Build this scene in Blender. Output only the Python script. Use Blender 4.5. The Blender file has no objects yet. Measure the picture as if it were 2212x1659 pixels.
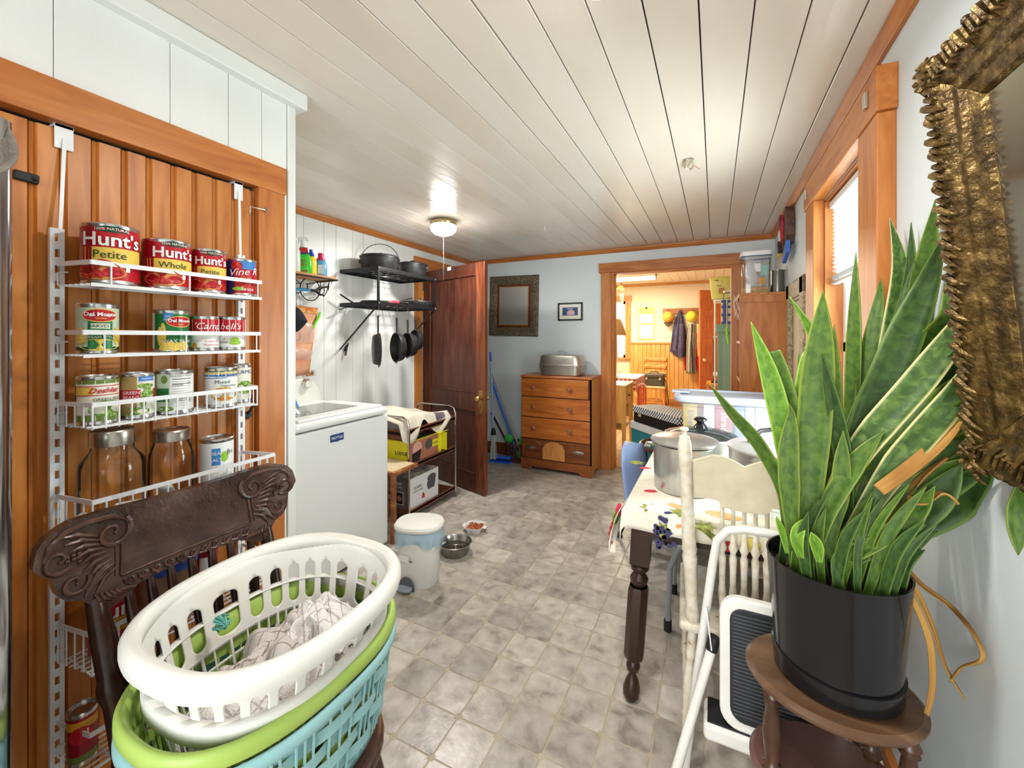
import bpy, bmesh, math, random
from mathutils import Vector, Matrix
random.seed(7)
SC = bpy.context.scene
COL = SC.collection
PI = math.pi
# ------------------------------------------------------------ camera
FPX, YAW, HOR, CXP, HC = 897.0, 0.4547, 729.0, 1106.0, 1.38
cam_d = bpy.data.cameras.new('camera')
cam_d.sensor_width = 36.0
cam_d.lens = 36.0 * FPX / 2212.0
cam_d.shift_y = -(829.5 - HOR) / 2212.0
cam_d.clip_start = 0.02
cam = bpy.data.objects.new('camera', cam_d)
cam.location = (0, 0, HC)
cam.rotation_euler = (PI / 2, 0, YAW)
COL.objects.link(cam)
SC.camera = cam
# ------------------------------------------------------------ view + world + large lights
SC.view_settings.view_transform = 'Standard'
SC.view_settings.look = 'None'
SC.view_settings.gamma = 1.0
SC.view_settings.use_curve_mapping = False
SC.view_settings.exposure = 0.34
w = bpy.data.worlds.new('daylight'); SC.world = w; w.use_nodes = True
bg = w.node_tree.nodes['Background']
bg.inputs[0].default_value = (0.86, 0.93, 1.0, 1); bg.inputs[1].default_value = 1.6
def area(name, loc, rot, sx, sy, power, color, spread=PI):
    d = bpy.data.lights.new(name, 'AREA'); d.shape = 'RECTANGLE'; d.size = sx; d.size_y = sy
    d.energy = power; d.color = color; d.spread = spread
    o = bpy.data.objects.new(name, d); o.location = loc; o.rotation_euler = rot; COL.objects.link(o); return o
# daylight through the window of the right wall and the far room's window; unseen fill added behind the camera
area('window_daylight', (0.66, 2.14, 1.35), (0, PI / 2, 0), 1.4, 0.80, 62, (0.90, 0.955, 1.0))
area('rear_fill_light', (-0.48, -3.25, 1.25), (PI / 2, 0, 0), 1.8, 2.0, 88, (0.91, 0.96, 1.0))
area('far_window_daylight', (-1.9, 6.9, 1.35), (PI / 2, 0, PI - 0.35), 0.8, 1.2, 40, (1.0, 0.95, 0.86))
# ------------------------------------------------------------ pixel helper: a point of the picture on a known plane of the room
_c, _s = math.cos(YAW), math.sin(YAW)
def at(px, py, x=None, y=None, z=None, d=None):
    r = (px - CXP) / FPX; u = -(py - HOR) / FPX
    v = Vector((_c * r - _s, _s * r + _c, u))
    t = x / v.x if x is not None else y / v.y if y is not None else (z - HC) / v.z if z is not None else d
    return Vector((v.x * t, v.y * t, v.z * t + HC))
def proj(p):
    d = -_s * p[0] + _c * p[1]
    return (CXP + FPX * (_c * p[0] + _s * p[1]) / d, HOR - FPX * (p[2] - HC) / d, d)
# ------------------------------------------------------------ materials
def lin(c):
    c = c / 255.0
    return c / 12.92 if c <= 0.04045 else ((c + 0.055) / 1.055) ** 2.4
def S(r, g, b): return (lin(r), lin(g), lin(b), 1)
MATS = {}
def mat(name, col, rough=0.5, metal=0.0, spec=0.5, alpha=None, trans=0.0, emit=None, emit_s=0.0, ior=1.45, coat=0.0, sub=0.0):
    if name in MATS: return MATS[name]
    m = bpy.data.materials.new(name); m.use_nodes = True
    b = m.node_tree.nodes['Principled BSDF']
    b.inputs['Base Color'].default_value = col if len(col) == 4 else S(*col)
    b.inputs['Roughness'].default_value = rough; b.inputs['Metallic'].default_value = metal
    b.inputs['Specular IOR Level'].default_value = spec; b.inputs['IOR'].default_value = ior
    b.inputs['Transmission Weight'].default_value = trans; b.inputs['Coat Weight'].default_value = coat
    if sub: b.inputs['Subsurface Weight'].default_value = sub; b.inputs['Subsurface Radius'].default_value = (.02, .02, .02)
    if alpha is not None: b.inputs['Alpha'].default_value = alpha
    if emit: b.inputs['Emission Color'].default_value = S(*emit); b.inputs['Emission Strength'].default_value = emit_s
    MATS[name] = m; return m
def nodes(m): return m.node_tree.nodes, m.node_tree.links, m.node_tree.nodes['Principled BSDF']
def N(m, typ, **kw):
    n = m.node_tree.nodes.new(typ)
    for k, v in kw.items(): setattr(n, k, v)
    return n
def ramp(m, stops):
    r = N(m, 'ShaderNodeValToRGB'); e = r.color_ramp.elements
    e[0].position, e[0].color = stops[0][0], S(*stops[0][1])
    e[1].position, e[1].color = stops[-1][0], S(*stops[-1][1])
    for p, c in stops[1:-1]:
        q = e.new(p); q.color = S(*c)
    return r
def coords(m, scale=(1, 1, 1), rnd=True, kind='Object'):
    ns, ln, b = nodes(m)
    t = N(m, 'ShaderNodeTexCoord'); mp = N(m, 'ShaderNodeMapping'); mp.inputs['Scale'].default_value = scale
    ln.new(t.outputs[kind], mp.inputs['Vector'])
    if rnd:
        oi = N(m, 'ShaderNodeObjectInfo'); mu = N(m, 'ShaderNodeMath', operation='MULTIPLY'); mu.inputs[1].default_value = 37.0
        ln.new(oi.outputs['Random'], mu.inputs[0]); ln.new(mu.outputs[0], mp.inputs['Location'])
        return mp, oi
    return mp, None
def noisy(name, stops, scale=6, detail=4, rough=0.5, stretch=(1, 1, 1), bump=0.0, bscale=None, metal=0.0, spec=0.5, rnd=True, dist=0.0, coat=0.0, var=0.0, alpha=None):
    """a surface whose colour wanders over noise (paint wear, plaster, cloth, stone)"""
    if name in MATS: return MATS[name]
    m = mat(name, stops[0][1], rough, metal, spec, alpha=alpha, coat=coat); ns, ln, b = nodes(m)
    mp, oi = coords(m, stretch, rnd)
    nz = N(m, 'ShaderNodeTexNoise'); nz.inputs['Scale'].default_value = scale; nz.inputs['Detail'].default_value = detail
    nz.inputs['Distortion'].default_value = dist
    ln.new(mp.outputs[0], nz.inputs['Vector'])
    r = ramp(m, stops); ln.new(nz.outputs['Fac'], r.inputs[0])
    out = r.outputs[0]
    if var and oi:
        hs = N(m, 'ShaderNodeHueSaturation'); mr = N(m, 'ShaderNodeMapRange')
        mr.inputs['To Min'].default_value = 1 - var; mr.inputs['To Max'].default_value = 1 + var
        ln.new(oi.outputs['Random'], mr.inputs[0]); ln.new(mr.outputs[0], hs.inputs['Value']); ln.new(out, hs.inputs['Color']); out = hs.outputs[0]
    ln.new(out, b.inputs['Base Color'])
    if bump:
        n2 = N(m, 'ShaderNodeTexNoise'); n2.inputs['Scale'].default_value = bscale or scale * 3; n2.inputs['Detail'].default_value = 3
        ln.new(mp.outputs[0], n2.inputs['Vector'])
        bp = N(m, 'ShaderNodeBump'); bp.inputs['Strength'].default_value = bump; bp.inputs['Distance'].default_value = 0.01
        ln.new(n2.outputs['Fac'], bp.inputs['Height']); ln.new(bp.outputs[0], b.inputs['Normal'])
    return m
def wood(name, c1, c2, c3=None, axis='Z', scale=1.0, rough=0.4, bump=0.04, var=0.08, coat=0.0, knots=True, spec=0.5):
    """stained boards: streaks along one axis, slow colour drift, a few knots"""
    if name in MATS: return MATS[name]
    m = mat(name, c1, rough, spec=spec, coat=coat); ns, ln, b = nodes(m)
    st = {'X': (0.12, 1, 1), 'Y': (1, 0.12, 1), 'Z': (1, 1, 0.12)}[axis]
    mp, oi = coords(m, st)
    nz = N(m, 'ShaderNodeTexNoise'); nz.inputs['Scale'].default_value = 26 * scale; nz.inputs['Detail'].default_value = 5; nz.inputs['Distortion'].default_value = 0.8
    ln.new(mp.outputs[0], nz.inputs['Vector'])
    stops = [(0.3, c2), (0.55, c1)] + ([(0.75, c3)] if c3 else [(0.8, c1)])
    r = ramp(m, stops); ln.new(nz.outputs['Fac'], r.inputs[0]); out = r.outputs[0]
    if knots:
        kn = N(m, 'ShaderNodeTexVoronoi'); kn.inputs['Scale'].default_value = 2.6
        kr = N(m, 'ShaderNodeMapRange'); kr.inputs['From Min'].default_value = 0.02; kr.inputs['From Max'].default_value = 0.075
        kr.inputs['To Min'].default_value = 0.75; kr.inputs['To Max'].default_value = 0.0
        st2 = {'X': (0.5, 1, 1), 'Y': (1, 0.5, 1), 'Z': (1, 1, 0.5)}[axis]
        mp2, _ = coords(m, st2); ln.new(mp2.outputs[0], kn.inputs['Vector']); ln.new(kn.outputs['Distance'], kr.inputs[0])
        mx = N(m, 'ShaderNodeMix', data_type='RGBA'); mx.inputs['B'].default_value = S(*[int(q * 0.52) for q in c2])
        ln.new(kr.outputs[0], mx.inputs['Factor']); ln.new(out, mx.inputs['A']); out = mx.outputs['Result']
    if var:
        hs = N(m, 'ShaderNodeHueSaturation'); mr = N(m, 'ShaderNodeMapRange')
        mr.inputs['To Min'].default_value = 1 - var; mr.inputs['To Max'].default_value = 1 + var
        ln.new(oi.outputs['Random'], mr.inputs[0]); ln.new(mr.outputs[0], hs.inputs['Value']); ln.new(out, hs.inputs['Color']); out = hs.outputs[0]
    ln.new(out, b.inputs['Base Color'])
    if bump:
        bp = N(m, 'ShaderNodeBump'); bp.inputs['Strength'].default_value = bump * 4; bp.inputs['Distance'].default_value = 0.004
        ln.new(nz.outputs['Fac'], bp.inputs['Height']); ln.new(bp.outputs[0], b.inputs['Normal'])
    return m
def glassy(name, tint=(240, 248, 246), rough=0.02, fac=0.12):
    """thin clear sheet: mostly see-through with a mirror glint at grazing angles"""
    if name in MATS: return MATS[name]
    m = bpy.data.materials.new(name); m.use_nodes = True; nt = m.node_tree; nt.nodes.clear()
    o = nt.nodes.new('ShaderNodeOutputMaterial'); t = nt.nodes.new('ShaderNodeBsdfTransparent'); g = nt.nodes.new('ShaderNodeBsdfGlossy')
    t.inputs[0].default_value = S(*tint); g.inputs['Roughness'].default_value = rough
    mx = nt.nodes.new('ShaderNodeMixShader'); f = nt.nodes.new('ShaderNodeFresnel'); f.inputs[0].default_value = 1.12
    ad = nt.nodes.new('ShaderNodeMath'); ad.operation = 'ADD'; ad.inputs[1].default_value = fac - 0.04; ad.use_clamp = True
    nt.links.new(f.outputs[0], ad.inputs[0]); nt.links.new(ad.outputs[0], mx.inputs[0])
    nt.links.new(t.outputs[0], mx.inputs[1]); nt.links.new(g.outputs[0], mx.inputs[2]); nt.links.new(mx.outputs[0], o.inputs[0])
    MATS[name] = m; return m
def frosted(name, tint, amount, rough=0.4):
    """milky translucent plastic or thin bag: part see-through, part diffuse"""
    if name in MATS: return MATS[name]
    m = bpy.data.materials.new(name); m.use_nodes = True; nt = m.node_tree; nt.nodes.clear()
    o = nt.nodes.new('ShaderNodeOutputMaterial'); t = nt.nodes.new('ShaderNodeBsdfTransparent'); p = nt.nodes.new('ShaderNodeBsdfPrincipled')
    p.inputs['Base Color'].default_value = S(*tint); p.inputs['Roughness'].default_value = rough
    t.inputs[0].default_value = S(*[min(255, 128 + q // 2) for q in tint])
    mx = nt.nodes.new('ShaderNodeMixShader'); mx.inputs[0].default_value = amount
    nt.links.new(t.outputs[0], mx.inputs[1]); nt.links.new(p.outputs[0], mx.inputs[2]); nt.links.new(mx.outputs[0], o.inputs[0])
    MATS[name] = m; return m
# ------------------------------------------------------------ mesh builder
class MB:
    def __init__(s): s.v = []; s.f = []
    def add(s, vs, fs, M=None):
        n = len(s.v); s.v += [tuple(M @ Vector(p)) if M else tuple(p) for p in vs]; s.f += [tuple(i + n for i in f) for f in fs]; return s
    def box(s, x0, x1, y0, y1, z0, z1, M=None):
        return s.add([(x0,y0,z0),(x1,y0,z0),(x1,y1,z0),(x0,y1,z0),(x0,y0,z1),(x1,y0,z1),(x1,y1,z1),(x0,y1,z1)],
                     [(3,2,1,0),(4,5,6,7),(0,1,5,4),(1,2,6,5),(2,3,7,6),(3,0,4,7)], M)
    def bar(s, p, q, w, h=None, up=(0, 0, 1)):
        """square bar from p to q"""
        p, q = Vector(p), Vector(q); h = h or w; d = (q - p).normalized(); u = Vector(up)
        if abs(d.dot(u)) > 0.98: u = Vector((1, 0, 0))
        a = d.cross(u).normalized() * w / 2; b = a.cross(d).normalized() * h / 2
        return s.add([p-a-b, p+a-b, p+a+b, p-a+b, q-a-b, q+a-b, q+a+b, q-a+b], [(3,2,1,0),(4,5,6,7),(0,1,5,4),(1,2,6,5),(2,3,7,6),(3,0,4,7)])
    def tube(s, pts, r, n=8, closed=False, caps=True, up=None):
        pts = [Vector(p) for p in pts]; k = len(pts); rr = r if isinstance(r, (list, tuple)) else [r] * k
        base = len(s.v); prev = None
        for i in range(k):
            if closed: d = pts[(i+1) % k] - pts[i-1]
            else: d = pts[min(i+1, k-1)] - pts[max(i-1, 0)]
            d = d.normalized() if d.length > 1e-9 else Vector((0, 0, 1))
            if prev is None:
                u = Vector(up) if up else (Vector((0, 0, 1)) if abs(d.z) < 0.9 else Vector((1, 0, 0)))
                a = d.cross(u).normalized()
            else:
                a = prev - d * prev.dot(d); a = a.normalized() if a.length > 1e-6 else d.orthogonal().normalized()
            prev = a; b = d.cross(a)
            for j in range(n):
                t = 2 * PI * j / n
                s.v.append(tuple(pts[i] + (a * math.cos(t) + b * math.sin(t)) * rr[i]))
        for i in range(k if closed else k - 1):
            for j in range(n):
                a0 = base + i * n + j; a1 = base + i * n + (j+1) % n; b0 = base + ((i+1) % k) * n + j; b1 = base + ((i+1) % k) * n + (j+1) % n
                s.f.append((a0, a1, b1, b0))
        if caps and not closed:
            s.f.append(tuple(base + j for j in reversed(range(n)))); s.f.append(tuple(base + (k-1) * n + j for j in range(n)))
        return s
    def lathe(s, prof, n=24, M=None, ax=1.0, ay=1.0, a0=0.0, a1=2 * PI):
        """profile of (r, z) turned round z; ax, ay squash it to an oval"""
        full = abs(a1 - a0 - 2 * PI) < 1e-6; m = n if full else n + 1
        vs = []; fs = []
        for (r, z) in prof:
            for j in range(m):
                t = a0 + (a1 - a0) * j / n; vs.append((r * math.cos(t) * ax, r * math.sin(t) * ay, z))
        for i in range(len(prof) - 1):
            for j in range(n):
                j2 = (j+1) % m if full else j + 1
                if prof[i] == prof[i+1]: continue
                fs.append((i*m+j, i*m+j2, (i+1)*m+j2, (i+1)*m+j))
        if full:
            if prof[0][0] > 1e-6: pass
        return s.add(vs, fs, M)
    def disc(s, r, z, n=24, M=None, ax=1.0, ay=1.0, flip=False):
        vs = [(r * math.cos(2*PI*j/n) * ax, r * math.sin(2*PI*j/n) * ay, z) for j in range(n)]
        return s.add(vs, [tuple(range(n)) if not flip else tuple(reversed(range(n)))], M)
    def cyl(s, r, z0, z1, n=24, M=None, r2=None):
        r2 = r if r2 is None else r2
        s.lathe([(r, z0), (r2, z1)], n, M); s.disc(r, z0, n, M, flip=True); s.disc(r2, z1, n, M); return s
    def prism(s, outline, h0, h1, M=None):
        """2-D outline in xy, extruded along z"""
        n = len(outline); vs = [(x, y, h0) for x, y in outline] + [(x, y, h1) for x, y in outline]
        fs = [tuple(reversed(range(n))), tuple(range(n, 2*n))] + [(i, (i+1) % n, n + (i+1) % n, n + i) for i in range(n)]
        return s.add(vs, fs, M)
    def grid(s, fn, nu, nv, M=None, wrap_u=False):
        vs = [fn(i / nu, j / nv) for j in range(nv + 1) for i in range(nu + (0 if wrap_u else 1))]
        m = nu + (0 if wrap_u else 1)
        fs = [(j*m+i, j*m+(i+1) % m, (j+1)*m+(i+1) % m, (j+1)*m+i) for j in range(nv) for i in range(nu)]
        return s.add(vs, fs, M)
    def sphere(s, c, r, n=12, M=None, sc=(1, 1, 1)):
        prof = [(r * math.sin(PI * i / n), -r * math.cos(PI * i / n)) for i in range(n + 1)]
        T = Matrix.Translation(Vector(c)) @ Matrix.Diagonal((*sc, 1))
        return s.lathe(prof, 2 * n, (M @ T) if M else T)
    def mesh(s, name):
        me = bpy.data.meshes.new(name); me.from_pydata(s.v, [], s.f); me.validate(); me.update(); return me
    def build(s, name, m, parent=None, smooth=False, bevel=0.0, seg=2, solid=0.0, sub=0, loc=None, rot=None, fix=True, ang=35, world=False, offset=0):
        me = s.mesh(name)
        if fix or smooth:
            bm = bmesh.new(); bm.from_mesh(me)
            if smooth: bmesh.ops.remove_doubles(bm, verts=bm.verts, dist=1e-6)
            if fix: bmesh.ops.recalc_face_normals(bm, faces=bm.faces)
            bm.to_mesh(me); bm.free()
        o = obj(name, me, m, parent, loc, rot, world)
        if smooth:
            for p in me.polygons: p.use_smooth = True
            try: me.set_sharp_from_angle(angle=math.radians(ang))
            except Exception: pass
        if solid:
            q = o.modifiers.new('thick', 'SOLIDIFY'); q.thickness = solid; q.offset = offset
        if bevel:
            q = o.modifiers.new('bevel', 'BEVEL'); q.width = bevel; q.segments = seg; q.limit_method = 'ANGLE'; q.angle_limit = math.radians(40)
        if sub:
            q = o.modifiers.new('sub', 'SUBSURF'); q.levels = sub; q.render_levels = sub
        return o
def obj(name, me, m, parent=None, loc=None, rot=None, world=False):
    o = bpy.data.objects.new(name, me); COL.objects.link(o)
    if m is not None and me is not None and not me.materials: me.materials.append(m)
    if loc is not None: o.location = loc
    if rot is not None: o.rotation_euler = rot
    if parent is not None:
        o.parent = parent
        if world:   # geometry was given in room coordinates; parents on the way carry no rotation
            off = Vector((0, 0, 0)); p = parent
            while p is not None: off += Vector(p.location); p = p.parent
            me.transform(Matrix.Translation(-off))
    return o
def thing(name, label, cat, loc=(0, 0, 0), rz=0.0, group=None, rot=None):
    o = bpy.data.objects.new(name, None); COL.objects.link(o); o.empty_display_size = 0.05
    o.location = loc; o.rotation_euler = rot if rot else (0, 0, rz)
    o['label'] = label; o['category'] = cat
    if group: o['group'] = group
    return o
def tag(o, label, cat, group=None, kind=None):
    if label: o['label'] = label
    if cat: o['category'] = cat
    if group: o['group'] = group
    if kind: o['kind'] = kind
    return o
def struct(o): o['kind'] = 'structure'; return o
def dup(o, parent=None):
    c = o.copy(); COL.objects.link(c)
    if parent is not None: c.parent = parent
    for ch in list(o.children): dup(ch, c)
    return c
def text_mesh(txt, size, depth=0.0006, shear=0.0, offset=0.0, align='CENTER', spacing=1.0, sx=1.0):
    """a word as flat raised letters in the xy plane, centred on the origin"""
    cu = bpy.data.curves.new('lettering', 'FONT'); cu.body = txt; cu.size = size; cu.extrude = depth; cu.shear = shear; cu.offset = offset
    cu.align_x = align; cu.align_y = 'CENTER'; cu.space_character = spacing; cu.resolution_u = 2
    o = bpy.data.objects.new('lettering', cu); COL.objects.link(o)
    me = bpy.data.meshes.new_from_object(o.evaluated_get(bpy.context.evaluated_depsgraph_get()))
    bpy.data.objects.remove(o); bpy.data.curves.remove(cu)
    if sx != 1.0:
        for v in me.vertices: v.co.x *= sx
    return me
def text_on(txt, size, m, parent, M, name='lettering', **kw):
    me = text_mesh(txt, size, **kw); me.transform(M); me.name = name
    return obj(name, me, m, parent)
def text_round(txt, size, m, parent, r, z, ang, name='lettering', rise=0.0008, tilt=0.0, arc=0.0, **kw):
    """a word wrapped round an upright cylinder of radius r, centred at angle ang"""
    me = text_mesh(txt, size, depth=0.0, **kw); bm = bmesh.new(); bm.from_mesh(me)
    bmesh.ops.triangulate(bm, faces=bm.faces); bm.to_mesh(me); bm.free()
    for v in me.vertices:
        x, y = v.co.x, v.co.y
        a = ang + x / r
        v.co = ((r + rise) * math.cos(a), (r + rise) * math.sin(a), z + y + tilt * x - arc * x * x)
    me.name = name
    return obj(name, me, m, parent)
def patch_round(parent, m, r, z0, z1, a0, a1, name='label_band', n=16, rise=0.0005):
    mb = MB(); mb.grid(lambda u, v: ((r + rise) * math.cos(a0 + (a1 - a0) * u), (r + rise) * math.sin(a0 + (a1 - a0) * u), z0 + (z1 - z0) * v), n, 1)
    return mb.build(name, m, parent, smooth=True, fix=False)
def blob_round(parent, m, r, z, ang, w, h, name='picture', n=18, rise=0.0010, wob=0.0, seed=0):
    """an oval patch lying on a cylinder"""
    rr = random.Random(seed); mb = MB(); vs = [((r + rise) * math.cos(ang), (r + rise) * math.sin(ang), z)]
    for i in range(n):
        t = 2 * PI * i / n; k = 1 + wob * (rr.random() - 0.5); x = w / 2 * math.cos(t) * k; y = h / 2 * math.sin(t) * k
        vs.append(((r + rise) * math.cos(ang + x / r), (r + rise) * math.sin(ang + x / r), z + y))
    mb.add(vs, [(0, i + 1, (i + 1) % n + 1) for i in range(n)])
    return mb.build(name, m, parent, fix=False)
def RZ(a): return Matrix.Rotation(a, 4, 'Z')
def RX(a): return Matrix.Rotation(a, 4, 'X')
def RY(a): return Matrix.Rotation(a, 4, 'Y')
def TR(x, y, z): return Matrix.Translation((x, y, z))
# ------------------------------------------------------------ the room
XL, XR, YB, ZC = -2.69, 0.482, 4.376, 2.31
XC, YC = -1.44, 1.054            # closet face and its corner
M_white = noisy('painted_panelling', [(0.3, (232, 232, 228)), (0.7, (240, 240, 237))], 3, rough=0.42, stretch=(1, 1, .08), bump=0.10, bscale=40)
M_wall = noisy('pale_wall_paint', [(0.3, (216, 224, 227)), (0.7, (224, 230, 232))], 2.5, rough=0.55, bump=0.04, bscale=60)
M_ceil = noisy('cream_gloss_boards', [(0.25, (220, 208, 192)), (0.5, (230, 220, 207)), (0.8, (234, 227, 218))], 2.2, rough=0.27, stretch=(1, .35, 1), bump=0.22, bscale=22, var=0.025)
M_dark = mat('dark_gap', (30, 26, 22), 0.9)
M_trim = wood('orange_stained_trim', (198, 124, 60), (174, 100, 42), (208, 138, 76), axis='Z', rough=0.38, knots=False, var=0.05)
M_trimY = wood('orange_stained_trim_y', (196, 120, 56), (170, 96, 38), (206, 134, 72), axis='Y', rough=0.38, knots=False, var=0.05)
M_trimX = wood('orange_stained_trim_x', (196, 120, 56), (170, 96, 38), (206, 134, 72), axis='X', rough=0.38, knots=False, var=0.05)
M_pine = wood('amber_pine', (204, 128, 56), (178, 100, 38), (214, 142, 72), axis='Z', rough=0.36, var=0.09)
M_black = mat('black_iron', (24, 24, 25), 0.5)
M_wht = mat('white_enamel', (236, 236, 236), 0.3)

# floor: grout bed with a stone-look tile for every square
M_tile = noisy('stone_tile', [(0.28, (140, 132, 121)), (0.42, (172, 164, 152)), (0.56, (188, 180, 168)), (0.76, (206, 199, 188))], 15, 8, rough=0.30, bump=0.08, bscale=50, var=0.20, dist=0.3)
M_grout = noisy('grout', [(0.3, (176, 162, 138)), (0.7, (192, 179, 156))], 20, rough=0.7)
floor = struct(MB().box(XL, XR, -3.4, YB + 0.13, -0.10, -0.0015).build('floor', M_grout))
TS = 0.1615
tile_me = MB().box(-TS/2+.0032, TS/2-.0032, -TS/2+.0032, TS/2-.0032, -0.004, 0.0).mesh('tile')
_b = bmesh.new(); _b.from_mesh(tile_me); bmesh.ops.bevel(_b, geom=[e for e in _b.edges if abs(e.verts[0].co.z - e.verts[1].co.z) > 1e-4], offset=0.008, segments=2, affect='EDGES'); _b.to_mesh(tile_me); _b.free()
tile_me.materials.append(M_tile)
cells = []; far_cells = []
for i in range(-15, 6):
    for j in range(-6, 20):
        x = -0.434 + i * TS; y = 1.352 + j * TS
        if x < XL + .06 or x > XR - .07 or y < -0.6 or y > YB + 0.06: continue
        if x < XC - 0.05 and y < YC: continue
        px, py, d = proj((x, y, 0))
        vis = d > 0.2 and -60 < px < 2270 and py < 1760
        (cells if vis else far_cells).append((d if vis else 99, x, y))
cells.sort(); far_cells += cells[300:]; cells = cells[:300]
for d, x, y in cells:
    o = obj('tile', tile_me, None, floor, (x, y, 0), (0, 0, random.choice((0, PI/2, PI, -PI/2))))
mb = MB()
for d, x, y in far_cells: mb.box(x-TS/2+.0032, x+TS/2-.0032, y-TS/2+.0032, y+TS/2-.0032, -0.004, 0)
tag(mb.build('tile_field', M_tile, floor), None, None, kind='stuff')

# ceiling boards, dark joints between them
ceiling = struct(MB().box(XL, XR, -3.4, YB, ZC + 0.012, ZC + 0.1).build('ceiling', M_dark))
seams = [-0.041 + 0.141 * k for k in range(-19, 5)]
seams = [XL] + [q for q in seams if XL + 0.03 < q < XR - 0.02] + [XR]
for a, b in zip(seams[:-1], seams[1:]):
    g = 0.0022 if a > -0.9 else 0.0014 if a > -3.4 else 0.0007
    g *= random.uniform(0.7, 1.4)
    MB().box(a + g, b - g, -3.4, YB, ZC, ZC + 0.013).build('board', M_ceil, ceiling, bevel=0.0012, seg=1)

# left wall: white sheet panelling with irregular grooves, doorway cut out near its far end
wall_left = struct(MB().box(XL - 0.10, XL - 0.006, -3.4, 3.36, 0, ZC).box(XL - 0.10, XL - 0.006, 4.20, YB, 0, ZC).box(XL - 0.10, XL - 0.006, 3.36, 4.20, 2.06, ZC).build('wall_left', M_white))
gy = [1.0] + [at(px, 500, x=XL).y for px in (640, 656, 699.7, 726, 762, 785, 812, 838, 861, 880)] + [3.36]
for a, b in zip(gy[:-1], gy[1:]):
    MB().box(XL - 0.007, XL, a + .0012, b - .0012, 0, ZC).build('panel', M_white, wall_left, bevel=0.002, seg=1)
MB().box(XL - 0.007, XL, 4.22, YB, 0, ZC).build('panel', M_white, wall_left)
# side room glimpsed past the open door
struct(MB().box(-3.6, -3.58, 3.0, 4.6, 0, ZC).build('wall_side_room', M_white))
struct(MB().box(-3.6, XL - .1, 3.0, 3.02, 0, ZC).box(-3.6, XL - .1, 4.58, 4.6, 0, ZC).box(-3.6, XL-.1, 3.0, 4.6, ZC, ZC + .02).box(-3.6, XL-.1, 3.0, 4.6, -.02, 0).build('wall_side_room_ends', M_white))

# back wall round the doorway to the far room
DX0, DX1, DZ = -0.955, 0.135, 2.045
wall_back = struct(MB().box(XL - 0.1, DX0 - .02, YB, YB + 0.13, 0, ZC).box(DX1 + .02, XR + .14, YB, YB + 0.13, 0, ZC).box(DX0 - .02, DX1 + .02, YB, YB + 0.13, DZ + .02, ZC).build('wall_back', M_wall))
# right wall round the window
WY0, WY1, WZ0, WZ1 = 1.785, 2.50, 0.62, 2.05
wall_right = struct(MB().box(XR, XR + 0.14, -3.4, WY0, 0, ZC).box(XR, XR + 0.14, WY1, YB, 0, ZC).box(XR, XR + 0.14, WY0, WY1, 0, WZ0).box(XR, XR + 0.14, WY0, WY1, WZ1, ZC).build('wall_right', M_wall))
wall_rear = struct(MB().box(XL, XR, -3.5, -3.4, 0, ZC).build('wall_rear', M_wall))

# closet: white panelled face with the pantry door in it
CD0, CD1, CDZ = -0.02, at(555, 700, x=XC).y, 1.905
wall_closet = struct(MB().box(XC - 0.10, XC - 0.006, CD1 + .03, YC, 0, ZC).box(XC - 0.10, XC - 0.006, -3.4, CD1 + .03, CDZ + .03, ZC).box(XC - 0.10, XC - 0.006, -3.4, CD0 - .03, 0, CDZ + .03)
    .box(XL, XC - 0.006, YC - 0.05, YC - 0.001, 0, ZC).build('wall_closet', M_white))
gy = [-3.4, -2.0, -1.2, -0.6, 0.0] + [at(px, 200, x=XC).y for px in (116, 368, 494, 566)] + [YC - 0.0275]
for a, b in zip(gy[:-1], gy[1:]):
    z0 = 0 if a > 0.9 else CDZ + 0.02
    MB().box(XC - 0.007, XC, a + .0008, b - .0008, z0, ZC).build('panel', M_white, wall_closet, bevel=0.0015, seg=1)
MB().box(XC - 0.03, XC + 0.005, YC - 0.026, YC + 0.006, 0, ZC - .06).build('corner_strip', M_white, wall_closet, bevel=0.003)
t = struct(MB().box(XC - 0.05, XC + 0.036, -3.4, YC + 0.035, ZC - 0.062, ZC - 0.001).build('trim_1', M_white, bevel=0.005))
# crown strips
def crown(name, p, q, m, nrm):
    nx, ny = nrm; mb = MB()
    prof = [(0, 0), (.012, 0), (.014, -.0), (.03, .03), (.034, .044), (0, .044)]
    vs = []
    for e in (p, q):
        for (a, b) in prof: vs.append((e[0] + nx * a, e[1] + ny * a, ZC - .046 + b))
    n = len(prof); mb.add(vs, [tuple(range(n)), tuple(range(2*n-1, n-1, -1))] + [(i, (i+1) % n, n + (i+1) % n, n + i) for i in range(n)])
    return struct(mb.build(name, m, bevel=0.003))
crown('trim_2', (XL, YC, 0), (XL, YB, 0), M_trimY, (1, 0))
crown('trim_3', (XL, YB, 0), (XR, YB, 0), M_trimX, (0, -1))
crown('trim_4', (XR, -3.4, 0), (XR, YB, 0), M_trimY, (-1, 0))
# baseboards
M_base = wood('dark_baseboard', (120, 62, 26), (92, 44, 16), axis='X', rough=0.4, knots=False)
struct(MB().box(XL, DX0 - .12, YB - 0.02, YB, 0, 0.135).build('baseboard_back', M_base, bevel=0.004))
struct(MB().box(XR - 0.02, XR, -3.4, YB, 0, 0.13).build('baseboard_right', M_trimY, bevel=0.004))
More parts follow.
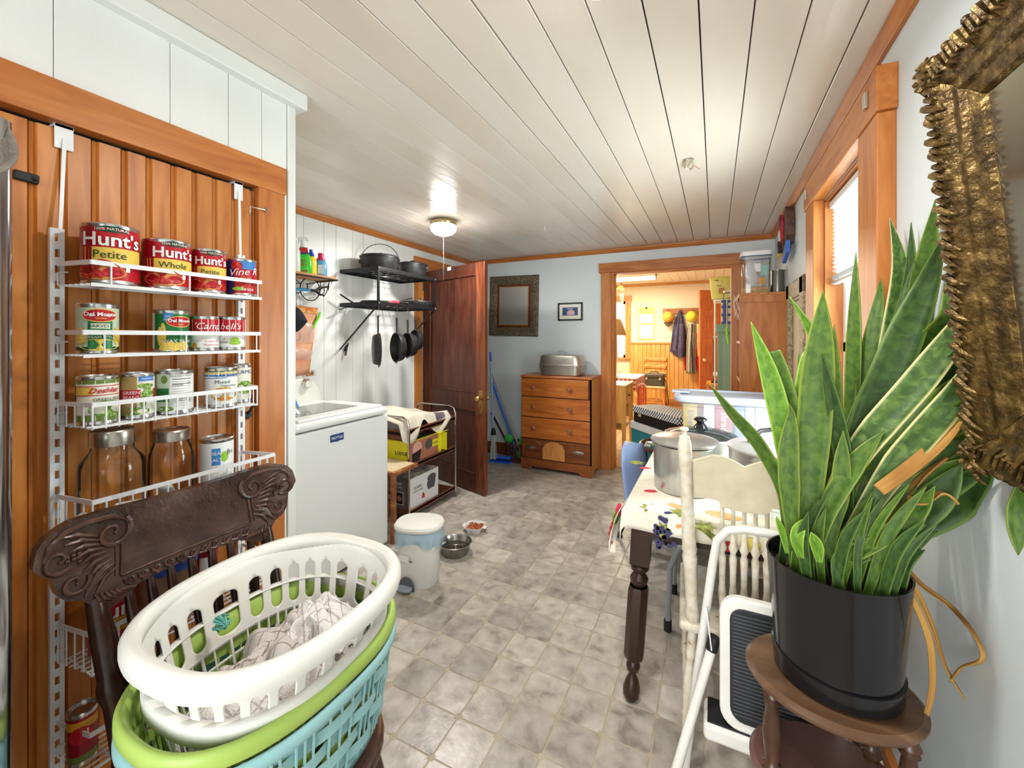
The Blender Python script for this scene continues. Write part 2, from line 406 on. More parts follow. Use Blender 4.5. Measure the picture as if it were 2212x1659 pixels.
# doorway casing to the far room
door_2 = struct(MB().box(DX0 - .02, DX0, YB - .005, YB + .135, 0, DZ).build('door_2', M_trim))
MB().box(DX1, DX1 + .02, YB - .005, YB + .135, 0, DZ).build('jamb', M_trim, door_2)
MB().box(DX0 - .02, DX1 + .02, YB - .005, YB + .135, DZ, DZ + .02).build('jamb_head', M_trimX, door_2)
MB().box(DX0 - .128, DX0 - .02, YB - .024, YB, 0, DZ + .012).build('casing', M_trim, door_2, bevel=0.003)
MB().box(DX1 + .02, DX1 + .128, YB - .024, YB, 0, DZ + .012).build('casing', M_trim, door_2, bevel=0.003)
MB().box(DX0 - .15, DX1 + .15, YB - .030, YB, DZ + .012, DZ + .115).build('head_casing', M_trimX, door_2, bevel=0.003)
# doorway of the left wall: casing only, its door is a thing of its own
door_3 = struct(MB().box(XL - .005, XL + .022, 3.285, 3.385, 0, 2.075).build('door_3', M_trim, bevel=0.003))
MB().box(XL - .005, XL + .026, 3.275, 4.30, 2.075, 2.19).build('head_casing', M_trimY, door_3, bevel=0.003)
MB().box(XL - .005, XL + .022, 4.19, 4.29, 0, 2.075).build('casing', M_trim, door_3, bevel=0.003)
# window of the right wall
XW = XR - 0.046
window_1 = struct(MB().box(XW, XR, WY0 - .185, WY0, WZ0, WZ1 + .005).build('window_1', M_trim, bevel=0.003))
MB().box(XW, XR, WY1, WY1 + .19, WZ0, WZ1 + .005).build('casing', M_trim, window_1, bevel=0.003)
MB().box(XW - .006, XR, WY0 - .2, WY1 + .21, WZ1 + .005, WZ1 + .14).build('head_casing', M_trimY, window_1, bevel=0.004)
MB().box(XR - .10, XR + .14, WY0 - .27, WY1 + .27, WZ0 - .045, WZ0).build('window_sill', M_trimY, window_1, bevel=0.006)
MB().box(XR - .03, XR, WY0 - .22, WY1 + .22, WZ0 - .145, WZ0 - .045).build('apron', M_trimY, window_1, bevel=0.004)
for y_ in (WY0 - .12, WY1 + .13):
    kk = MB().box(XW - .016, XW - .006, y_ - .012, y_ + .012, WZ1 + .05, WZ1 + .10).build('curtain_bracket', mat('nickel_bracket', (190, 184, 172), .35, .8), window_1, bevel=.002)
for a, b in ((WY0, WY0 + .012), (WY1 - .012, WY1)): MB().box(XR, XR + .14, a, b, WZ0, WZ1).build('jamb', M_trim, window_1)
MB().box(XR, XR + .14, WY0, WY1, WZ1 - .012, WZ1).build('jamb_head', M_trimY, window_1)
M_vinyl = mat('white_vinyl', (238, 240, 243), 0.35)
sash = MB().box(XR + .07, XR + .11, WY0 + .012, WY0 + .06, WZ0, WZ1).box(XR + .07, XR + .11, WY1 - .06, WY1 - .012, WZ0, WZ1).box(XR + .07, XR + .11, WY0, WY1, WZ0, WZ0 + .06).box(XR + .07, XR + .11, WY0, WY1, WZ1 - .06, WZ1).box(XR + .07, XR + .11, WY0, WY1, 1.31, 1.36).build('sash', M_vinyl, window_1, bevel=0.003)
M_glass = glassy('window_glass')
MB().box(XR + .085, XR + .089, WY0 + .05, WY1 - .05, WZ0 + .05, 1.32).build('pane', M_glass, window_1)
MB().box(XR + .085, XR + .089, WY0 + .05, WY1 - .05, 1.35, WZ1 - .05).build('pane', M_glass, window_1)
# blind: one slat each, bottom rail
M_slat = mat('blind_slat', (240, 240, 240), 0.45, trans=0.0)
bl = thing('window_blind', 'white slatted blind lowered over the upper half of the window', 'blind', (XR + .035, (WY0 + WY1) / 2, WZ1 - .02))
hw = (WY1 - WY0) / 2 - .02
MB().box(-.02, .02, -hw, hw, -.03, 0.0).build('head_rail', M_slat, bl, bevel=.002)
slat = MB().box(-.0125, .0125, -hw, hw, -.0006, .0006); sm = slat.mesh('slat'); sm.materials.append(M_slat)
zz = -.045
while zz > -.345:
    obj('slat', sm, None, bl, (0, 0, zz), (0, math.radians(38), 0)); zz -= .0195
for k in range(6): obj('slat', sm, None, bl, (0, 0, zz - k * .004))
MB().box(-.013, .013, -hw, hw, zz - .04, zz - .026).build('bottom_rail', mat('blind_rail', (196, 192, 186), .5), bl, bevel=.003)
for q in (-.6, .6): MB().box(-.0135, .0135, q*hw-.012, q*hw+.012, zz-.042, zz).build('ladder_clip', mat('blind_clip', (205, 203, 198), .5), bl)
# outside: porch posts and a far pale ground seen through the lower sash
M_post = mat('porch_paint', (150, 84, 66), 0.6)
for k, y in enumerate((2.95, 3.75)):
    p = thing('porch_post', ('nearer' if k == 0 else 'farther') + ' red-brown porch post outside the window', 'post', (1.25, y, -.3), group='porch posts')
    MB().box(-.06, .06, -.06, .06, 0, 2.7).build('shaft', M_post, p, bevel=.008); MB().box(-.08, .08, -.08, .08, 0, .18).build('plinth', M_post, p, bevel=.008)
struct(MB().box(.7, 12, -6, 14, -.5, -.35).build('ground_outside', mat('pale_ground', (200, 198, 190), .9)))
# ------------------------------------------------------------ pantry door, its casing and the white rack hung on it
M_pinecas = wood('amber_casing', (192, 116, 54), (170, 94, 38), (202, 128, 66), axis='Z', rough=0.38, knots=False, var=0.04)
M_pinecasY = wood('amber_casing_y', (192, 116, 54), (170, 94, 38), (202, 128, 66), axis='Y', rough=0.38, knots=False, var=0.04)
XD = XC - 0.012                    # door face
CY1 = at(611, 700, x=XC).y
door_1 = struct(MB().box(XC - .03, XC + .012, CD1, CY1, 0, 1.918).build('door_1', M_pinecas, bevel=.002))
MB().box(XC - .03, XC + .016, -.2, CY1 + .004, 1.905, 2.003).build('head_casing', M_pinecasY, door_1, bevel=.002)
MB().box(XC - .03, XC + .012, -.2, -.06, 0, 1.905).build('casing', M_pinecas, door_1, bevel=.002)
MB().box(XD - .04, XD - .02, CD0 - .05, CD1, 0, 1.90).build('door_back', M_dark, door_1)
ed = [CD0 - .04, .10, .235] + [at(px, 400, x=XD).y for px in (63, 131, 200, 264, 318, 371, 417, 461, 502, 541)] + [CD1 - .003]
for a, b in zip(ed[:-1], ed[1:]):
    MB().prism([(XD - .02, a + .0008), (XD - .007, a + .0008), (XD - .005, a + .006), (XD - .007, a + .009), (XD, a + .013), (XD, b - .004), (XD - .006, b - .0008), (XD - .02, b - .0008)], 0.01, 1.893).build('plank', M_pine, door_1)
h = MB().bar(at(28, 375, x=XD + .004), at(84, 390, x=XD + .004), .012, .022).build('strap_hinge', M_black, door_1, bevel=.003)
MB().sphere(at(75, 387, x=XD + .009), .006, 6).build('screw', M_black, h)
M_nick = mat('nickel', (170, 160, 150), .3, 1.0)
hk = MB().tube([at(540, 463, x=XC + .02), at(541, 446, x=XC + .02), at(552, 449, x=XC + .024), at(572, 453, x=XC + .024)], .0022, 6).build('hook_latch', M_nick, door_1, smooth=True)
MB().tube([at(576, 454, x=XC + .02) + Vector((0, .007 * math.cos(a), .007 * math.sin(a))) for a in [k * PI / 5 for k in range(10)]], .002, 6, closed=True).build('screw_eye', M_nick, hk, smooth=True)
pl = MB().tube([at(536, 850, x=XD + .004), at(545, 858, x=XD + .03), at(547, 875, x=XD + .035), at(540, 888, x=XD + .03), at(535, 892, x=XD + .004)], .005, 8).build('pull_handle', M_black, door_1, smooth=True)
def heart(cx, cz, s): return [(cx + s * 16 * math.sin(t) ** 3 / 16, cz + s * (13 * math.cos(t) - 5 * math.cos(2*t) - 2 * math.cos(3*t) - math.cos(4*t)) / 16) for t in [2 * PI * k / 20 for k in range(20)]]
c0 = at(535, 898, x=XD + .003)
MB().prism(heart(0, 0, .013), 0, .004, TR(*c0) @ RZ(PI/2) @ RX(PI/2)).build('heart_plate', M_black, pl)

M_rack = mat('white_wire', (236, 236, 238), .35)
XK = XC + .022
yL, yR = at(124, 700, x=XK).y, at(522, 700, x=XK).y
rack = thing('door_rack', 'white wire over-door rack hung on the pine pantry door', 'rack', (XK, (yL + yR) / 2, 0.30))
def rail(y, w, ztop):
    mb = MB(); zz = .30
    mb.box(XK - .012, XK, y - w/2, y - w*.17, .30, ztop).box(XK - .012, XK, y + w*.17, y + w/2, .30, ztop)
    z = .30
    while z < ztop:
        mb.box(XK - .003, XK - .0005, y - w*.2, y + w*.2, z, min(z + .019, ztop)); z += .038
    return mb.build('rail', M_rack, rack, world=True)
rail(yL, .025, 1.642); rail(yR, .022, 1.655)
for y, px in ((yL, 140), (yR, 517)):
    yy = at(px, 300, x=XD + .01).y
    w_ = .017 if px == 140 else .014
    hp = MB().box(XD + .004, XD + .007, yy - w_, yy + w_, 1.845, 1.908).build('hook_plate', M_rack, rack, world=True, bevel=.001)
    MB().box(XD - .04, XD + .007, yy - w_, yy + w_, 1.8975, 1.9045).build('hook_top', M_rack, rack, world=True)
    MB().bar((XD + .009, yy, 1.87), (XK - .002, y + (.004 if px == 140 else -.002), 1.60), .007, .003, up=(1, 0, 0)).build('strap', M_rack, rack, world=True)
# shelves: (floor height, rail height, kind, front plane, y span)
XF = XC + .138
def shelf(zf, zr, kind, y0, y1, xf=XF):
    p = thing_part = MB()
    band = .011
    for z in ([zr] if kind == 'band' else [zr]):
        p.box(xf - .003, xf, y0, y1, z - band/2, z + band/2); 
        p.bar((XK, yL, z), (xf - .0015, y0, z), .003, band); p.bar((XK, yR, z), (xf - .0015, y1, z), .003, band)
    sh = p.build('shelf', M_rack, rack, world=True)
    fl = MB(); r = .0021
    for k in range(7):
        x = XK + .006 + (xf - XK - .008) * k / 6
        f = k / 6; fl.tube([(x, yL + (y0 - yL) * f, zf), (x, yR + (y1 - yR) * f, zf)], r, 5)
    n = 2 if kind == 'band' else int((y1 - y0) / .0235)
    for k in range(n + 1):
        y = y0 + (y1 - y0) * k / n
        if kind == 'band': y = y0 + (y1 - y0) * (.09 if k == 0 else .5 if k == 1 else .97)
        fl.tube([(XK + .004, y, zf - .003), (xf - .0015, y, zf - .003), (xf - .0015, y, zr)], r, 5)
    if kind == 'band': fl.box(xf - .003, xf, y0, y1, zf - .005, zf + .003)
    else:
        fl.tube([(xf, y0, zf), (xf, y1, zf)], r, 5)
        for yy, ym in ((yL, y0), (yR, y1)):
            for k in range(5):
                f = k / 4; x = XK + .004 + (xf - XK - .006) * f; y = yy + (ym - yy) * f
                fl.tube([(x, y, zf), (x, y, zr)], r, 5)
    fl.tube([(XK + .003, yL, zf), (XK + .003, yL - .001, zf + .03), (XK + .02, yL + .012, zf + .032)], r, 5)
    fl.build('wire_floor', M_rack, sh, world=True, smooth=True)
    return sh
shelf(1.505, 1.556, 'band', .437, .842); shelf(1.338, 1.392, 'band', .424, .838)
shelf(1.168, 1.222, 'wire', .440, .828); shelf(.885, .998, 'wire', .436, .878, XC + .15)
shelf(.600, .690, 'wire', .436, .86, XC + .15); shelf(.372, .455, 'band', .436, .86)

# ---- tins and jars
M_tin = mat('tin', (205, 205, 205), .25, 1.0)
M_red = mat('label_red', (190, 24, 40), .3); M_darkred = mat('label_darkred', (150, 18, 34), .3); M_yel = mat('label_yellow', (240, 205, 90), .35)
M_cream = mat('label_cream', (236, 232, 218), .4); M_paper = mat('label_white', (240, 240, 238), .4); M_grn = mat('label_green', (30, 120, 60), .35)
M_olive = mat('label_olive', (112, 132, 60), .4); M_pgreen = mat('label_palegreen', (196, 212, 190), .4); M_blk = mat('print_black', (34, 32, 30), .5)
M_lwhite = mat('print_white', (246, 246, 244), .4); M_lred = mat('print_red', (196, 30, 44), .4); M_blue = mat('label_blue', (60, 130, 200), .4); M_navy = mat('label_navy', (36, 52, 120), .4)
M_corn = noisy('print_corn', [(.35, (226, 186, 60)), (.65, (248, 226, 120))], 220, rough=.4); M_peas = noisy('print_peas', [(.4, (70, 120, 40)), (.6, (170, 200, 90))], 260, rough=.4)
M_tom = noisy('print_tomato', [(.35, (150, 20, 24)), (.65, (226, 70, 60))], 150, rough=.35); M_spoon = mat('print_spoon', (222, 150, 80), .4); M_mix = noisy('print_mixed', [(.3, (200, 80, 40)), (.5, (236, 180, 60)), (.7, (120, 150, 50))], 220, rough=.4)
M_dgreen = mat('label_darkgreen', (22, 70, 40), .4); M_lime = mat('label_lime', (150, 196, 60), .4); M_brown = mat('label_tan', (170, 140, 90), .4); M_gold = mat('label_gold', (214, 150, 40), .4)
XT = XC + .084
def can(label, px0, px1, zb, zt, base, group, xt=XT, name='food_can', a_off=0.0, cat='can', keep=1.0):
    ya, yb = at(px0, 700, x=xt).y, at(px1, 700, x=xt).y
    y = (ya + yb) / 2; r = (yb - ya) / 2 * .94 * keep; h = zt - zb
    t = thing(name, label, cat, (xt, y, zb), group=group)
    a = math.atan2(-y, -xt) + a_off; t['_a'] = a
    pr = [(0, .004), (r*.93, .004), (r*.95, .001), (r, .0025), (r*1.0, .007), (r*.975, .010), (r*.975, h - .010), (r, h - .007), (r, h - .0025), (r*.95, h), (r*.92, h - .004), (r*.78, h - .004), (r*.75, h - .0055), (0, h - .0055)]
    MB().lathe(pr, 28).build('tin_body', M_tin, t, smooth=True)
    lb = MB().lathe([(r*.982, .011), (r*.982, h - .011)], 28).build('label_wrap', base, t, smooth=True, fix=False)
    return t, r * .984, h, a
def band(c, m, f0, f1, a0=-1.45, a1=1.45, name='label_band', rise=.0005): return patch_round(c[0], m, c[1], c[2]*f0, c[2]*f1, c[3] + a0, c[3] + a1, name, rise=rise)
def word(c, s, f, size, m, da=0.0, rise=.0022, **kw): return text_round(s, size, m, c[0], c[1], c[2]*f, c[3] + da, rise=rise, **kw)
def pic(c, m, f, da, w, h, rise=.0012, wob=.15, seed=0, name='picture'): return blob_round(c[0], m, c[1], c[2]*f, c[3] + da, w, h, name, rise=rise, wob=wob, seed=seed)
G1, G2, G3 = 'tins on the top rack shelf', 'tins on the second rack shelf', 'tins on the third rack shelf'
def hunts(lb, p0, p1, zt, sub, big, a_off, da=0.0):
    c = can(lb, p0, p1, 1.5075, zt, M_red, G1, a_off=a_off)
    band(c, M_darkred, .07, .93, -2.6, -.75); band(c, M_yel, .36, .60, -1.5 + da, 1.2); 
    h = c[2]; word(c, "Hunt's", .72, h*.30*big, M_lwhite, da, offset=.0009); word(c, sub, .48, h*.18*big, M_dgreen, da - .08)
    pic(c, M_dgreen, .90, da, h*.42, h*.10); word(c, '100% NATURAL', .90, h*.062, M_lwhite, da, rise=.0028, arc=2.0)
    pic(c, M_spoon, .20, da - .45, h*.70, h*.26, wob=0); pic(c, M_tom, .25, da - .5, h*.58, h*.30, rise=.002, wob=.35, seed=3)
    band(c, M_paper, .22, .31, .42, .58, rise=.001)
    return c
hunts('large red tomato can reading Hunt\'s Petite, leftmost on the top shelf', 170, 302, 1.655, 'Petite', 1.0, .10, -.05)
hunts('large red tomato can reading Hunt\'s Whole on the top shelf', 305, 412, 1.643, 'Whole', .92, .22, .12)
hunts('smaller red tomato can reading Hunt\'s Petite beside the chili sauce tin', 413, 487, 1.638, 'Petite', .82, .12, .05)
c = can('dark blue and red chili sauce tin, rightmost on the top shelf', 489, 552, 1.5075, 1.626, M_red, G1, a_off=.15)
band(c, M_navy, .08, .93, -2.8, -.62); band(c, M_blue, .72, .93, -.4, .9); pic(c, M_tom, .80, -.45, .03, .03); word(c, "Vine R", .64, c[2]*.26, M_lwhite, .0, shear=.25, tilt=.12); word(c, 'Sauce', .20, c[2]*.13, M_lwhite, .25)
pic(c, M_tom, .36, .12, .05, .05, wob=.3); pic(c, M_lime, .44, .15, .05, .012, wob=.5); pic(c, M_lime, .20, -.35, .03, .012, rise=.002)
def redoval(c, f, da, k=1.0):
    h = c[2]; pic(c, M_yel, f, da, h*.54*k, h*.27*k, wob=0, rise=.002); pic(c, M_red, f, da, h*.50*k, h*.235*k, wob=0, rise=.0024)
    word(c, 'Del Monte', f + .02, h*.105*k, M_lwhite, da, rise=.0032, offset=.0003); word(c, 'Quality', f - .055, h*.05*k, M_yel, da, rise=.0032, shear=.2)
c = can('pale green sweet corn tin standing alone on the second shelf', 161, 258, 1.3405, 1.462, M_pgreen, G2, a_off=.1)
h = c[2]; band(c, M_grn, .10, .66, -.55, .62); redoval(c, .76, .02); band(c, M_cream, .50, .60, -.42, .48, rise=.001); word(c, 'HARVEST', .55, h*.085, M_dgreen, .02); word(c, 'SWEET CORN', .43, h*.105, M_lwhite, .02, offset=.0004); word(c, 'CREAM STYLE', .33, h*.07, M_lwhite, .02)
pic(c, M_corn, .18, 0, h*.62, h*.24, wob=.1); pic(c, M_corn, .35, -.95, h*.2, h*.34); pic(c, M_corn, .36, .95, h*.2, h*.34); band(c, M_dgreen, .07, .14, -1.4, 1.4)
c = can('green wax beans tin beside the red soup tins', 330, 408, 1.3405, 1.455, M_grn, G2, a_off=.1)
h = c[2]; band(c, M_blue, .72, .92, -.55, -.02); word(c, 'SEA', .84, h*.06, M_lwhite, -.3); word(c, 'SALT', .77, h*.06, M_lwhite, -.3); redoval(c, .72, .40, 1.0); word(c, 'Fresh Cut', .46, h*.085, M_lwhite, .35, shear=.2); word(c, 'WAX BEANS', .26, h*.11, M_cream, .35)
for k in range(7): pic(c, M_corn, .12 + .02 * (k % 3), -.5 + .2*k, .02, .022, seed=k, wob=.4)
pic(c, M_corn, .42, -.55, .014, .062); pic(c, M_corn, .38, -.75, .012, .05); band(c, M_cream, .08, .92, -1.9, -1.15)
def soup(lb, p0, p1, zt, part, second, da):
    c = can(lb, p0, p1, 1.3405, zt, M_paper, G2, a_off=.05, xt=XT + .004); h = c[2]
    band(c, M_red, .47, .90, -3.1, 3.1); word(c, part, .70, h*.26, M_lwhite, da, shear=.3); band(c, M_paper, .10, .92, 1.1, 1.25, rise=.001)
    return c, h
c, h = soup('red and white mushroom soup tin reading Camp, left of the celery one', 409, 472, 1.443, "'Camp", 0, .18)
word(c, 'Cream of', .28, h*.085, M_lred, .45); word(c, 'Mushroom', .18, h*.085, M_lred, .45); pic(c, M_gold, .16, -.7, .012, .016)
c, h = soup('red and white celery soup tin, rightmost on the second shelf', 471, 528, 1.444, "bell's", 0, -.15)
word(c, 'of', .34, h*.08, M_blk, -.62); word(c, 'Celery', .25, h*.085, M_blk, -.62); pic(c, M_lime, .33, .2, .022, .012); pic(c, M_lime, .24, .2, .03, .014, rise=.0018)
# third shelf
c = can('white and olive green peas tin, leftmost on the third shelf', 161, 258, 1.1705, 1.288, M_cream, G3, a_off=.1)
h = c[2]; band(c, M_olive, .84, .92, -3, 3); band(c, M_olive, .08, .21, -3, 3); band(c, M_yel, .62, .78, -1.5, -.3); band(c, M_lred, .785, .80, -1.5, 1.2); band(c, M_lred, .60, .615, -1.5, 1.2); word(c, 'Deshler', .70, h*.15, M_lred, .22, shear=.35, offset=.0003); word(c, 'GREEN PEAS', .52, h*.085, M_dgreen, .42)
pic(c, M_peas, .33, .45, h*.62, h*.34); band(c, M_blk, .20, .80, -1.62, -1.35); 
c = can('green beans tin with a red band on the third shelf', 259, 334, 1.1705, 1.289, M_cream, G3, a_off=.1)
h = c[2]; band(c, M_brown, .10, .92, -1.5, -.15); band(c, M_blue, .82, .92, -.05, 1.0); word(c, 'PRE EASY', .87, h*.05, M_lwhite, .45); band(c, M_red, .42, .64, -1.4, .05, rise=.001); word(c, 'GREEN', .575, h*.095, M_lwhite, -.5); word(c, 'BEANS', .475, h*.095, M_lwhite, -.5); band(c, M_blue, .37, .42, -1.4, -.25)
for k, (f, a, w, hh) in enumerate(((.72, .35, .036, .012), (.6, .55, .012, .03), (.55, .8, .03, .012), (.42, .4, .036, .012), (.36, .2, .012, .03), (.5, .3, .012, .034))): pic(c, M_peas, f, a, w, hh, seed=k, wob=.3)
pic(c, M_peas, .18, -.3, h*.5, h*.16); band(c, M_red, .42, .64, .95, 1.5, rise=.001)
c = can('tin showing a printed nutrition table on the third shelf', 335, 417, 1.1705, 1.290, M_paper, G3, a_off=.1)
h = c[2]; band(c, M_pgreen, .10, .92, -1.6, -.35); pic(c, M_olive, .80, -.65, .016, .022, wob=0); band(c, M_grn, .30, .60, -1.2, -.4, rise=.001); pic(c, M_peas, .14, -.6, h*.3, h*.12)
word(c, 'Nutrition Facts', .88, h*.07, M_blk, .25); word(c, 'Calories', .67, h*.06, M_blk, .05); word(c, '60', .70, h*.07, M_blk, .72)
for k in range(12): band(c, M_blk, .80 - .055*k, .80 - .055*k + (.012 if k in (0, 2) else .004), -.22, .86 - .08 * (k % 3), rise=.001)
c = can('mixed vegetables tin reading Lakeside on the third shelf', 443, 511, 1.1705, 1.2905, M_paper, G3, a_off=.05)
h = c[2]; band(c, M_yel, .84, .87, -3, 3); band(c, M_blue, .78, .82, -3, 3); band(c, M_olive, .88, .915, -3, 3); band(c, M_blue, .73, .745, -3, .3); word(c, 'LAKESIDE', .80, h*.12, M_navy, .35, rise=.003); word(c, 'Mixed', .64, h*.13, M_dgreen, .02); word(c, 'Vegetables', .55, h*.08, M_dgreen, .4); pic(c, M_mix, .34, .15, h*.56, h*.34); pic(c, M_lred, .22, .1, h*.4, h*.05)
c = can('pale peas tin half hidden behind the mixed vegetables tin', 497, 541, 1.1705, 1.2935, M_cream, G3, a_off=.1, xt=XT - .034)
h = c[2]; word(c, 'LAMO', .80, h*.14, M_navy, .4); pic(c, M_peas, .40, .4, h*.4, h*.34)
# fourth shelf: glass jars and a tin
M_jar = glassy('jar_glass', (251, 253, 253), .03, .08); M_lid = mat('jar_lid', (176, 170, 160), .28, 1.0)
M_bagpaper = noisy('white_sachet', [(.3, (225, 225, 222)), (.7, (244, 244, 242))], 8, rough=.6)
def jar(lb, px0, px1, zb, zlid, zt, xt, lidf):
    ya, yb = at(px0, 900, x=xt).y, at(px1, 900, x=xt).y; y = (ya + yb) / 2; r = (yb - ya) / 2 * .93; H_ = zlid - zb
    t = thing('glass_jar', lb, 'jar', (xt, y, zb), group='glass jars on the fourth shelf'); rl = r * lidf
    prof = [(0, .003), (r*.86, .002), (r*.97, .012), (r, .03), (r, H_*.72), (r*.97, H_*.82), (rl*1.03, H_*.93), (rl*.98, H_*.96), (rl*.98, H_ + .012)]
    b = MB().lathe(prof, 32).build('glass_body', M_jar, t, smooth=True)
    MB().lathe([(rl*1.05, H_), (rl*1.06, H_ + .002), (rl*1.04, H_*1 + (zt-zlid)*.5), (rl*1.06, zt - zb - .004), (rl*1.0, zt - zb), (rl*.86, zt - zb - .001), (rl*.84, zt - zb - .003), (0, zt - zb - .003)], 32).build('lid', M_lid, t, smooth=True)
    return t, r, H_
t, r, H_ = jar('big wide glass jar with a metal lid on the fourth shelf', 163, 315, .889, 1.115, 1.152, XC + .092, .66)
a = math.atan2(-t.location.y, -t.location.x)
text_round('Ball', .055, M_jar, t, r, H_*.34, a + .5, name='embossed_script', shear=.3, rise=.002)
for k, (dx, dy, rz) in enumerate(((.0, -.02, .3), (.02, .025, 1.1))): MB().box(-.03, .03, -.012, .012, 0, .07, TR(dx, dy, .006) @ RZ(rz) @ RX(.5 - .8*k)).build('sachet', M_bagpaper, t, bevel=.006)
t, r, H_ = jar('smaller glass jar with a metal lid behind the dark chair back', 318, 418, .889, 1.098, 1.127, XC + .088, .80)
MB().box(-.026, .026, -.01, .01, 0, .07, TR(.01, .01, .03) @ RX(.5)).build('sachet', M_bagpaper, t, bevel=.006)
MB().sphere((.0, -.012, .035), .03, 8).build('dark_packet', mat('navy_packet', (40, 44, 66), .4), t, smooth=True)
c = can('open-topped looking tin with a green label end on the fourth shelf', 432, 503, .889, 1.078, M_paper, 'tins on the fourth shelf', xt=XC + .08)
band(c, M_blue, .60, .86, -.3, .2); word(c, 'SEA', .78, .013, M_lwhite, -.05); word(c, 'SALT', .68, .013, M_lwhite, -.05); pic(c, M_lime, .72, .45, .02, .03); word(c, 'fri', .78, .022, M_dgreen, .8)
c[0]['label'] = 'white tin with blue and green label behind the chair crest'
# fifth shelf, seen between the chair spindles
c = can('big red tomato tin seen between the chair spindles', 187, 288, .604, .772, M_red, 'tins low on the rack', xt=XC + .09)
band(c, M_lime, .82, .90, -.1, 1.4); word(c, '100% NATURAL', .86, .011, M_dgreen, .45); word(c, "Hunt's", .66, .05, M_lwhite, .5, offset=.0009); band(c, M_yel, .36, .55, -.1, 1.4); pic(c, M_tom, .3, .6, .06, .05); pic(c, M_gold, .45, .55, .04, .03, rise=.002)
M_bluelid = mat('blue_plastic', (34, 92, 200), .4)
t = thing('plastic_jar', 'tan jar with a bright blue lid behind the chair spindles', 'jar', at(362, 1270, x=XC + .085)); t.location.z = .604
MB().lathe([(0, 0), (.058, 0), (.062, .006), (.062, .14), (.056, .15)], 28).build('jar_body', mat('tan_jar', (170, 130, 100), .4), t, smooth=True)
MB().lathe([(.066, .148), (.067, .15), (.067, .186), (.064, .19), (.056, .189), (.054, .187), (0, .187)], 32).build('lid', M_bluelid, t, smooth=True)
c = can('plain grey-topped tin beside the blue lid', 418, 470, .604, .775, M_darkred, 'tins low on the rack', xt=XC + .085)
band(c, M_paper, .3, .8, -.5, .5)
c = can('small red tin on the lowest rack shelf', 141, 214, .376, .500, M_darkred, 'tins low on the rack', xt=XC + .085)
band(c, M_gold, .70, .86, -1.2, 1.2); pic(c, M_red, .60, -.1, .04, .04, rise=.002); band(c, M_olive, .10, .22, -1.2, 1.2); word(c, '1', .60, .03, M_lwhite, .3)
# ------------------------------------------------------------ dark pressed-back chair in front of the pantry door
M_dchair = noisy('dark_worn_wood', [(.35, (50, 31, 26)), (.55, (78, 54, 46)), (.75, (110, 90, 80))], 9, 5, rough=.24, bump=.14, bscale=90, coat=.25)
M_dcarve = noisy('carved_wood', [(.35, (54, 32, 25)), (.7, (92, 62, 50))], 20, 4, rough=.3, bump=.2, bscale=60)
M_dplain = noisy('dark_turned_wood', [(.35, (40, 22, 17)), (.7, (66, 40, 30))], 14, 4, rough=.25)
SX, SY, SZ = -0.885, 0.585, 0.462
ch = thing('pressed_back_chair', 'dark wooden chair with a carved pressed back, holding the laundry baskets', 'chair', (SX, SY, 0))
CYm = .574
def crest_x(y, z): return -1.128 - (z - .82) * .13 - .022 * (1 - ((y - CYm) / .27) ** 2)
half = [(0, 1.003), (.08, 1.005), (.16, 1.010), (.215, 1.010), (.250, .996), (.268, .972), (.271, .945), (.258, .924), (.240, .914), (.243, .900), (.240, .880), (.226, .862), (.204, .852), (.192, .836), (.186, .816), (.172, .808), (.150, .812), (.128, .824), (.112, .834), (.06, .838), (0, .842)]
prof = [(CYm + a, b) for a, b in half] + [(CYm - a, b) for a, b in reversed(half[1:-1])]
n = len(prof); mbc = MB()
fr = [(crest_x(y, z), y, z) for y, z in prof]; bk = [(x - .021, y, z) for x, y, z in fr]
cen = [(crest_x(CYm + u, .92), CYm + u, .92) for u in (-.2, -.1, 0, .1, .2)]
# front and back surfaces as a fine strip grid across the outline
def span(y):
    u = abs(y - CYm); top = None; zs = []
    for (a, b), (c, d) in zip(half[:-1], half[1:]):
        if (a - u) * (c - u) <= 0 and a != c: zs.append(b + (d - b) * (u - a) / (c - a))
    return (min(zs), max(zs)) if len(zs) >= 2 else (zs[0], zs[0]) if zs else (.93, .93)
ny, nz = 90, 8
def surf(off):
    vs = []
    for i in range(ny + 1):
        y = CYm - .2705 + .541 * i / ny; a, b = span(y)
        for j in range(nz + 1):
            z = a + (b - a) * j / nz; vs.append((crest_x(y, z) - off, y, z))
    return vs
v1, v2 = surf(0), surf(.022); q = nz + 1; L = len(v1); fs = []
for i in range(ny):
    for j in range(nz):
        a = i*q + j; fs.append((a, a+q, a+q+1, a+1)); fs.append((L+a+1, L+a+q+1, L+a+q, L+a))
    fs.append((i*q, L+i*q, L+(i+1)*q, (i+1)*q)); fs.append((i*q+nz, (i+1)*q+nz, L+(i+1)*q+nz, L+i*q+nz))
for j in range(nz): fs.append((j, j+1, L+j+1, L+j)); a = ny*q + j; fs.append((a+1, a, L+a, L+a+1))
crest = MB().add(v1 + v2, fs).build('crest_rail', M_dchair, ch, smooth=True, ang=50, world=True)
def on(y, z, lift=.001): return (crest_x(y, z) + lift, y, z)
def spiral(cy, cz, r0, turns, a0, sgn, w, k=26):
    pts = []; rad = []
    for i in range(k + 1):
        f = i / k; r = r0 * (1 - .86 * f); a = a0 + sgn * turns * 2 * PI * f
        pts.append(on(CYm + cy + r * math.cos(a), cz + r * math.sin(a))); rad.append(w * (1 - .45 * f))
    return pts, rad
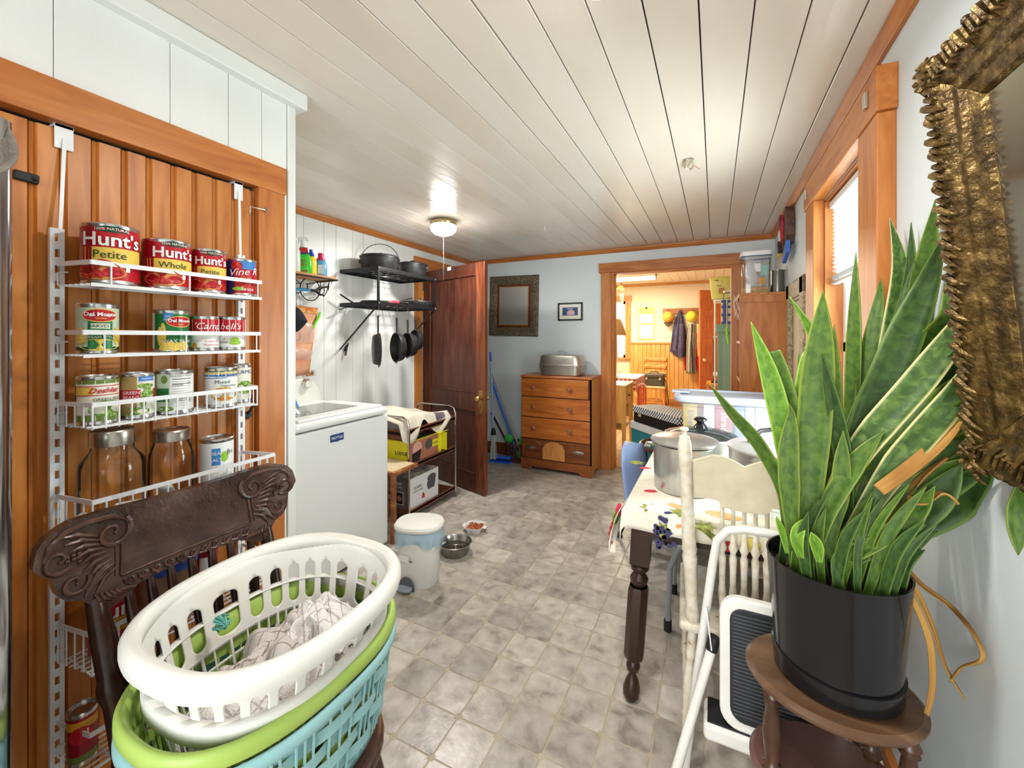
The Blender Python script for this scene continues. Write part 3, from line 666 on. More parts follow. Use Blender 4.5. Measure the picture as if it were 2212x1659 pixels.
for sgn in (-1, 1):
    cv = MB()
    for (cy, cz, r0, tn, a0, w) in ((.150, .962, .034, 1.25, PI*.75 if sgn > 0 else PI*.25, .0062), (.236, .944, .026, 1.1, PI*1.25 if sgn > 0 else -PI*.25, .0055), (.214, .890, .024, 1.2, PI*.9 if sgn > 0 else PI*.1, .0055)):
        p, r = spiral(sgn * cy, cz, r0, tn, a0, sgn, w); cv.tube(p, r, 7)
    # upper sweep and leaf fronds
    cv.tube([on(CYm + sgn*u, z) for u, z in ((.128, .982), (.15, .996), (.19, .999), (.225, .993), (.247, .975), (.256, .95))], [.003, .006, .006, .006, .005, .003], 7)
    for k in range(9):
        f = k / 8; bx, bz = .176 - .03 * f, .965 - .075 * f
        ex, ez = .232 - .05 * f, .985 - .13 * f
        mx, mz = (bx + ex) / 2 + .004, (bz + ez) / 2 + .007
        cv.tube([on(CYm + sgn*bx, bz), on(CYm + sgn*mx, mz, .003), on(CYm + sgn*ex, ez)], [.0022, .0058, .0018], 6)
    for k in range(5):
        f = k / 4; cv.tube([on(CYm + sgn*(.158 + .008*f), .905 - .02*f), on(CYm + sgn*(.180 + .006*f), .892 - .017*f, .003), on(CYm + sgn*(.196 + .004*f), .868 - .012*f)], [.002, .005, .0018], 6)
    for k in range(7):   # a bunch of beads
        cv.sphere(on(CYm + sgn*(.205 + .009*(k % 3)), .945 - .008*(k // 3)), .0045, 4)
    for k in range(7):
        f = k / 6; u = .185 - .05 * f
        cv.tube([on(CYm + sgn*u, .853 - .002*k), on(CYm + sgn*(u - .006), .838, .003), on(CYm + sgn*(u - .02), .826 + .006*f)], [.0018, .005, .0016], 6)
    cv.build('end_carving', M_dcarve, crest, world=True, smooth=True)
    MB().tube([on(CYm + sgn*.1345, .945), on(CYm + sgn*.137, .905), on(CYm + sgn*.140, .870)], .0034, 6).tube([on(CYm + sgn*.145, .942), on(CYm + sgn*.147, .905), on(CYm + sgn*.149, .872)], .0022, 6).build('panel_bead', M_dcarve, crest, world=True, smooth=True)
MB().tube([on(CYm - .14 + .28 * k / 16, .8675) for k in range(17)], .0034, 6).build('lower_bead', M_dcarve, crest, world=True, smooth=True)
lo = MB()
for k in range(11):
    u = -.125 + .025 * k; sg = -1 if u < 0 else 1
    p, r = spiral(u, .853, .0095, 1.1, 0 if sg > 0 else PI, -sg, .0036, 14); lo.tube(p, r, 6)
    lo.tube([on(CYm + u - .012*sg, .845), on(CYm + u, .842, .003), on(CYm + u + .012*sg, .858)], [.0014, .0036, .0014], 5)
lo.build('lower_carving', M_dcarve, crest, world=True, smooth=True)
# spindles and posts
def turned(p, q, prof, m, name, parent, nseg=12):
    p, q = Vector(p), Vector(q); mb = MB()
    mb.tube([p + (q - p) * f for f, r in prof], [r for f, r in prof], nseg)
    return mb.build(name, m, parent, world=True, smooth=True, ang=60)
sp = [(0, .008), (.08, .0085), (.1, .012), (.13, .0125), (.16, .009), (.35, .0085), (.5, .0105), (.53, .013), (.56, .0105), (.7, .0125), (.85, .0105), (1, .0075)]
for px in (232, 286, 335, 380, 426, 469, 509, 550):
    y = at(px, 1230, x=-1.135).y
    zt = span(y)[0] + .01; yb = SY + (y - CYm) * .86
    turned((-1.082, yb, SZ + .004), (crest_x(y, zt) - .011, y, zt), sp, M_dplain, 'spindle', ch)
po = [(0, .016), (.1, .016), (.14, .021), (.18, .017), (.45, .0165), (.5, .022), (.54, .022), (.58, .018), (.8, .0185), (.95, .016), (1, .0145)]
for px, sg in ((163, -1), (602, 1)):
    y = CYm + sg * .182
    turned((-1.062, SY + sg * .172, SZ + .004), (crest_x(y, .84) - .011, y, .842), po, M_dplain, 'back_post', ch)
seat = []
for k in range(40):
    t = 2 * PI * k / 40; c_, s_ = math.cos(t), math.sin(t)
    seat.append((.228 * math.copysign(abs(c_) ** .8, c_), (.222 + .012 * c_) * math.copysign(abs(s_) ** .8, s_)))
MB().prism(seat, SZ - .038, SZ).build('seat', noisy('worn_seat_edge', [(.35, (58, 36, 28)), (.6, (96, 60, 36)), (.75, (170, 112, 50))], 8, rough=.35), ch, bevel=.014, seg=3)
lg = [(0, .011), (.05, .014), (.12, .016), (.14, .020), (.17, .015), (.45, .018), (.6, .021), (.63, .015), (.66, .021), (.8, .019), (1, .015)]
for sx in (-1, 1):
    for sy in (-1, 1): turned((SX + sx * .215, SY + sy * .20, 0), (SX + sx * .15, SY + sy * .15, SZ - .034), lg, M_dplain, 'leg', ch)
for sy in (-1, 1): turned((SX - .19, SY + sy * .182, .17), (SX + .19, SY + sy * .182, .17), [(0, .008), (.5, .014), (1, .008)], M_dplain, 'stretcher', ch)
for sx in (-1, 1): turned((SX + sx * .205, SY - .19, .11), (SX + sx * .205, SY + .19, .11), [(0, .008), (.5, .014), (1, .008)], M_dplain, 'stretcher', ch)

# ------------------------------------------------------------ laundry baskets nested on the seat
def sup(t, a, b, e=2.5):
    c_, s_ = math.cos(t), math.sin(t)
    return (math.copysign(abs(c_) ** (2 / e), c_) * a, math.copysign(abs(s_) ** (2 / e), s_) * b)
def loft(rings, n=64, M=None, closed_bottom=False):
    """rings of (a, b, z[, e]): oval cross-sections joined upwards"""
    mb = MB(); vs = []; fs = []
    for rg in rings:
        a, b, z = rg[:3]; e = rg[3] if len(rg) > 3 else 2.5
        for k in range(n): x, y = sup(2 * PI * k / n, a, b, e); vs.append((x, y, z))
    for i in range(len(rings) - 1):
        for k in range(n): fs.append((i*n+k, i*n+(k+1) % n, (i+1)*n+(k+1) % n, (i+1)*n+k))
    if closed_bottom: fs.append(tuple(reversed(range(n))))
    return mb.add(vs, fs, M)
BX, BY = -0.865, 0.597
def woven(name, label, m, z0, z1, a0, b0, a1, b1, rim_h, rim_out, nv, bands, rot=0.0):
    t = thing(name, label, 'basket', (BX, BY, z0), rot, group='laundry baskets stacked on the chair')
    H_ = z1 - z0
    def ab(z): f = z / H_; return a0 + (a1 - a0) * f, b0 + (b1 - b0) * f
    MB_ = loft([(a0 - .004, b0 - .004, 0), (a0 - .006, b0 - .006, .004)], 56, closed_bottom=True); MB_.build('base', m, t, smooth=True)
    lo_ = loft([(*ab(0), 0), (*ab(.03), .03)], 56); lo_.build('foot_band', m, t, smooth=True, solid=.003)
    wv = MB()
    for k in range(nv):
        for dk in (-.26, 0, .26):
            pts = []
            tt = 2 * PI * (k + dk) / nv
            for j in range(9):
                z = .02 + (H_ - .04) * j / 8; a, b = ab(z); off = .0035
                x, y = sup(tt, a + off, b + off); pts.append((x, y, z))
            wv.tube(pts, .0028, 5)
    for i, zc in enumerate(bands):
        n = nv * 6; vs = []; hh = .0125
        for k in range(n):
            tt = 2 * PI * k / n; ph = math.cos(PI * (k / 6)) * (1 if i % 2 else -1)
            a, b = ab(zc); x, y = sup(tt, a + .003 + .0045 * ph, b + .003 + .0045 * ph); vs += [(x, y, zc - hh), (x, y, zc + hh)]
        wv.add(vs, [(2*k, 2*((k+1) % n), 2*((k+1) % n)+1, 2*k+1) for k in range(n)])
    wv.build('woven_wall', m, t, smooth=True)
    r = rim_out; a, b = a1, b1
    loft([(a - .002, b - .002, H_ - rim_h - .012), (a + .004, b + .004, H_ - rim_h), (a + r*.75, b + r*.75, H_ - rim_h), (a + r, b + r, H_ - rim_h + .004), (a + r*.98, b + r*.98, H_ - .012), (a + r*.75, b + r*.75, H_ - .002), (a + r*.4, b + r*.4, H_), (a + .002, b + .002, H_ - .004), (a - .004, b - .004, H_ - .014), (a - .006, b - .006, H_ - rim_h - .02)], 72).build('rim', m, t, smooth=True, ang=60)
    return t
M_aqua = noisy('aqua_plastic', [(.3, (136, 186, 190)), (.7, (160, 204, 206))], 4, rough=.38); M_lgreen = noisy('green_plastic', [(.3, (160, 190, 84)), (.7, (182, 208, 110))], 4, rough=.38)
M_offw = noisy('off_white_plastic', [(.3, (222, 220, 210)), (.6, (232, 231, 225)), (.8, (226, 216, 196))], 3, rough=.38)
woven('aqua_laundry_basket', 'aqua woven plastic laundry basket, lowest on the chair seat', M_aqua, SZ + .001, .676, .172, .216, .196, .254, .026, .010, 26, (.045, .082, .119, .156))
woven('green_laundry_basket', 'light green plastic laundry basket nested in the aqua one', M_lgreen, SZ + .010, .716, .156, .200, .188, .246, .034, .017, 26, (.05, .09, .13, .17))
# white basket: slotted wall, rolled rim, outer flange
zb, zr = .540, .825
wb = thing('white_laundry_basket', 'off-white slotted laundry basket on top, filled with towels', 'basket', (BX - .002, BY + .006, zb), .05, group='laundry baskets stacked on the chair')
Hh = zr - zb
def wab(z): f = z / Hh; return .132 + (.205 - .132) * f ** .8, .168 + (.228 - .168) * f ** .8
ns = 26
top_, bot_, hw_ = Hh - .058, Hh - .148, .0150
per = 2 * PI * .205 / ns
def halfw(z):
    if z >= top_ or z <= bot_: return 0.0
    c_ = top_ - hw_ if z > top_ - hw_ else bot_ + hw_ if z < bot_ + hw_ else z
    return math.sqrt(max(0, hw_ * hw_ - (z - c_) ** 2))
zs_ = [bot_ - .018, bot_ - .008, bot_] + [bot_ + hw_ * (1 - math.cos(PI/2 * k / 6)) for k in range(1, 7)] + [bot_ + hw_ + (top_ - bot_ - 2*hw_) * k / 5 for k in range(1, 5)] + [top_ - hw_ + hw_ * math.sin(PI/2 * k / 6) for k in range(0, 7)] + [top_ + .012, top_ + .03, Hh]
vs = []; fs = []; kc = 6
for j, z in enumerate(zs_):
    a, b = wab(z); w_ = halfw(z) / per
    for i in range(ns):
        for k in range(kc + 1):
            u = i + w_ + (1 - 2 * w_) * k / kc; x, y = sup(2 * PI * u / ns, a, b, 2.6); vs.append((x, y, z))
row = ns * (kc + 1)
for j in range(len(zs_) - 1):
    for i in range(ns):
        for k in range(kc): q_ = j * row + i * (kc + 1) + k; fs.append((q_, q_ + 1, q_ + row + 1, q_ + row))
MB().add(vs, fs).build('slotted_wall', M_offw, wb, smooth=True, solid=.0035)
lat = MB()
for k in range(4):
    z = .012 + (bot_ - .024) * k / 3; a, b = wab(z); lat.tube([(*sup(2*PI*i/80, a, b, 2.6), z) for i in range(80)], .0028, 5, closed=True)
for i in range(ns * 2):
    lat.tube([(*sup(2*PI*i/(ns*2), *wab(z), 2.6), z) for z in (.002, bot_*.3, bot_*.6, bot_ - .012)], .0024 if i % 2 else .0038, 5)
lat.build('lattice_wall', M_offw, wb, smooth=True)
loft([(.131, .167, 0), (.129, .165, .003)], 64, closed_bottom=True).build('base', M_offw, wb, smooth=True)
a, b = wab(Hh)
loft([(a - .003, b - .003, Hh - .03), (a - .002, b - .002, Hh - .008), (a + .004, b + .004, Hh + .002), (a + .014, b + .014, Hh + .004), (a + .021, b + .021, Hh - .001), (a + .026, b + .026, Hh - .010), (a + .026, b + .026, Hh - .024), (a + .024, b + .024, Hh - .034), (a + .021, b + .021, Hh - .034)], 80).build('rolled_rim', M_offw, wb, smooth=True, solid=.003, ang=70)
a, b = wab(Hh - .112)
loft([(a + .001, b + .001, Hh - .100), (a + .014, b + .014, Hh - .098), (a + .018, b + .018, Hh - .104), (a + .017, b + .017, Hh - .130)], 80).build('flange', M_offw, wb, smooth=True, solid=.003, ang=70)
# towels crumpled in it
def towel(name, label, m, cx, cy, z0, rx, ry, hgt, seed, grp, rot=0.0):
    rr = random.Random(seed); ph = [(rr.uniform(0, 6.28), rr.uniform(14, 40), rr.uniform(0, 6.28)) for _ in range(7)]
    def fn(u, v):
        x = (u - .5) * 2; y = (v - .5) * 2; q = math.sqrt(x*x*.5 + y*y*.5); rad = max(abs(x), abs(y)) + 1e-6; k = math.hypot(x, y) + 1e-6
        sx, sy = x * rad / k, y * rad / k
        dome = (1 - min(1, rad) ** 2.2)
        fold = 0
        for a, f, p in ph: fold += abs(math.sin((x * math.cos(a) + y * math.sin(a)) * f * .16 + p + .9 * math.sin(3 * y + a))) ** .6 - .6
        z = z0 + hgt * dome + .0135 * fold
        wx = .012 * math.sin(9 * y + ph[0][0]) ; wy = .012 * math.sin(8 * x + ph[1][0])
        return ((sx * 1.0) * rx + wx, sy * ry + wy, z)
    t = MB().grid(fn, 84, 84).build(name, m, None, smooth=True, solid=.003, fix=False, ang=180, loc=(cx, cy, 0), rot=(0, 0, rot))
    tag(t, label, 'towel', grp); return t
def checked(name, base, line, sc, w=.10):
    if name in MATS: return MATS[name]
    m = noisy(name, [(.3, base), (.7, tuple(min(255, q + 10) for q in base))], 30, rough=.85, bump=.5, bscale=260); ns_, ln, b = nodes(m)
    src = b.inputs['Base Color'].links[0].from_socket
    tc = N(m, 'ShaderNodeUVMap') if False else N(m, 'ShaderNodeTexCoord'); sp_ = N(m, 'ShaderNodeSeparateXYZ'); ln.new(tc.outputs['Generated'], sp_.inputs[0]); prev = None
    for ax in ('X', 'Y'):
        mu = N(m, 'ShaderNodeMath', operation='MULTIPLY'); mu.inputs[1].default_value = sc; fr_ = N(m, 'ShaderNodeMath', operation='FRACT'); lt = N(m, 'ShaderNodeMath', operation='LESS_THAN'); lt.inputs[1].default_value = w
        ln.new(sp_.outputs[ax], mu.inputs[0]); ln.new(mu.outputs[0], fr_.inputs[0]); ln.new(fr_.outputs[0], lt.inputs[0])
        if prev is None: prev = lt.outputs[0]
        else:
            mx = N(m, 'ShaderNodeMath', operation='MAXIMUM'); ln.new(prev, mx.inputs[0]); ln.new(lt.outputs[0], mx.inputs[1]); prev = mx.outputs[0]
    mix = N(m, 'ShaderNodeMix', data_type='RGBA'); mix.inputs['B'].default_value = S(*line)
    ln.new(prev, mix.inputs['Factor']); ln.new(src, mix.inputs['A']); ln.new(mix.outputs['Result'], b.inputs['Base Color'])
    return m
M_tw = checked('grey_check_towel', (204, 196, 190), (150, 138, 130), 9, .07); M_tw2 = checked('white_towel', (232, 228, 226), (196, 186, 180), 7, .1)
towel('dish_towel', 'crumpled grey checked dish towel heaped in the white basket', M_tw, BX + .03, BY + .02, .640, .140, .168, .075, 3, 'towels in the white basket', .5)
towel('dish_towel', 'whiter checked towel folded at the right of the heap', M_tw2, BX + .045, BY + .075, .672, .105, .085, .072, 11, 'towels in the white basket', -.6)
towel('dish_towel', 'small white towel bunched at the near end of the basket', M_tw2, BX + .06, BY - .11, .655, .09, .08, .035, 23, 'towels in the white basket', .2)
sc_ = MB(); rr = random.Random(5); cpos = at(478, 1345, z=.74)
for k in range(9):
    a = rr.uniform(0, PI); q_ = [Vector(cpos) + Matrix.Rotation(a, 3, 'X') @ Matrix.Rotation(rr.uniform(0, PI), 3, 'Z') @ Vector((.018 * math.cos(t), .018 * math.sin(t), 0)) for t in [2 * PI * i / 14 for i in range(14)]]
    sc_.tube(q_, .0012, 4, closed=True)
tag(sc_.build('mesh_scrubber', frosted('aqua_mesh', (120, 200, 190), .8), None, smooth=True), 'small aqua net scrubber tucked beside the towels', 'scrubber')

# ------------------------------------------------------------ steel refrigerator edge and the hat on its corner
M_steel = noisy('brushed_steel', [(.3, (150, 148, 150)), (.7, (176, 174, 176))], 5, rough=.14, metal=1.0, stretch=(1, 1, .02))
fx, fy = -.985, .246
fr_ = thing('refrigerator', 'steel refrigerator whose corner shows at the left edge', 'refrigerator', (-1.2, -.1, 0))
out = [(-1.42, -.45), (fx, -.45)] + [(fx - .03 + .03 * math.cos(a), fy - .03 + .03 * math.sin(a)) for a in [k * PI / 16 for k in range(9)]] + [(-1.42, fy)]
MB().prism(out, .06, 1.72).build('cabinet', M_steel, fr_, world=True, smooth=True, ang=40)
MB().prism([(x * .98 - .02, y) for x, y in out], .0, .06).build('kick_plate', M_dark, fr_, world=True)
MB().tube([(fx + .035, -.35, .8), (fx + .035, -.35, 1.5)], .012, 10).tube([(fx, -.35, .85), (fx + .035, -.35, .85)], .008, 8).tube([(fx, -.35, 1.45), (fx + .035, -.35, 1.45)], .008, 8).build('handle', M_steel, fr_, world=True, smooth=True)
M_felt = noisy('grey_felt', [(.3, (120, 112, 104)), (.7, (150, 142, 132))], 60, rough=.95, bump=.3, bscale=300)
ht = thing('felt_hat', 'grey felt hat hanging over the refrigerator corner', 'hat', (-.965, .118, 1.69))
Mh = RY(math.radians(62)) @ RX(math.radians(-14)) @ Matrix.Scale(.74, 4)
MB().lathe([(.0, .105), (.03, .108), (.06, .10), (.078, .075), (.086, .03), (.09, 0)], 32, Mh, 1.0, 1.18).build('crown', M_felt, ht, smooth=True, solid=.003)
MB().lathe([(.09, 0), (.105, -.004), (.125, -.001), (.142, .008), (.15, .016)], 40, Mh, 1.0, 1.15).build('brim', M_felt, ht, smooth=True, solid=.004)
MB().lathe([(.0905, .003), (.0895, .028)], 40, Mh, 1.0, 1.18).build('hat_band', mat('dark_ribbon', (52, 44, 52), .6), ht, smooth=True, solid=.002)
# ------------------------------------------------------------ brown panelled door standing open
M_mahog = wood('red_brown_door', (80, 40, 25), (58, 26, 15), (98, 54, 34), axis='Z', rough=.38, knots=False, var=0, scale=.8)
hx, hy = -2.655, 3.405; ex, ey = -1.782, 3.135; ang = math.atan2(ey - hy, ex - hx); DWd = math.hypot(ex - hx, ey - hy)
dr = thing('panel_door', 'dark red-brown panelled door standing open into the room', 'door', (hx, hy, .012), ang)
T_ = .036
dz = 2.03
stile = .115
MB().box(0, stile, -T_/2, T_/2, 0, dz).build('stile', M_mahog, dr, bevel=.002); MB().box(DWd - stile, DWd, -T_/2, T_/2, 0, dz).build('stile', wood('door_edge_wood', (112, 58, 32), (80, 38, 20), (140, 84, 52), axis='Z', rough=.3, knots=False, var=0), dr, bevel=.002)
for a, b in ((0, .16), (.72, .88), (1.925, dz)): MB().box(stile, DWd - stile, -T_/2, T_/2, a, b).build('door_rail', M_mahog, dr, bevel=.002)
for a, b in ((.16, .72), (.88, 1.925)):
    MB().box(stile, DWd - stile, -.008, .008, a, b).build('door_panel', M_mahog, dr)
    for s in (-1, 1):
        mm = MB(); y = s * .013
        for p, q in (((stile, a), (DWd - stile, a)), ((DWd - stile, a), (DWd - stile, b)), ((DWd - stile, b), (stile, b)), ((stile, b), (stile, a))): mm.bar((p[0], y, p[1]), (q[0], y, q[1]), .016, .016)
        mm.build('moulding', M_mahog, dr, bevel=.003)
M_brass = noisy('worn_brass', [(.3, (150, 116, 60)), (.7, (196, 166, 104))], 40, rough=.35, metal=1.0)
kx = DWd - .052
for s in (-1, 1):
    pl = MB().box(kx - .026, kx + .026, min(s*T_/2, s*(T_/2+.003)), max(s*T_/2, s*(T_/2+.003)), .695, .905).build('lock_plate', M_brass, dr, bevel=.001)
    MB().lathe([(.0, .055), (.018, .052), (.026, .04), (.022, .028), (.011, .02), (.010, 0), (.016, 0)], 20, TR(kx, s*T_/2, .835) @ RX(-s*PI/2)).build('knob', M_brass, pl, smooth=True)
    MB().box(kx - .004, kx + .004, s*(T_/2+.003) - .001, s*(T_/2+.003) + .001, .745, .765).build('keyhole', M_dark, pl)
MB().box(DWd - .001, DWd + .002, -.012, .012, .71, .90).build('latch_plate', M_brass, dr)
for z in (.25, 1.75): MB().cyl(.007, z, z + .09, 10, TR(-.004, -T_/2, 0)).build('hinge', M_brass, dr, smooth=True)
MB().box(.40, .45, -T_/2 - .004, T_/2 + .002, dz - .03, dz + .004).build('white_clip', M_wht, dr)

# ------------------------------------------------------------ washing machine
WX0, WX1, WYa, WYb = -2.66, -1.955, 1.435, 2.122
wm = thing('washing_machine', 'white top-loading washing machine with a glass lid', 'washing machine', ((WX0 + WX1) / 2, (WYa + WYb) / 2, 0))
M_wash = mat('washer_enamel', (238, 238, 237), .25); M_tinted = mat('washer_glass', (116, 120, 116), .06, coat=.5)
MB().box(WX0 + .02, WX1, WYa, WYb, .02, .868).build('cabinet', M_wash, wm, world=True, bevel=.012, seg=3)
MB().box(WX0 + .02, WX1 + .004, WYa - .002, WYb + .002, .874, .925).build('top_deck', M_wash, wm, world=True, bevel=.028, seg=4)
MB().box(-2.42, WX1 + .045 - .06, WYa + .035, WYb - .04, .922, .940).build('lid', M_wash, wm, world=True, bevel=.008, seg=3)
MB().box(-2.37, -2.065, WYa + .085, WYb - .16, .9395, .9425).build('lid_glass', M_tinted, wm, world=True, bevel=.001)
con = [(1.44, .90), (2.13, .90), (2.118, .945), (2.09, 1.0), (2.05, 1.06), (2.02, 1.082), (1.97, 1.092), (1.44, 1.098)]
MB().prism([(y, z) for y, z in con], -2.655, -2.575, Matrix(((0, 0, 1, 0), (1, 0, 0, 0), (0, 1, 0, 0), (0, 0, 0, 1)))).build('console', mat('washer_console', (228, 226, 216), .35), wm, world=True, bevel=.012, seg=3)
kp = at(661, 829, x=-2.574)
kb = MB().lathe([(0, .026), (.026, .026), (.03, .022), (.032, .010), (.036, .006), (.038, 0)], 28, TR(*kp) @ RY(PI/2)).build('dial_knob', mat('chrome', (210, 208, 205), .12, 1.0), wm, world=True, smooth=True)
MB().lathe([(0, .0275), (.024, .0275), (.0245, .0262)], 24, TR(*kp) @ RY(PI/2)).build('dial_face', mat('dial_cream', (226, 222, 210), .4), kb, world=True)
lg_ = at(728, 944, x=WX1 + .002)
bd = MB().prism([(-.046, -.022), (-.02, -.021), (0, -.026), (.02, -.021), (.046, -.022), (.046, .018), (-.046, .018)], 0, .003, TR(*lg_) @ RZ(PI/2) @ RX(PI/2)).build('badge', mat('badge_navy', (36, 66, 122), .35), wm, world=True)
text_on('MAYTAG', .024, M_lwhite, wm, TR(*(Vector(lg_) - Vector(wm.location) + Vector((.0035, 0, -.003)))) @ RZ(PI/2) @ RX(PI/2), sx=.86, depth=.0004)
# booklets leaning on the lid by the closet corner
for k, (m, px, lb) in enumerate(((mat('booklet_red', (196, 40, 54), .5), 634, 'red booklet hanging over the washer lid edge'), (mat('booklet_gold', (206, 168, 70), .5), 639, 'narrow gold booklet between the red and blue ones on the washer'), (mat('booklet_blue', (74, 140, 206), .5), 645, 'blue booklet with white pages over the washer lid'))):
    b0 = at(px, 875, x=-2.19 + .03 * k); b0.z = .943
    t = thing('booklet', lb, 'booklet', b0, group='booklets on the washer')
    MB().grid(lambda u, v: (-.05 * v - .05 * v * v, (u - .5) * .012 - .012 * v, .03 + .13 * v), 2, 8).build('cover', m, t, solid=.004)
    MB().grid(lambda u, v: (.004 - .05 * v - .05 * v * v, (u - .5) * .014, .0 + .055 * v), 2, 5).build('pages', M_paper, t, solid=.006)

# ------------------------------------------------------------ hanging organiser, mask and brush on the panelled wall
og = thing('wall_organizer', 'peach hanging pocket organizer on the white panelled wall', 'organizer', (XL + .004, at(655, 740, x=XL).y, 1.18))
M_peach = noisy('peach_cloth', [(.3, (222, 150, 112)), (.7, (236, 178, 142))], 12, rough=.7)
def wl(px, py, x=XL + .006): p = at(px, py, x=x); return p
tl, tr_, bl_, br_ = wl(606, 655), wl(686, 665), wl(600, 822), wl(668, 806)
def q4(a, b, c, d, off, bulge, nu=10, nv=10, wav=0.0):
    def fn(u, v):
        p = (a * (1-u) + b * u) * (1-v) + (c * (1-u) + d * u) * v
        return (p.x + off + bulge * math.sin(PI*u) * math.sin(PI*min(1, v*1.0)) + wav * math.sin(u * 26), p.y, p.z)
    return MB().grid(fn, nu, nv)
q4(tl, tr_, bl_, br_, 0, .006).build('backing', M_peach, og, world=True, solid=.003, smooth=True)
q4(wl(607, 658), wl(686, 667), wl(607, 668), wl(685, 679), .006, .002).build('top_band', noisy('leaf_print', [(.4, (222, 120, 50)), (.6, (240, 190, 120))], 30, rough=.7), og, world=True, solid=.003)
for (y0, y1, y2, y3) in ((690, 742, 704, 735), (745, 778, 745, 772)):
    q4(wl(606, y0), wl(684 if y0 < 720 else 674, y0 + 12), wl(603, y1), wl(680 if y0 < 720 else 668, y1 - 2), .012, .022, 16, 8, .004).build('pocket', frosted('clear_vinyl', (244, 220, 206), .45, .15), og, world=True, smooth=True)
pk = thing('peeler', 'lime green peeler handle sticking out of the organizer pocket', 'peeler', wl(682, 700, XL + .02))
MB().tube([wl(674, 712, XL + .02), wl(680, 700, XL + .022), wl(688, 685, XL + .024), wl(692, 674, XL + .024)], [.006, .009, .010, .006], 10).build('grip', mat('lime_plastic', (120, 214, 50), .35), pk, world=True, smooth=True)
MB().tube([wl(674, 712, XL + .02), wl(667, 726, XL + .018)], .003, 6).build('blade_arm', M_nick, pk, world=True, smooth=True)
mk = thing('face_mask', 'black cloth face mask hanging by its cords from the iron bracket', 'mask', wl(647, 690, XL + .12))
def mfn(u, v):
    pA = [wl(638, 663, XL + .12), wl(650, 664, XL + .14), wl(664, 694, XL + .15)]; pB = [wl(637, 716, XL + .12), wl(642, 722, XL + .13), wl(664, 695, XL + .15)]
    def bz(p, t): return p[0] * (1-t)**2 + p[1] * 2*t*(1-t) + p[2] * t*t
    a, b = bz(pA, u), bz(pB, u); return a * (1-v) + b * v + Vector((.02 * math.sin(PI*v), -.02 * math.sin(PI * v), 0))
MB().grid(mfn, 12, 10).build('cloth', mat('black_cloth', (26, 27, 36), .85), mk, world=True, smooth=True, solid=.002)
MB().tube([wl(640, 664, XL + .12), wl(642, 640, XL + .10), wl(645, 632, XL + .052), wl(650, 664, XL + .14)], .0012, 5).tube([wl(643, 716, XL + .12), wl(649, 724, XL + .12), wl(647, 733, XL + .12), wl(641, 736, XL + .12)], .0012, 5).build('ear_cord', M_black, mk, world=True, smooth=True)
br = thing('straw_brush', 'brown bristle brush behind the washer console', 'brush', wl(676, 812, XL + .05))
MB().tube([wl(662, 811, XL + .05), wl(672, 809, XL + .05)], .008, 8).build('brush_handle', M_pine, br, world=True, smooth=True)
bm_ = MB(); rr = random.Random(2)
for k in range(46):
    p = wl(669 + rr.uniform(-3, 3), 810 + rr.uniform(-2, 2), XL + .05); q = wl(676 + rr.uniform(-3, 8), 803 + rr.uniform(-5, 8), XL + .05 + rr.uniform(-.02, .02)); bm_.tube([p, q], .0008, 3)
tag(bm_.build('bristles', mat('straw', (150, 110, 60), .8), br, world=True), None, None, kind='stuff')

# ------------------------------------------------------------ wooden bracket shelf with cleaning bottles
sy0, sy1, sx1, sz = 1.62, 2.150, -2.47, 1.800
ws = thing('bracket_shelf', 'small wooden wall shelf on a scrolled black iron bracket', 'shelf', (XL + .11, 1.9, sz))
MB().box(XL + .002, sx1, sy0, sy1, sz, sz + .016).build('shelf_board', wood('honey_board', (206, 134, 66), (180, 108, 46), axis='Y', rough=.4, knots=False), ws, world=True, bevel=.002)
MB().tube([(XL + .004, sy1 + .004, sz - .004), (sx1 + .004, sy1 + .004, sz - .004), (sx1 + .004, sy0, sz - .004)], .007, 8).build('iron_edge', M_black, ws, world=True, smooth=True)
def arc(c, r, a0, a1, n=20): return [Vector(c) + Vector((0, r * math.cos(a0 + (a1-a0)*i/n), r * math.sin(a0 + (a1-a0)*i/n))) for i in range(n + 1)]
xg = XL + .05
xi = MB(); cc = at(670, 625, x=xg)
xi.tube(arc(cc, .082, 0, 2*PI, 28)[:-1], .004, 6, closed=True)
for px in (637, 692, 712): xi.tube([at(px, 600, x=xg), at(px - (0 if px < 700 else 3), 628, x=xg)], .0035, 6)
xi.tube([at(690, 632, x=xg), at(693, 624, x=xg), at(699, 622, x=xg), at(701, 628, x=xg), at(699, 634, x=xg), at(694, 636, x=xg), at(699, 641, x=xg), at(706, 630, x=xg), at(710, 612, x=xg)], .0035, 6)
xi.tube([at(634, 612, x=xg), at(650, 612, x=xg)], .003, 6).tube([at(634, 632, x=xg), at(650, 633, x=xg)], .003, 6).tube([at(664, 614, x=xg), at(664, 623, x=xg), at(668, 626, x=xg)], .004, 6)
xi.tube([at(716, 605, x=xg), at(717, 610, x=xg), at(715, 613, x=xg)], .003, 6).tube([at(650, 612, x=xg), at(640, 606, x=xg), at(637, 600, x=xg)], .003, 6)
xi.tube([(XL + .003, cc.y, sz - .03), (xg, cc.y, sz - .03)], .0035, 6).tube([(XL + .003, sy1 - .05, sz - .02), (xg, sy1 - .05, sz - .02)], .0035, 6)
for z_ in (sz + .05, sz + .075, sz + .025): xi.tube([(XL + .006, 2.04, z_), (XL + .006, 2.12, z_)], .0025, 5)
xi.tube([(XL + .006, 2.05, sz), (XL + .006, 2.05, sz + .08)], .0025, 5)
xi.build('scroll_bracket', M_black, ws, world=True, smooth=True)
tl_ = thing('scraper', 'blue-handled scraper resting in the iron bracket', 'tool', at(662, 626, x=xg + .03))
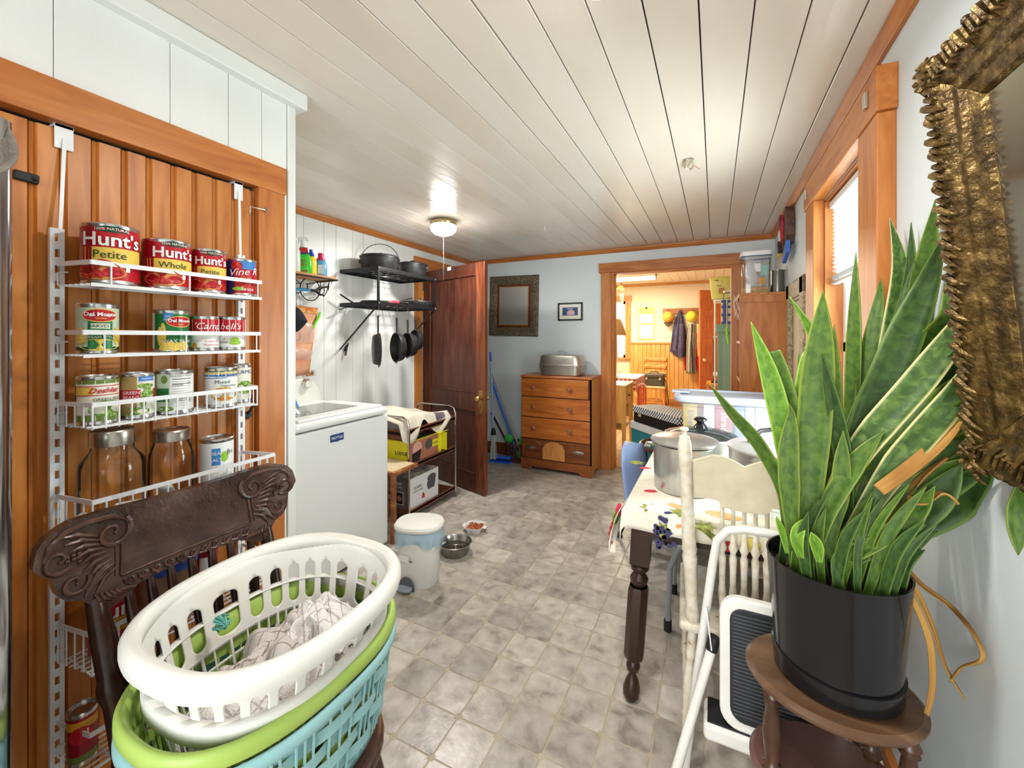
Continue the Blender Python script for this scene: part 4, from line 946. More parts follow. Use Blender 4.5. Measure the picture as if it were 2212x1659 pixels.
MB().tube([at(634, 624, x=xg + .03), at(670, 627, x=xg + .03)], .010, 10).build('handle', mat('sky_blue_plastic', (70, 168, 214), .35), tl_, world=True, smooth=True)
MB().tube([at(669, 627, x=xg + .03), at(682, 628, x=xg + .03), at(691, 622, x=xg + .03), at(711, 619, x=xg + .03)], [.010, .011, .010, .005], 8).tube([at(682, 628, x=xg + .03), at(690, 636, x=xg + .03), at(700, 638, x=xg + .03)], [.010, .009, .005], 8).build('head', M_black, tl_, world=True, smooth=True)
xb = XL + .12; zs = sz + .0165
def bpos(px): p = at(px, 580, x=xb); p.z = zs; return p
def hbot(px, w=1.0): return w
t = thing('spray_bottle', 'white-topped green spray bottle on the wooden wall shelf', 'bottle', bpos(655), group='cleaning bottles on the wall shelf')
M_gb = mat('green_bottle', (58, 196, 48), .28)
def oval(t, prof, m, name, k=.55, n=24): return MB().lathe(prof, n, RZ(math.atan2(-t.location.y, -t.location.x)), k, 1.0).build(name, m, t, smooth=True)
oval(t, [(0, 0), (.052, 0), (.056, .006), (.056, .075), (.05, .115), (.036, .15), (.022, .178), (.022, .19), (0, .19)], M_gb, 'bottle_body')
A_ = RZ(math.atan2(-t.location.y, -t.location.x))
oval(t, [(0, .188), (.02, .188), (.019, .21), (.014, .222), (.013, .25), (0, .25)], M_wht, 'nozzle_neck', 1.0)
tg = MB().prism([(-.045, .245), (-.02, .262), (.02, .262), (.035, .24), (.03, .236), (.01, .24), (-.012, .238), (-.026, .214), (-.034, .210), (-.03, .232), (-.048, .236)], -.010, .010, A_ @ RZ(PI/2) @ RX(PI/2)).build('trigger_head', M_wht, t, bevel=.002)
F_ = A_ @ RZ(PI/2) @ RX(PI/2)
MB().prism([(-.036, .148), (.03, .150), (.026, .185), (-.022, .180)], 0, .002, TR(*(A_ @ Vector((.026, 0, 0)))) @ F_).build('red_tag', M_lred, t)
MB().prism([(-.03, .137), (.035, .139), (.032, .149), (-.032, .147)], 0, .0022, TR(*(A_ @ Vector((.029, 0, 0)))) @ F_).build('navy_tag', M_navy, t)
text_on('SPRAY', .034, M_lred, t, TR(*(A_ @ Vector((.0325, -.022, .090)))) @ F_, shear=.2, sx=.8); text_on('WASH', .032, M_lred, t, TR(*(A_ @ Vector((.0325, -.022, .064)))) @ F_, shear=.2, sx=.8)
MB().prism([(-.045, .02), (.03, .02), (.03, .027), (-.045, .027)], 0, .002, TR(*(A_ @ Vector((.031, 0, 0)))) @ F_).build('red_stripe', M_lred, t)
t = thing('spray_bottle', 'clear white spray bottle half hidden by the closet corner', 'bottle', bpos(633), group='cleaning bottles on the wall shelf')
oval(t, [(0, 0), (.042, 0), (.045, .006), (.044, .15), (.03, .18), (.016, .20), (0, .20)], mat('milky_bottle', (214, 220, 210), .35), 'bottle_body', .8)
oval(t, [(0, .198), (.018, .198), (.016, .225), (0, .225)], M_wht, 'nozzle_neck', 1.0); MB().box(-.01, .01, -.05, .03, .222, .245).build('trigger_head', M_wht, t, bevel=.004)
t = thing('squeeze_bottle', 'yellow bottle with a dark blue cap on the wall shelf', 'bottle', bpos(672), group='cleaning bottles on the wall shelf')
oval(t, [(0, 0), (.033, 0), (.036, .005), (.036, .10), (.03, .125), (.017, .14), (0, .14)], mat('yellow_bottle', (250, 214, 40), .3), 'bottle_body', .7); oval(t, [(0, .138), (.022, .138), (.018, .16), (.012, .165), (.011, .185), (0, .185)], mat('blue_cap', (28, 58, 190), .35), 'cap', 1.0)
t = thing('detergent_bottle', 'blue bottle with a pink cap at the shelf end', 'bottle', bpos(693), group='cleaning bottles on the wall shelf')
A_ = RZ(math.atan2(-t.location.y, -t.location.x)); F_ = A_ @ RZ(PI/2) @ RX(PI/2)
oval(t, [(0, 0), (.040, 0), (.043, .006), (.043, .085), (.036, .112), (.028, .124), (0, .124)], mat('blue_bottle', (92, 164, 212), .3), 'bottle_body', .7); oval(t, [(0, .123), (.030, .123), (.029, .134), (.021, .137), (.019, .172), (.017, .174), (0, .174)], mat('pink_cap', (214, 40, 96), .35), 'cap', 1.0)
MB().prism([(-.022, .022), (.026, .022), (.026, .09), (-.018, .085)], 0, .002, TR(*(A_ @ Vector((.0295, 0, 0)))) @ F_).build('label_panel', mat('pale_blue_label', (196, 216, 236), .4), t)

# ------------------------------------------------------------ iron pot rack with pots and pans
M_iron = noisy('cast_iron', [(.3, (26, 26, 27)), (.7, (46, 45, 44))], 30, rough=.42, bump=.15, bscale=120); M_rackm = mat('rack_black', (22, 23, 24), .35)
rx0, rx1, ry0, ry1, rz1, rz2 = XL + .004, -2.285, 2.372, 3.077, 1.905, 1.640
pr = thing('pot_rack', 'black iron two-tier pot rack on the panelled wall', 'pot rack', (XL, (ry0 + ry1) / 2, rz2))
for z in (rz1, rz2):
    f = MB()
    f.box(rx1 - .005, rx1, ry0, ry1, z - .015, z + .015).box(rx0, rx0 + .005, ry0, ry1, z - .015, z + .015).box(rx0, rx1, ry0, ry0 + .005, z - .015, z + .015).box(rx0, rx1, ry1 - .005, ry1, z - .015, z + .015)
    f.build('shelf_frame', M_rackm, pr, world=True, bevel=.002)
    g = MB()
    for k in range(1, 9): y = ry0 + (ry1 - ry0) * k / 9; g.box(rx0, rx1, y - .004, y + .004, z - .006, z - .001)
    for k in range(1, 5): x = rx0 + (rx1 - rx0) * k / 5; g.box(x - .004, x + .004, ry0, ry1, z - .001, z + .003)
    g.build('shelf_grid', M_rackm, pr, world=True)
for y in (ry0, ry1 - .001):
    MB().box(rx1 - .004, rx1 + .008, y - .008, y + .010, rz2, rz1 + .01).build('upright', M_rackm, pr, world=True)
    MB().bar((rx1, y, rz2 - .012), (rx0, y, 1.285), .009).build('brace', M_rackm, pr, world=True)
    for z in (rz1, rz2): MB().sphere((rx1 + .009, y + .001, z), .006, 5).build('bolt', M_nick, pr, world=True, smooth=True)
MB().tube([at(745, 758, x=rx0), at(747, 748, x=rx0 + .02), at(752, 742, x=rx0 + .02), at(749, 752, x=rx0 + .02), at(746, 768, x=rx0 + .02)], .008, 6).build('spare_hook', M_rackm, pr, world=True, smooth=True)
MB().tube([at(735, 636, x=XL + .08), at(756, 650, x=XL + .08), at(766, 656, x=XL + .08)], .006, 6).tube([at(733, 669, x=XL + .08), at(748, 663, x=XL + .08), at(760, 655, x=XL + .08)], .006, 6).build('side_hook', M_rackm, pr, world=True, smooth=True)
def dutch(label, px, xx, r, h, bail, lidk):
    p = at(px, 560, x=xx); p.z = rz1 + .004
    t = thing('dutch_oven', label, 'pot', p, group='cast iron pots on the rack')
    MB().lathe([(0, 0), (r*.88, 0), (r*.93, .006), (r, h), (r*1.04, h), (r*1.04, h + .006), (r*.97, h + .006), (r*.9, .012), (0, .012)], 36).build('pot_body', M_iron, t, smooth=True, ang=50)
    MB().lathe([(r*1.05, h + .006), (r*1.06, h + .012), (r*1.0, h + .020), (r*.5, h + .028), (0, h + .030)], 36).build('pot_lid', M_iron, t, smooth=True)
    MB().tube([(-.02, 0, h + .028), (-.018, 0, h + .045), (.018, 0, h + .045), (.02, 0, h + .028)], .006, 8).build('lid_handle', M_iron, t, smooth=True)
    d_ = Vector((_c, _s, 0))
    for sg in (-1, 1):
        c = d_ * sg * (r * 1.05); MB().box(-.012, .012, -.008, .008, h - .035, h - .004, TR(c.x, c.y, 0) @ RZ(YAW)).build('ear', M_iron, t, bevel=.003)
    pts = [d_ * (r*1.06) * math.cos(a) + Vector((0, 0, h - .02 + bail * math.sin(a))) + Vector((-.02, .02, 0)) * math.sin(a) for a in [PI * k / 18 for k in range(19)]]
    MB().tube(pts, .003, 6).build('bail', M_black, t, smooth=True)
dutch('large lidded cast iron pot with a raised wire bail, left on the rack top', 820, -2.49, .150, .120, .150, 1)
dutch('lidded cast iron pot with its bail down, right on the rack top', 891, -2.47, .128, .120, .035, 1)
# low shelf: skillets and a lid
def skillet(label, loc, r, h, han, rot, grp, facing=None, name='skillet'):
    """pan with its axis along local z (opening up), handle along local +x"""
    t = thing(name, label, 'pan', loc, group=grp); t.rotation_mode = 'XYZ'; t.rotation_euler = rot
    MB().lathe([(0, 0), (r*.84, 0), (r*.88, .004), (r, h - .004), (r*1.0, h), (r*.96, h), (r*.85, .008), (0, .007)], 36).build('pan_body', M_iron, t, smooth=True, ang=45)
    hw_ = .013
    o = [(r*.93, -.022), (r*1.02, -.012), (r + han*.4, -hw_*.75), (r + han*.85, -hw_), (r + han*.97, -hw_*.7), (r + han, 0), (r + han*.97, hw_*.7), (r + han*.85, hw_), (r + han*.4, hw_*.75), (r*1.02, .012), (r*.93, .022)]
    hd = MB().prism(o, h - .018, h - .006).build('handle', M_iron, t, bevel=.004, seg=2)
    MB().lathe([(.007, -.0005), (.0035, .0)], 10, TR(r + han*.88, 0, h - .0055)).disc(.0068, -.0001, 10, TR(r + han*.88, 0, h - .0055)).build('hang_hole', M_dark, hd)
    if han > .08: MB().prism([(-r*1.0, -.02), (-r*1.09, 0), (-r*1.0, .02)], h - .010, h - .003).build('pour_spout', M_iron, t)
    return t
p = at(905, 650, x=-2.45); skillet('wide cast iron skillet with a knobbed lid on the lower rack shelf', (p.x, p.y, rz2 + .004), .150, .055, .05, (0, 0, 2.6), 'pans on the lower rack shelf')
ld = thing('pan_lid', 'cast iron lid with a chrome knob resting on the wide skillet', 'lid', (p.x, p.y, rz2 + .061))
MB().lathe([(.152, 0), (.150, .005), (.10, .012), (0, .016)], 36).build('lid_plate', M_iron, ld, smooth=True); MB().lathe([(0, .044), (.012, .043), (.02, .038), (.018, .032), (.008, .028), (.008, .014)], 16).build('knob', mat('chrome', (210, 208, 205), .12, 1.0), ld, smooth=True)
p = at(812, 652, x=-2.50); sk = skillet('shallow cast iron griddle at the left of the lower rack shelf', (p.x, p.y, rz2 + .004), .118, .032, .15, (0, 0, .55), 'pans on the lower rack shelf')
gc = thing('handle_cover', 'red silicone handle cover on the lower rack shelf', 'handle cover', at(851, 653, x=-2.31))
MB().tube([at(838, 656, x=-2.31), at(848, 652, x=-2.31), at(861, 653, x=-2.31)], [.010, .013, .012], 10).build('sleeve', mat('red_silicone', (220, 50, 66), .45), gc, world=True, smooth=True)
MB().tube([at(861, 652, x=-2.31), at(878, 646, x=-2.31), at(890, 644, x=-2.31)], .007, 8).build('skillet_grip', M_iron, gc, world=True, smooth=True)
# hanging pans: S hook and pan each
def hanging(label, hx_, hy_, px, xx, top_z, r, h, han, yaw, down=True):
    p = at(px, 700, x=xx)
    n = Vector((math.cos(yaw), math.sin(yaw), 0)); upv = Vector((0, 0, 1)); side = upv.cross(n)
    M3 = Matrix((upv, upv.cross(n) * -1, n)).transposed()     # local x up (handle), local z = opening normal
    M3 = Matrix((upv, n.cross(upv), n)).transposed()
    c = Vector((p.x, p.y, top_z - (r + han * .9)))
    t = skillet(label, c, r, h, han, M3.to_euler(), 'cast iron pans hanging from the rack', name='hanging_pan')
    hk_ = MB(); zt = rz2 - .012; q = c + upv * (r + han * .88) + n * (h - .012)
    zt = max(zt, q.z + .03)
    hk_.tube([q + Vector((-.012, 0, .014)), q + Vector((-.010, 0, .0)), q + Vector((0, 0, -.006)), q + Vector((.012, 0, .004)), q + Vector((.010, 0, .02)), Vector((q.x + .004, q.y, zt - .006)), Vector((q.x - .004, q.y, zt + .006))], .0018, 6)
    tag(hk_.build('s_hook', M_nick, None, smooth=True), 'wire hook carrying the ' + label.split(',')[0], 'hook', 'wire pan hooks')
    return t
d2 = math.radians
hanging('wide cast iron pan showing its outer bottom, leftmost hanging', 0, 0, 806, -2.33, 1.535, .125, .048, .135, d2(51))
hanging('big cast iron pan showing its inside, second hanging', 0, 0, 868, -2.33, 1.533, .122, .055, .125, d2(-116))
hanging('deep round cast iron pan, third hanging', 0, 0, 893, -2.33, 1.520, .105, .065, .110, d2(-112))
hanging('small cast iron pan, rightmost hanging', 0, 0, 906, -2.40, 1.540, .095, .05, .10, d2(-112))

# ------------------------------------------------------------ ceiling lamp
lp = thing('ceiling_lamp', 'brass-rimmed white glass ceiling lamp with a pull string', 'lamp', (-1.935, 2.72, ZC))
MB().lathe([(0, 0), (.07, 0), (.098, -.012), (.104, -.03), (.10, -.042), (.094, -.044)], 36).build('brass_pan', mat('polished_brass', (206, 186, 140), .25, 1.0), lp, smooth=True)
MB().lathe([(.098, -.042), (.104, -.055), (.098, -.085), (.075, -.108), (.04, -.121), (0, -.125)], 36).build('glass_shade', mat('lit_opal', (250, 248, 244), .3, emit=(255, 252, 244), emit_s=2.6), lp, smooth=True)
MB().tube([(.0, 0, -.118), (0.002, 0, -.30), (.0, 0, -.48)], .0015, 5).build('pull_string', mat('grey_string', (120, 116, 110), .8), lp, smooth=True)
def lamp_light(parent, z_up, z_dn, r, p_up, p_dn, col):
    d = bpy.data.lights.new('lamp_bulb', 'POINT'); d.energy = p_up; d.color = col; d.shadow_soft_size = .09
    o = bpy.data.objects.new('lamp_bulb', d); o.location = (0, 0, z_up); COL.objects.link(o); o.parent = parent
    d = bpy.data.lights.new('lamp_downlight', 'AREA'); d.shape = 'DISK'; d.size = 2 * r; d.energy = p_dn; d.color = col
    o = bpy.data.objects.new('lamp_downlight', d); o.location = (0, 0, z_dn); COL.objects.link(o); o.parent = parent
lamp_light(lp, -.17, -.130, .09, 5, 17, (1, .98, .95))
# a second lamp just above the picture's top edge: only the bottom of its glass shows
pn = at(1302, -34, z=2.17)
lp2 = thing('ceiling_lamp', 'glass ceiling lamp cut off by the top edge of the picture', 'lamp', (pn.x, pn.y, ZC))
MB().lathe([(0, 0), (.06, 0), (.085, -.012), (.09, -.03), (.08, -.04)], 36).build('brass_pan', MATS['polished_brass'], lp2, smooth=True)
MB().lathe([(.082, -.038), (.10, -.06), (.098, -.09), (.075, -.115), (.035, -.132), (0, -.136)], 36).build('glass_shade', mat('clear_lamp_glass', (244, 246, 248), .15, emit=(255, 252, 246), emit_s=1.2), lp2, smooth=True)
lamp_light(lp2, -.20, -.142, .10, 1.0, 12, (1, .98, .95))

# ------------------------------------------------------------ side table, trolley, boxes, bin, bowls
M_brd = wood('worn_board', (150, 90, 50), (112, 62, 34), (176, 118, 74), axis='X', rough=.45, knots=False)
st_ = thing('side_table', 'low wooden side table squeezed between washer and trolley', 'table', (-2.15, 2.258, 0))
MB().box(-2.40, -1.915, 2.132, 2.386, .452, .478).build('tabletop', M_brd, st_, world=True, bevel=.004)
MB().box(-2.39, -1.94, 2.15, 2.37, .4775, .4795).build('paper_liner', noisy('light_wood_top', [(.3, (206, 184, 146)), (.7, (222, 204, 170))], 10, rough=.5), st_, world=True)
for x in (-2.38, -1.935):
    for y in (2.150, 2.368): x_ = x if (x < -2 or y < 2.2) else -2.2; MB().bar((x_, y, 0), (x_, y, .455), .03).build('leg', M_brd, st_, world=True, bevel=.003)
cx0, cx1, cy0, cy1 = -2.44, -2.03, 2.41, 3.02
ct = thing('tea_trolley', 'brown three-shelf trolley with chrome ends behind the washer', 'trolley', ((cx0 + cx1) / 2, (cy0 + cy1) / 2, 0))
M_chrome = mat('chrome_tube', (196, 188, 178), .15, 1.0); M_lam = wood('brown_laminate', (112, 66, 42), (84, 46, 28), (134, 86, 58), axis='Y', rough=.35, knots=False)
for z in (.688, .430, .085):
    MB().box(cx0, cx1, cy0 + .005, cy1 - .005, z - .018, z).box(cx1 - .004, cx1, cy0, cy1, z - .03, z + .012).box(cx0, cx0 + .004, cy0, cy1, z - .03, z + .012).build('tray', M_lam, ct, world=True, bevel=.002)
for y in (cy0, cy1):
    pts = [(cx1 + .008, y, .045), (cx1 + .008, y, .60), (cx1 + .008, y, .72), (cx1 - .008, y, .765), (cx1 - .05, y, .785), (cx0 + .05, y, .785), (cx0 + .008, y, .765), (cx0 - .008, y, .72), (cx0 - .008, y, .045)]
    MB().tube(pts, .0095, 10).build('chrome_end', M_chrome, ct, world=True, smooth=True)
    for x in (cx0 - .008, cx1 + .008):
        MB().cyl(.022, -.008, .008, 14, TR(x - .006, y, .0225) @ RX(PI/2)).build('caster', mat('grey_rubber', (120, 112, 104), .5), ct, world=True, smooth=True)
M_canvas = noisy('canvas_cloth', [(.3, (200, 190, 170)), (.7, (222, 215, 198))], 9, rough=.85)
cl = thing('tea_towel', 'cream printed tea towel draped over the trolley top', 'towel', (-2.2, 2.65, .70))
def cfn(u, v):
    y = 2.36 + .60 * u; x = -2.42 + .44 * v
    z = .735 + .052 * math.sin(u * 4.2 + .4) + .018 * math.sin(v * 5 + u * 3) + .06 * u
    ov = max(0, v - .78)
    z -= ov * (.55 + .25 * math.sin(u * 11)); x -= ov * .25
    return (x + .02 * math.sin(u * 9), y + .03 * ov * math.sin(u * 7), z)
MB().grid(cfn, 40, 30).build('cloth', M_canvas, cl, world=True, smooth=True, solid=.003)
def cfn2(u, v):
    p = cfn(.72 + .16 * u, .45 + .42 * v); return (p[0] + .004, p[1], p[2] + .005)
MB().grid(cfn2, 8, 12).build('printed_border', noisy('slate_print', [(.4, (76, 84, 98)), (.6, (112, 92, 96))], 18, rough=.85), cl, world=True, smooth=True)
cs = thing('casserole_dish', 'dark casserole dish under the tea towel on the trolley', 'dish', (-2.2, 2.82, .690)); MB().lathe([(0, 0), (.08, 0), (.095, .01), (.105, .03), (.115, .032), (.10, .026), (.07, .006), (0, .006)], 28, None, 1, 1.25).build('dish_body', M_iron, cs, smooth=True)
cs = thing('roasting_pan', 'brown enamel pan lying on the yellow box', 'pan', (-2.20, 2.53, .5985))
MB().box(-.12, .12, -.085, .085, 0, .045).build('pan_body', mat('brown_enamel', (120, 74, 50), .3), cs, bevel=.02, seg=3); MB().box(-.135, .135, -.098, .098, .037, .044).build('pan_rim', mat('brown_enamel', (120, 74, 50), .3), cs, bevel=.003)
M_lodge = mat('box_yellow', (232, 222, 40), .5); M_card = mat('brown_print', (176, 112, 84), .5); M_grey = mat('box_grey', (112, 110, 110), .5); M_wprint = mat('box_white', (226, 226, 228), .45)
M_F = RZ(PI/2) @ RX(PI/2)        # text and art on faces turned to +x
M_N = RX(PI/2)                   # on faces turned to -y
bx = thing('yellow_cookware_box', 'yellow cast iron cookware box reading LODGE on the trolley', 'box', (-2.21, 2.645, .431)); Bx, By, Bz = .165, .205, .165
MB().box(-Bx, Bx, -By, By, 0, Bz).build('carton', M_lodge, bx, bevel=.002)
MB().box(Bx, Bx + .001, -By + .006, By - .05, .004, Bz - .004).build('photo_side', M_card, bx)
MB().box(-Bx + .02, Bx - .02, -By + .02, By - .02, Bz, Bz + .002).build('dark_top', mat('box_dark', (50, 46, 44), .5), bx)
MB().grid(lambda u, v: (Bx - .02 - .0 + .06 * v, By - .10 + .14 * u, Bz + .012 * v), 2, 2).build('flap', M_lodge, bx, solid=.002); MB().box(Bx - .08, Bx + .05, By, By + .002, .02, Bz).build('flap', M_lodge, bx)
text_on('LODGE', .036, M_blk, bx, TR(.09, -By - .001, .075) @ M_N, offset=.0006)
MB().lathe([(0, 0), (.055, 0)], 24, TR(Bx + .0015, -.11, .10) @ RY(PI/2)).build('printed_pot_rim', mat('print_pink', (224, 170, 160), .5), bx)
MB().prism([(-.06, -.095), (.02, -.095), (.05, .0), (-.065, -.02)], 0, .001, TR(Bx + .001, -.11, .09) @ M_F).build('printed_pot', M_blk, bx)
MB().lathe([(0, 0), (.05, 0)], 24, TR(Bx + .0015, .03, .105) @ RY(PI/2) @ Matrix.Diagonal((.8, 1, 1, 1))).build('printed_lid', mat('print_grey', (90, 84, 84), .5), bx)
MB().box(Bx + .001, Bx + .0018, .075, .150, .07, .125).build('yellow_tag', M_lodge, bx); text_on('LODGE', .020, M_blk, bx, TR(Bx + .002, .112, .098) @ M_F, offset=.0003)
bx = thing('cookware_box', 'grey and white box reading CLASSIC on the trolley bottom shelf', 'box', (-2.205, 2.625, .086)); Bx, By, Bz = .16, .175, .235
MB().box(-Bx, Bx, -By, By, 0, Bz).build('carton', M_grey, bx, bevel=.002)
MB().box(Bx, Bx + .001, -By + .002, By, .002, Bz - .002).build('white_side', M_wprint, bx); MB().box(-Bx, Bx, -By, By, Bz, Bz + .001).build('top_print', noisy('box_top_print', [(.4, (120, 118, 116)), (.6, (206, 196, 180))], 14, rough=.5), bx)
text_on('CLASSIC', .030, M_blk, bx, TR(Bx + .0015, -.085, .150) @ M_F, sx=.9); text_on('DUTCH OVEN', .018, mat('print_grey', (90, 84, 84), .5), bx, TR(Bx + .0015, -.085, .122) @ M_F)
text_on('CLASSIC', .030, M_lwhite, bx, TR(.03, -By - .001, .185) @ M_N); text_on('DUTCH OVEN', .016, M_lwhite, bx, TR(.03, -By - .001, .158) @ M_N)
pt_ = mat('print_pot', (86, 80, 90), .45)
MB().prism([(-.045, -.05), (.035, -.05), (.05, 0), (.055, .035), (-.05, .02), (-.06, -.01)], 0, .001, TR(Bx + .0012, .085, .14) @ M_F).build('printed_pot', pt_, bx); MB().lathe([(0, 0), (.056, 0)], 24, TR(Bx + .002, .087, .175) @ RY(PI/2) @ Matrix.Diagonal((.55, 1, 1, 1))).build('printed_lid', mat('print_grey', (90, 84, 84), .5), bx)
MB().prism([(-.02, -.012), (.02, -.016), (.012, .02), (-.006, .03)], 0, .001, TR(Bx + .0012, -.02, .06) @ M_F).build('printed_berries', M_lred, bx)
for k in range(3):
    x = -.11 + .085 * k; w_ = MB().box(x - .036, x + .036, -By - .001, -By, .03, .125).build('photo_square', M_wprint, bx); MB().box(x - .031, x + .031, -By - .0018, -By - .001, .035, .12).build('photo', M_blk, w_)
    MB().lathe([(0, 0), (.022, 0)], 16, TR(x, -By - .0022, .075) @ RX(PI/2)).build('photo_food', M_card if k != 1 else mat('print_oat', (214, 180, 120), .5), w_)
# white pedal bin with a bag
M_bin = mat('bin_white', (238, 237, 233), .3)
bn = thing('pedal_bin', 'white pedal bin with a blue bag hanging over its rim', 'bin', (-1.505, 1.885, 0), YAW - .1); MB()
def ob(rings, m, name, par, **kw): return loft(rings, 40).build(name, m, par, smooth=True, **kw)
ob([(.10, .083, 0), (.108, .09, .012), (.118, .098, .275), (.12, .10, .314)], M_bin, 'bin_body', bn); loft([(.10, .083, .001), (.10, .083, .003)], 40, closed_bottom=True).build('bin_base', M_bin, bn)
ob([(.122, .102, .312), (.136, .114, .317), (.138, .116, .330), (.130, .108, .341), (.09, .076, .347), (.001, .001, .349)], noisy('bin_lid', [(.3, (226, 222, 214)), (.7, (236, 233, 226))], 5, rough=.4), 'bin_lid', bn)
rr = random.Random(4); ph = [rr.uniform(0, 6.28) for _ in range(6)]
bag = MB().grid(lambda u, v: ((lambda q, w: (sup(2*PI*u, .124 + w, .104 + w)[0], sup(2*PI*u, .124 + w, .104 + w)[1], .311 - q))(v * (.085 + .022 * math.sin(2*PI*u*2 + ph[0]) + .012 * math.sin(2*PI*u*5 + ph[1])), .004 + .006 * math.sin(2*PI*u*9 + ph[2] + v * 2) * v + .005 * math.sin(2*PI*u*14 + ph[3]) * v + .006 * math.sin(PI * v))), 90, 10, wrap_u=True)
bag.build('bin_bag', frosted('blue_bag', (200, 226, 244), .5, .25), bn, smooth=True)
fp = MB().lathe([(.0, .0), (.058, .0)], 24, TR(0, 0, 0)); 
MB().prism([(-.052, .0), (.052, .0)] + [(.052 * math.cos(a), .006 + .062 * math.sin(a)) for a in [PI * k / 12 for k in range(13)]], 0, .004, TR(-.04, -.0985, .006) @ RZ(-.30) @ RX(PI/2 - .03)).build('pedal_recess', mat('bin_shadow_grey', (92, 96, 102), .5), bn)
MB().prism([(.045 * math.cos(a), .03 * math.sin(a)) for a in [2 * PI * k / 20 for k in range(20)]], 0, .012, TR(-.045, -.118, .018) @ RZ(-.30)).build('pedal', mat('pedal_grey', (150, 156, 166), .4), bn, bevel=.004)
MB().box(-.045, .02, -.0005, .0005, 0, .035, TR(-.045, -.0985, .155) @ RZ(-.33)).build('price_sticker', M_paper, bn)
for k in range(9): MB().box(0, .0016, -.001, 0, 0, .012, TR(-.035 + k * .0034, -.1005 - .0009 * k, .157)).build('barcode_bar', M_blk, bn)
# steel water bowl and food dish
bw = thing('steel_bowl', 'stainless steel pet bowl of water on the floor', 'bowl', (-1.50, 2.235, 0)); M_ss = noisy('hammered_steel', [(.3, (150, 148, 144)), (.7, (186, 183, 178))], 30, rough=.2, metal=1.0)
MB().lathe([(0, .002), (.080, .0), (.086, .004), (.104, .066), (.108, .07), (.104, .072), (.098, .066), (.080, .008), (0, .007)], 36).build('bowl_body', M_ss, bw, smooth=True, ang=50)
MB().disc(.091, .034, 36).build('water', glassy('water', (214, 214, 206), .02, .25), bw)
ds = thing('food_dish', 'white square dish with side handles, full of kibble', 'dish', (-1.535, 2.535, 0), .2)
M_corel = mat('white_ceramic', (242, 242, 240), .18)
loft([(.045, .045, .001, 4), (.066, .066, .045, 4), (.068, .068, .048, 4), (.063, .063, .047, 4), (.047, .047, .008, 4), (.001, .001, .007, 4)], 40, closed_bottom=False).build('dish_body', M_corel, ds, smooth=True, ang=50)
loft([(.0452, .0452, .0005, 4), (.0453, .0453, .001, 4)], 40, closed_bottom=True).build('dish_base', M_corel, ds)
for sg in (-1, 1): MB().box(sg*.062 - .014, sg*.062 + .014, -.02, .02, .036, .043, TR(sg*.012, 0, 0)).build('dish_handle', M_corel, ds, bevel=.004)
text_on('***', .02, M_blue, ds, TR(0, -.0585, .018) @ RX(PI/2 - .42))
kb_ = MB(); rr = random.Random(9)
for k in range(170): kb_.sphere((rr.uniform(-.05, .05), rr.uniform(-.05, .05), .030 + rr.uniform(0, .012)), .0055, 3)
tag(kb_.build('kibble', noisy('kibble', [(.35, (150, 62, 28)), (.5, (200, 104, 48)), (.7, (120, 60, 36))], 60, rough=.7), ds, smooth=True), None, None, kind='stuff')
# ------------------------------------------------------------ dresser by the back wall
M_dr = wood('dresser_maple', (190, 108, 44), (160, 82, 28), (204, 126, 60), axis='X', rough=.3, knots=False, var=.04); M_drs = wood('dresser_side', (206, 140, 76), (184, 112, 52), (214, 152, 90), axis='Z', rough=.32, knots=False, var=0)
M_drd = wood('dresser_dark', (128, 70, 32), (98, 48, 20), (148, 90, 46), axis='X', rough=.35, knots=False, var=0)
dx0, dx1, dy0, dy1, dzt = -1.842, -1.085, 3.985, 4.350, .985
ds_ = thing('dresser', 'worn orange wooden dresser with four drawers by the back wall', 'dresser', ((dx0 + dx1) / 2, (dy0 + dy1) / 2, 0), .0)
MB().box(dx0, dx1, dy0 + .012, dy1, .11, .965).build('carcass', M_drd, ds_, world=True)
for x in (dx0, dx1 - .022):
    MB().prism([(dy0 + .012, 0), (dy0 + .09, 0), (dy0 + .12, .045), (dy1 - .11, .045), (dy1 - .08, 0), (dy1, 0), (dy1, .965), (dy0 + .012, .965)], x, x + .024, Matrix(((0, 0, 1, 0), (1, 0, 0, 0), (0, 1, 0, 0), (0, 0, 0, 1)))).build('side_panel', M_drs, ds_, world=True, bevel=.002)
MB().box(dx0 - .006, dx1 + .006, dy0 - .006, dy1, .962, .985).build('top', M_dr, ds_, world=True, bevel=.006)
W_ = dx1 - dx0
MB().prism([(dx0, 0), (dx0 + .10, 0), (dx0 + .13, .035), (dx1 - .13, .035), (dx1 - .10, 0), (dx1, 0), (dx1, .118), (dx0, .118)], -(dy0 + .012), -(dy0 - .002), RX(PI/2)).build('base_board', wood('dresser_base', (150, 82, 40), (120, 60, 26), axis='X', rough=.35, knots=False, var=0), ds_, world=True, bevel=.002)
M_knob = mat('copper_knob', (176, 122, 100), .3, .6)
for i, (a, b) in enumerate(((.772, .955), (.558, .762), (.335, .548))):
    sk = .006 if i == 0 else 0
    d = MB().box(dx0 + .012, dx1 - .014 - sk*2, dy0 - .010 - (.012 if i == 0 else 0), dy0 + .02, a, b).build('drawer', M_dr, ds_, world=True, bevel=.004)
    for fx_ in (.20, .72):
        MB().lathe([(0, .036), (.016, .035), (.023, .028), (.021, .018), (.011, .011), (.011, 0)], 16, TR(dx0 + W_ * fx_, dy0 - .010 - (.012 if i == 0 else 0), (a + b) / 2) @ RX(PI/2)).build('knob', M_knob, d, world=True, smooth=True)
d = MB().box(dx0 + .012, dx1 - .012, dy0 - .006, dy0 + .02, .128, .322).build('drawer', M_drd, ds_, world=True, bevel=.003)
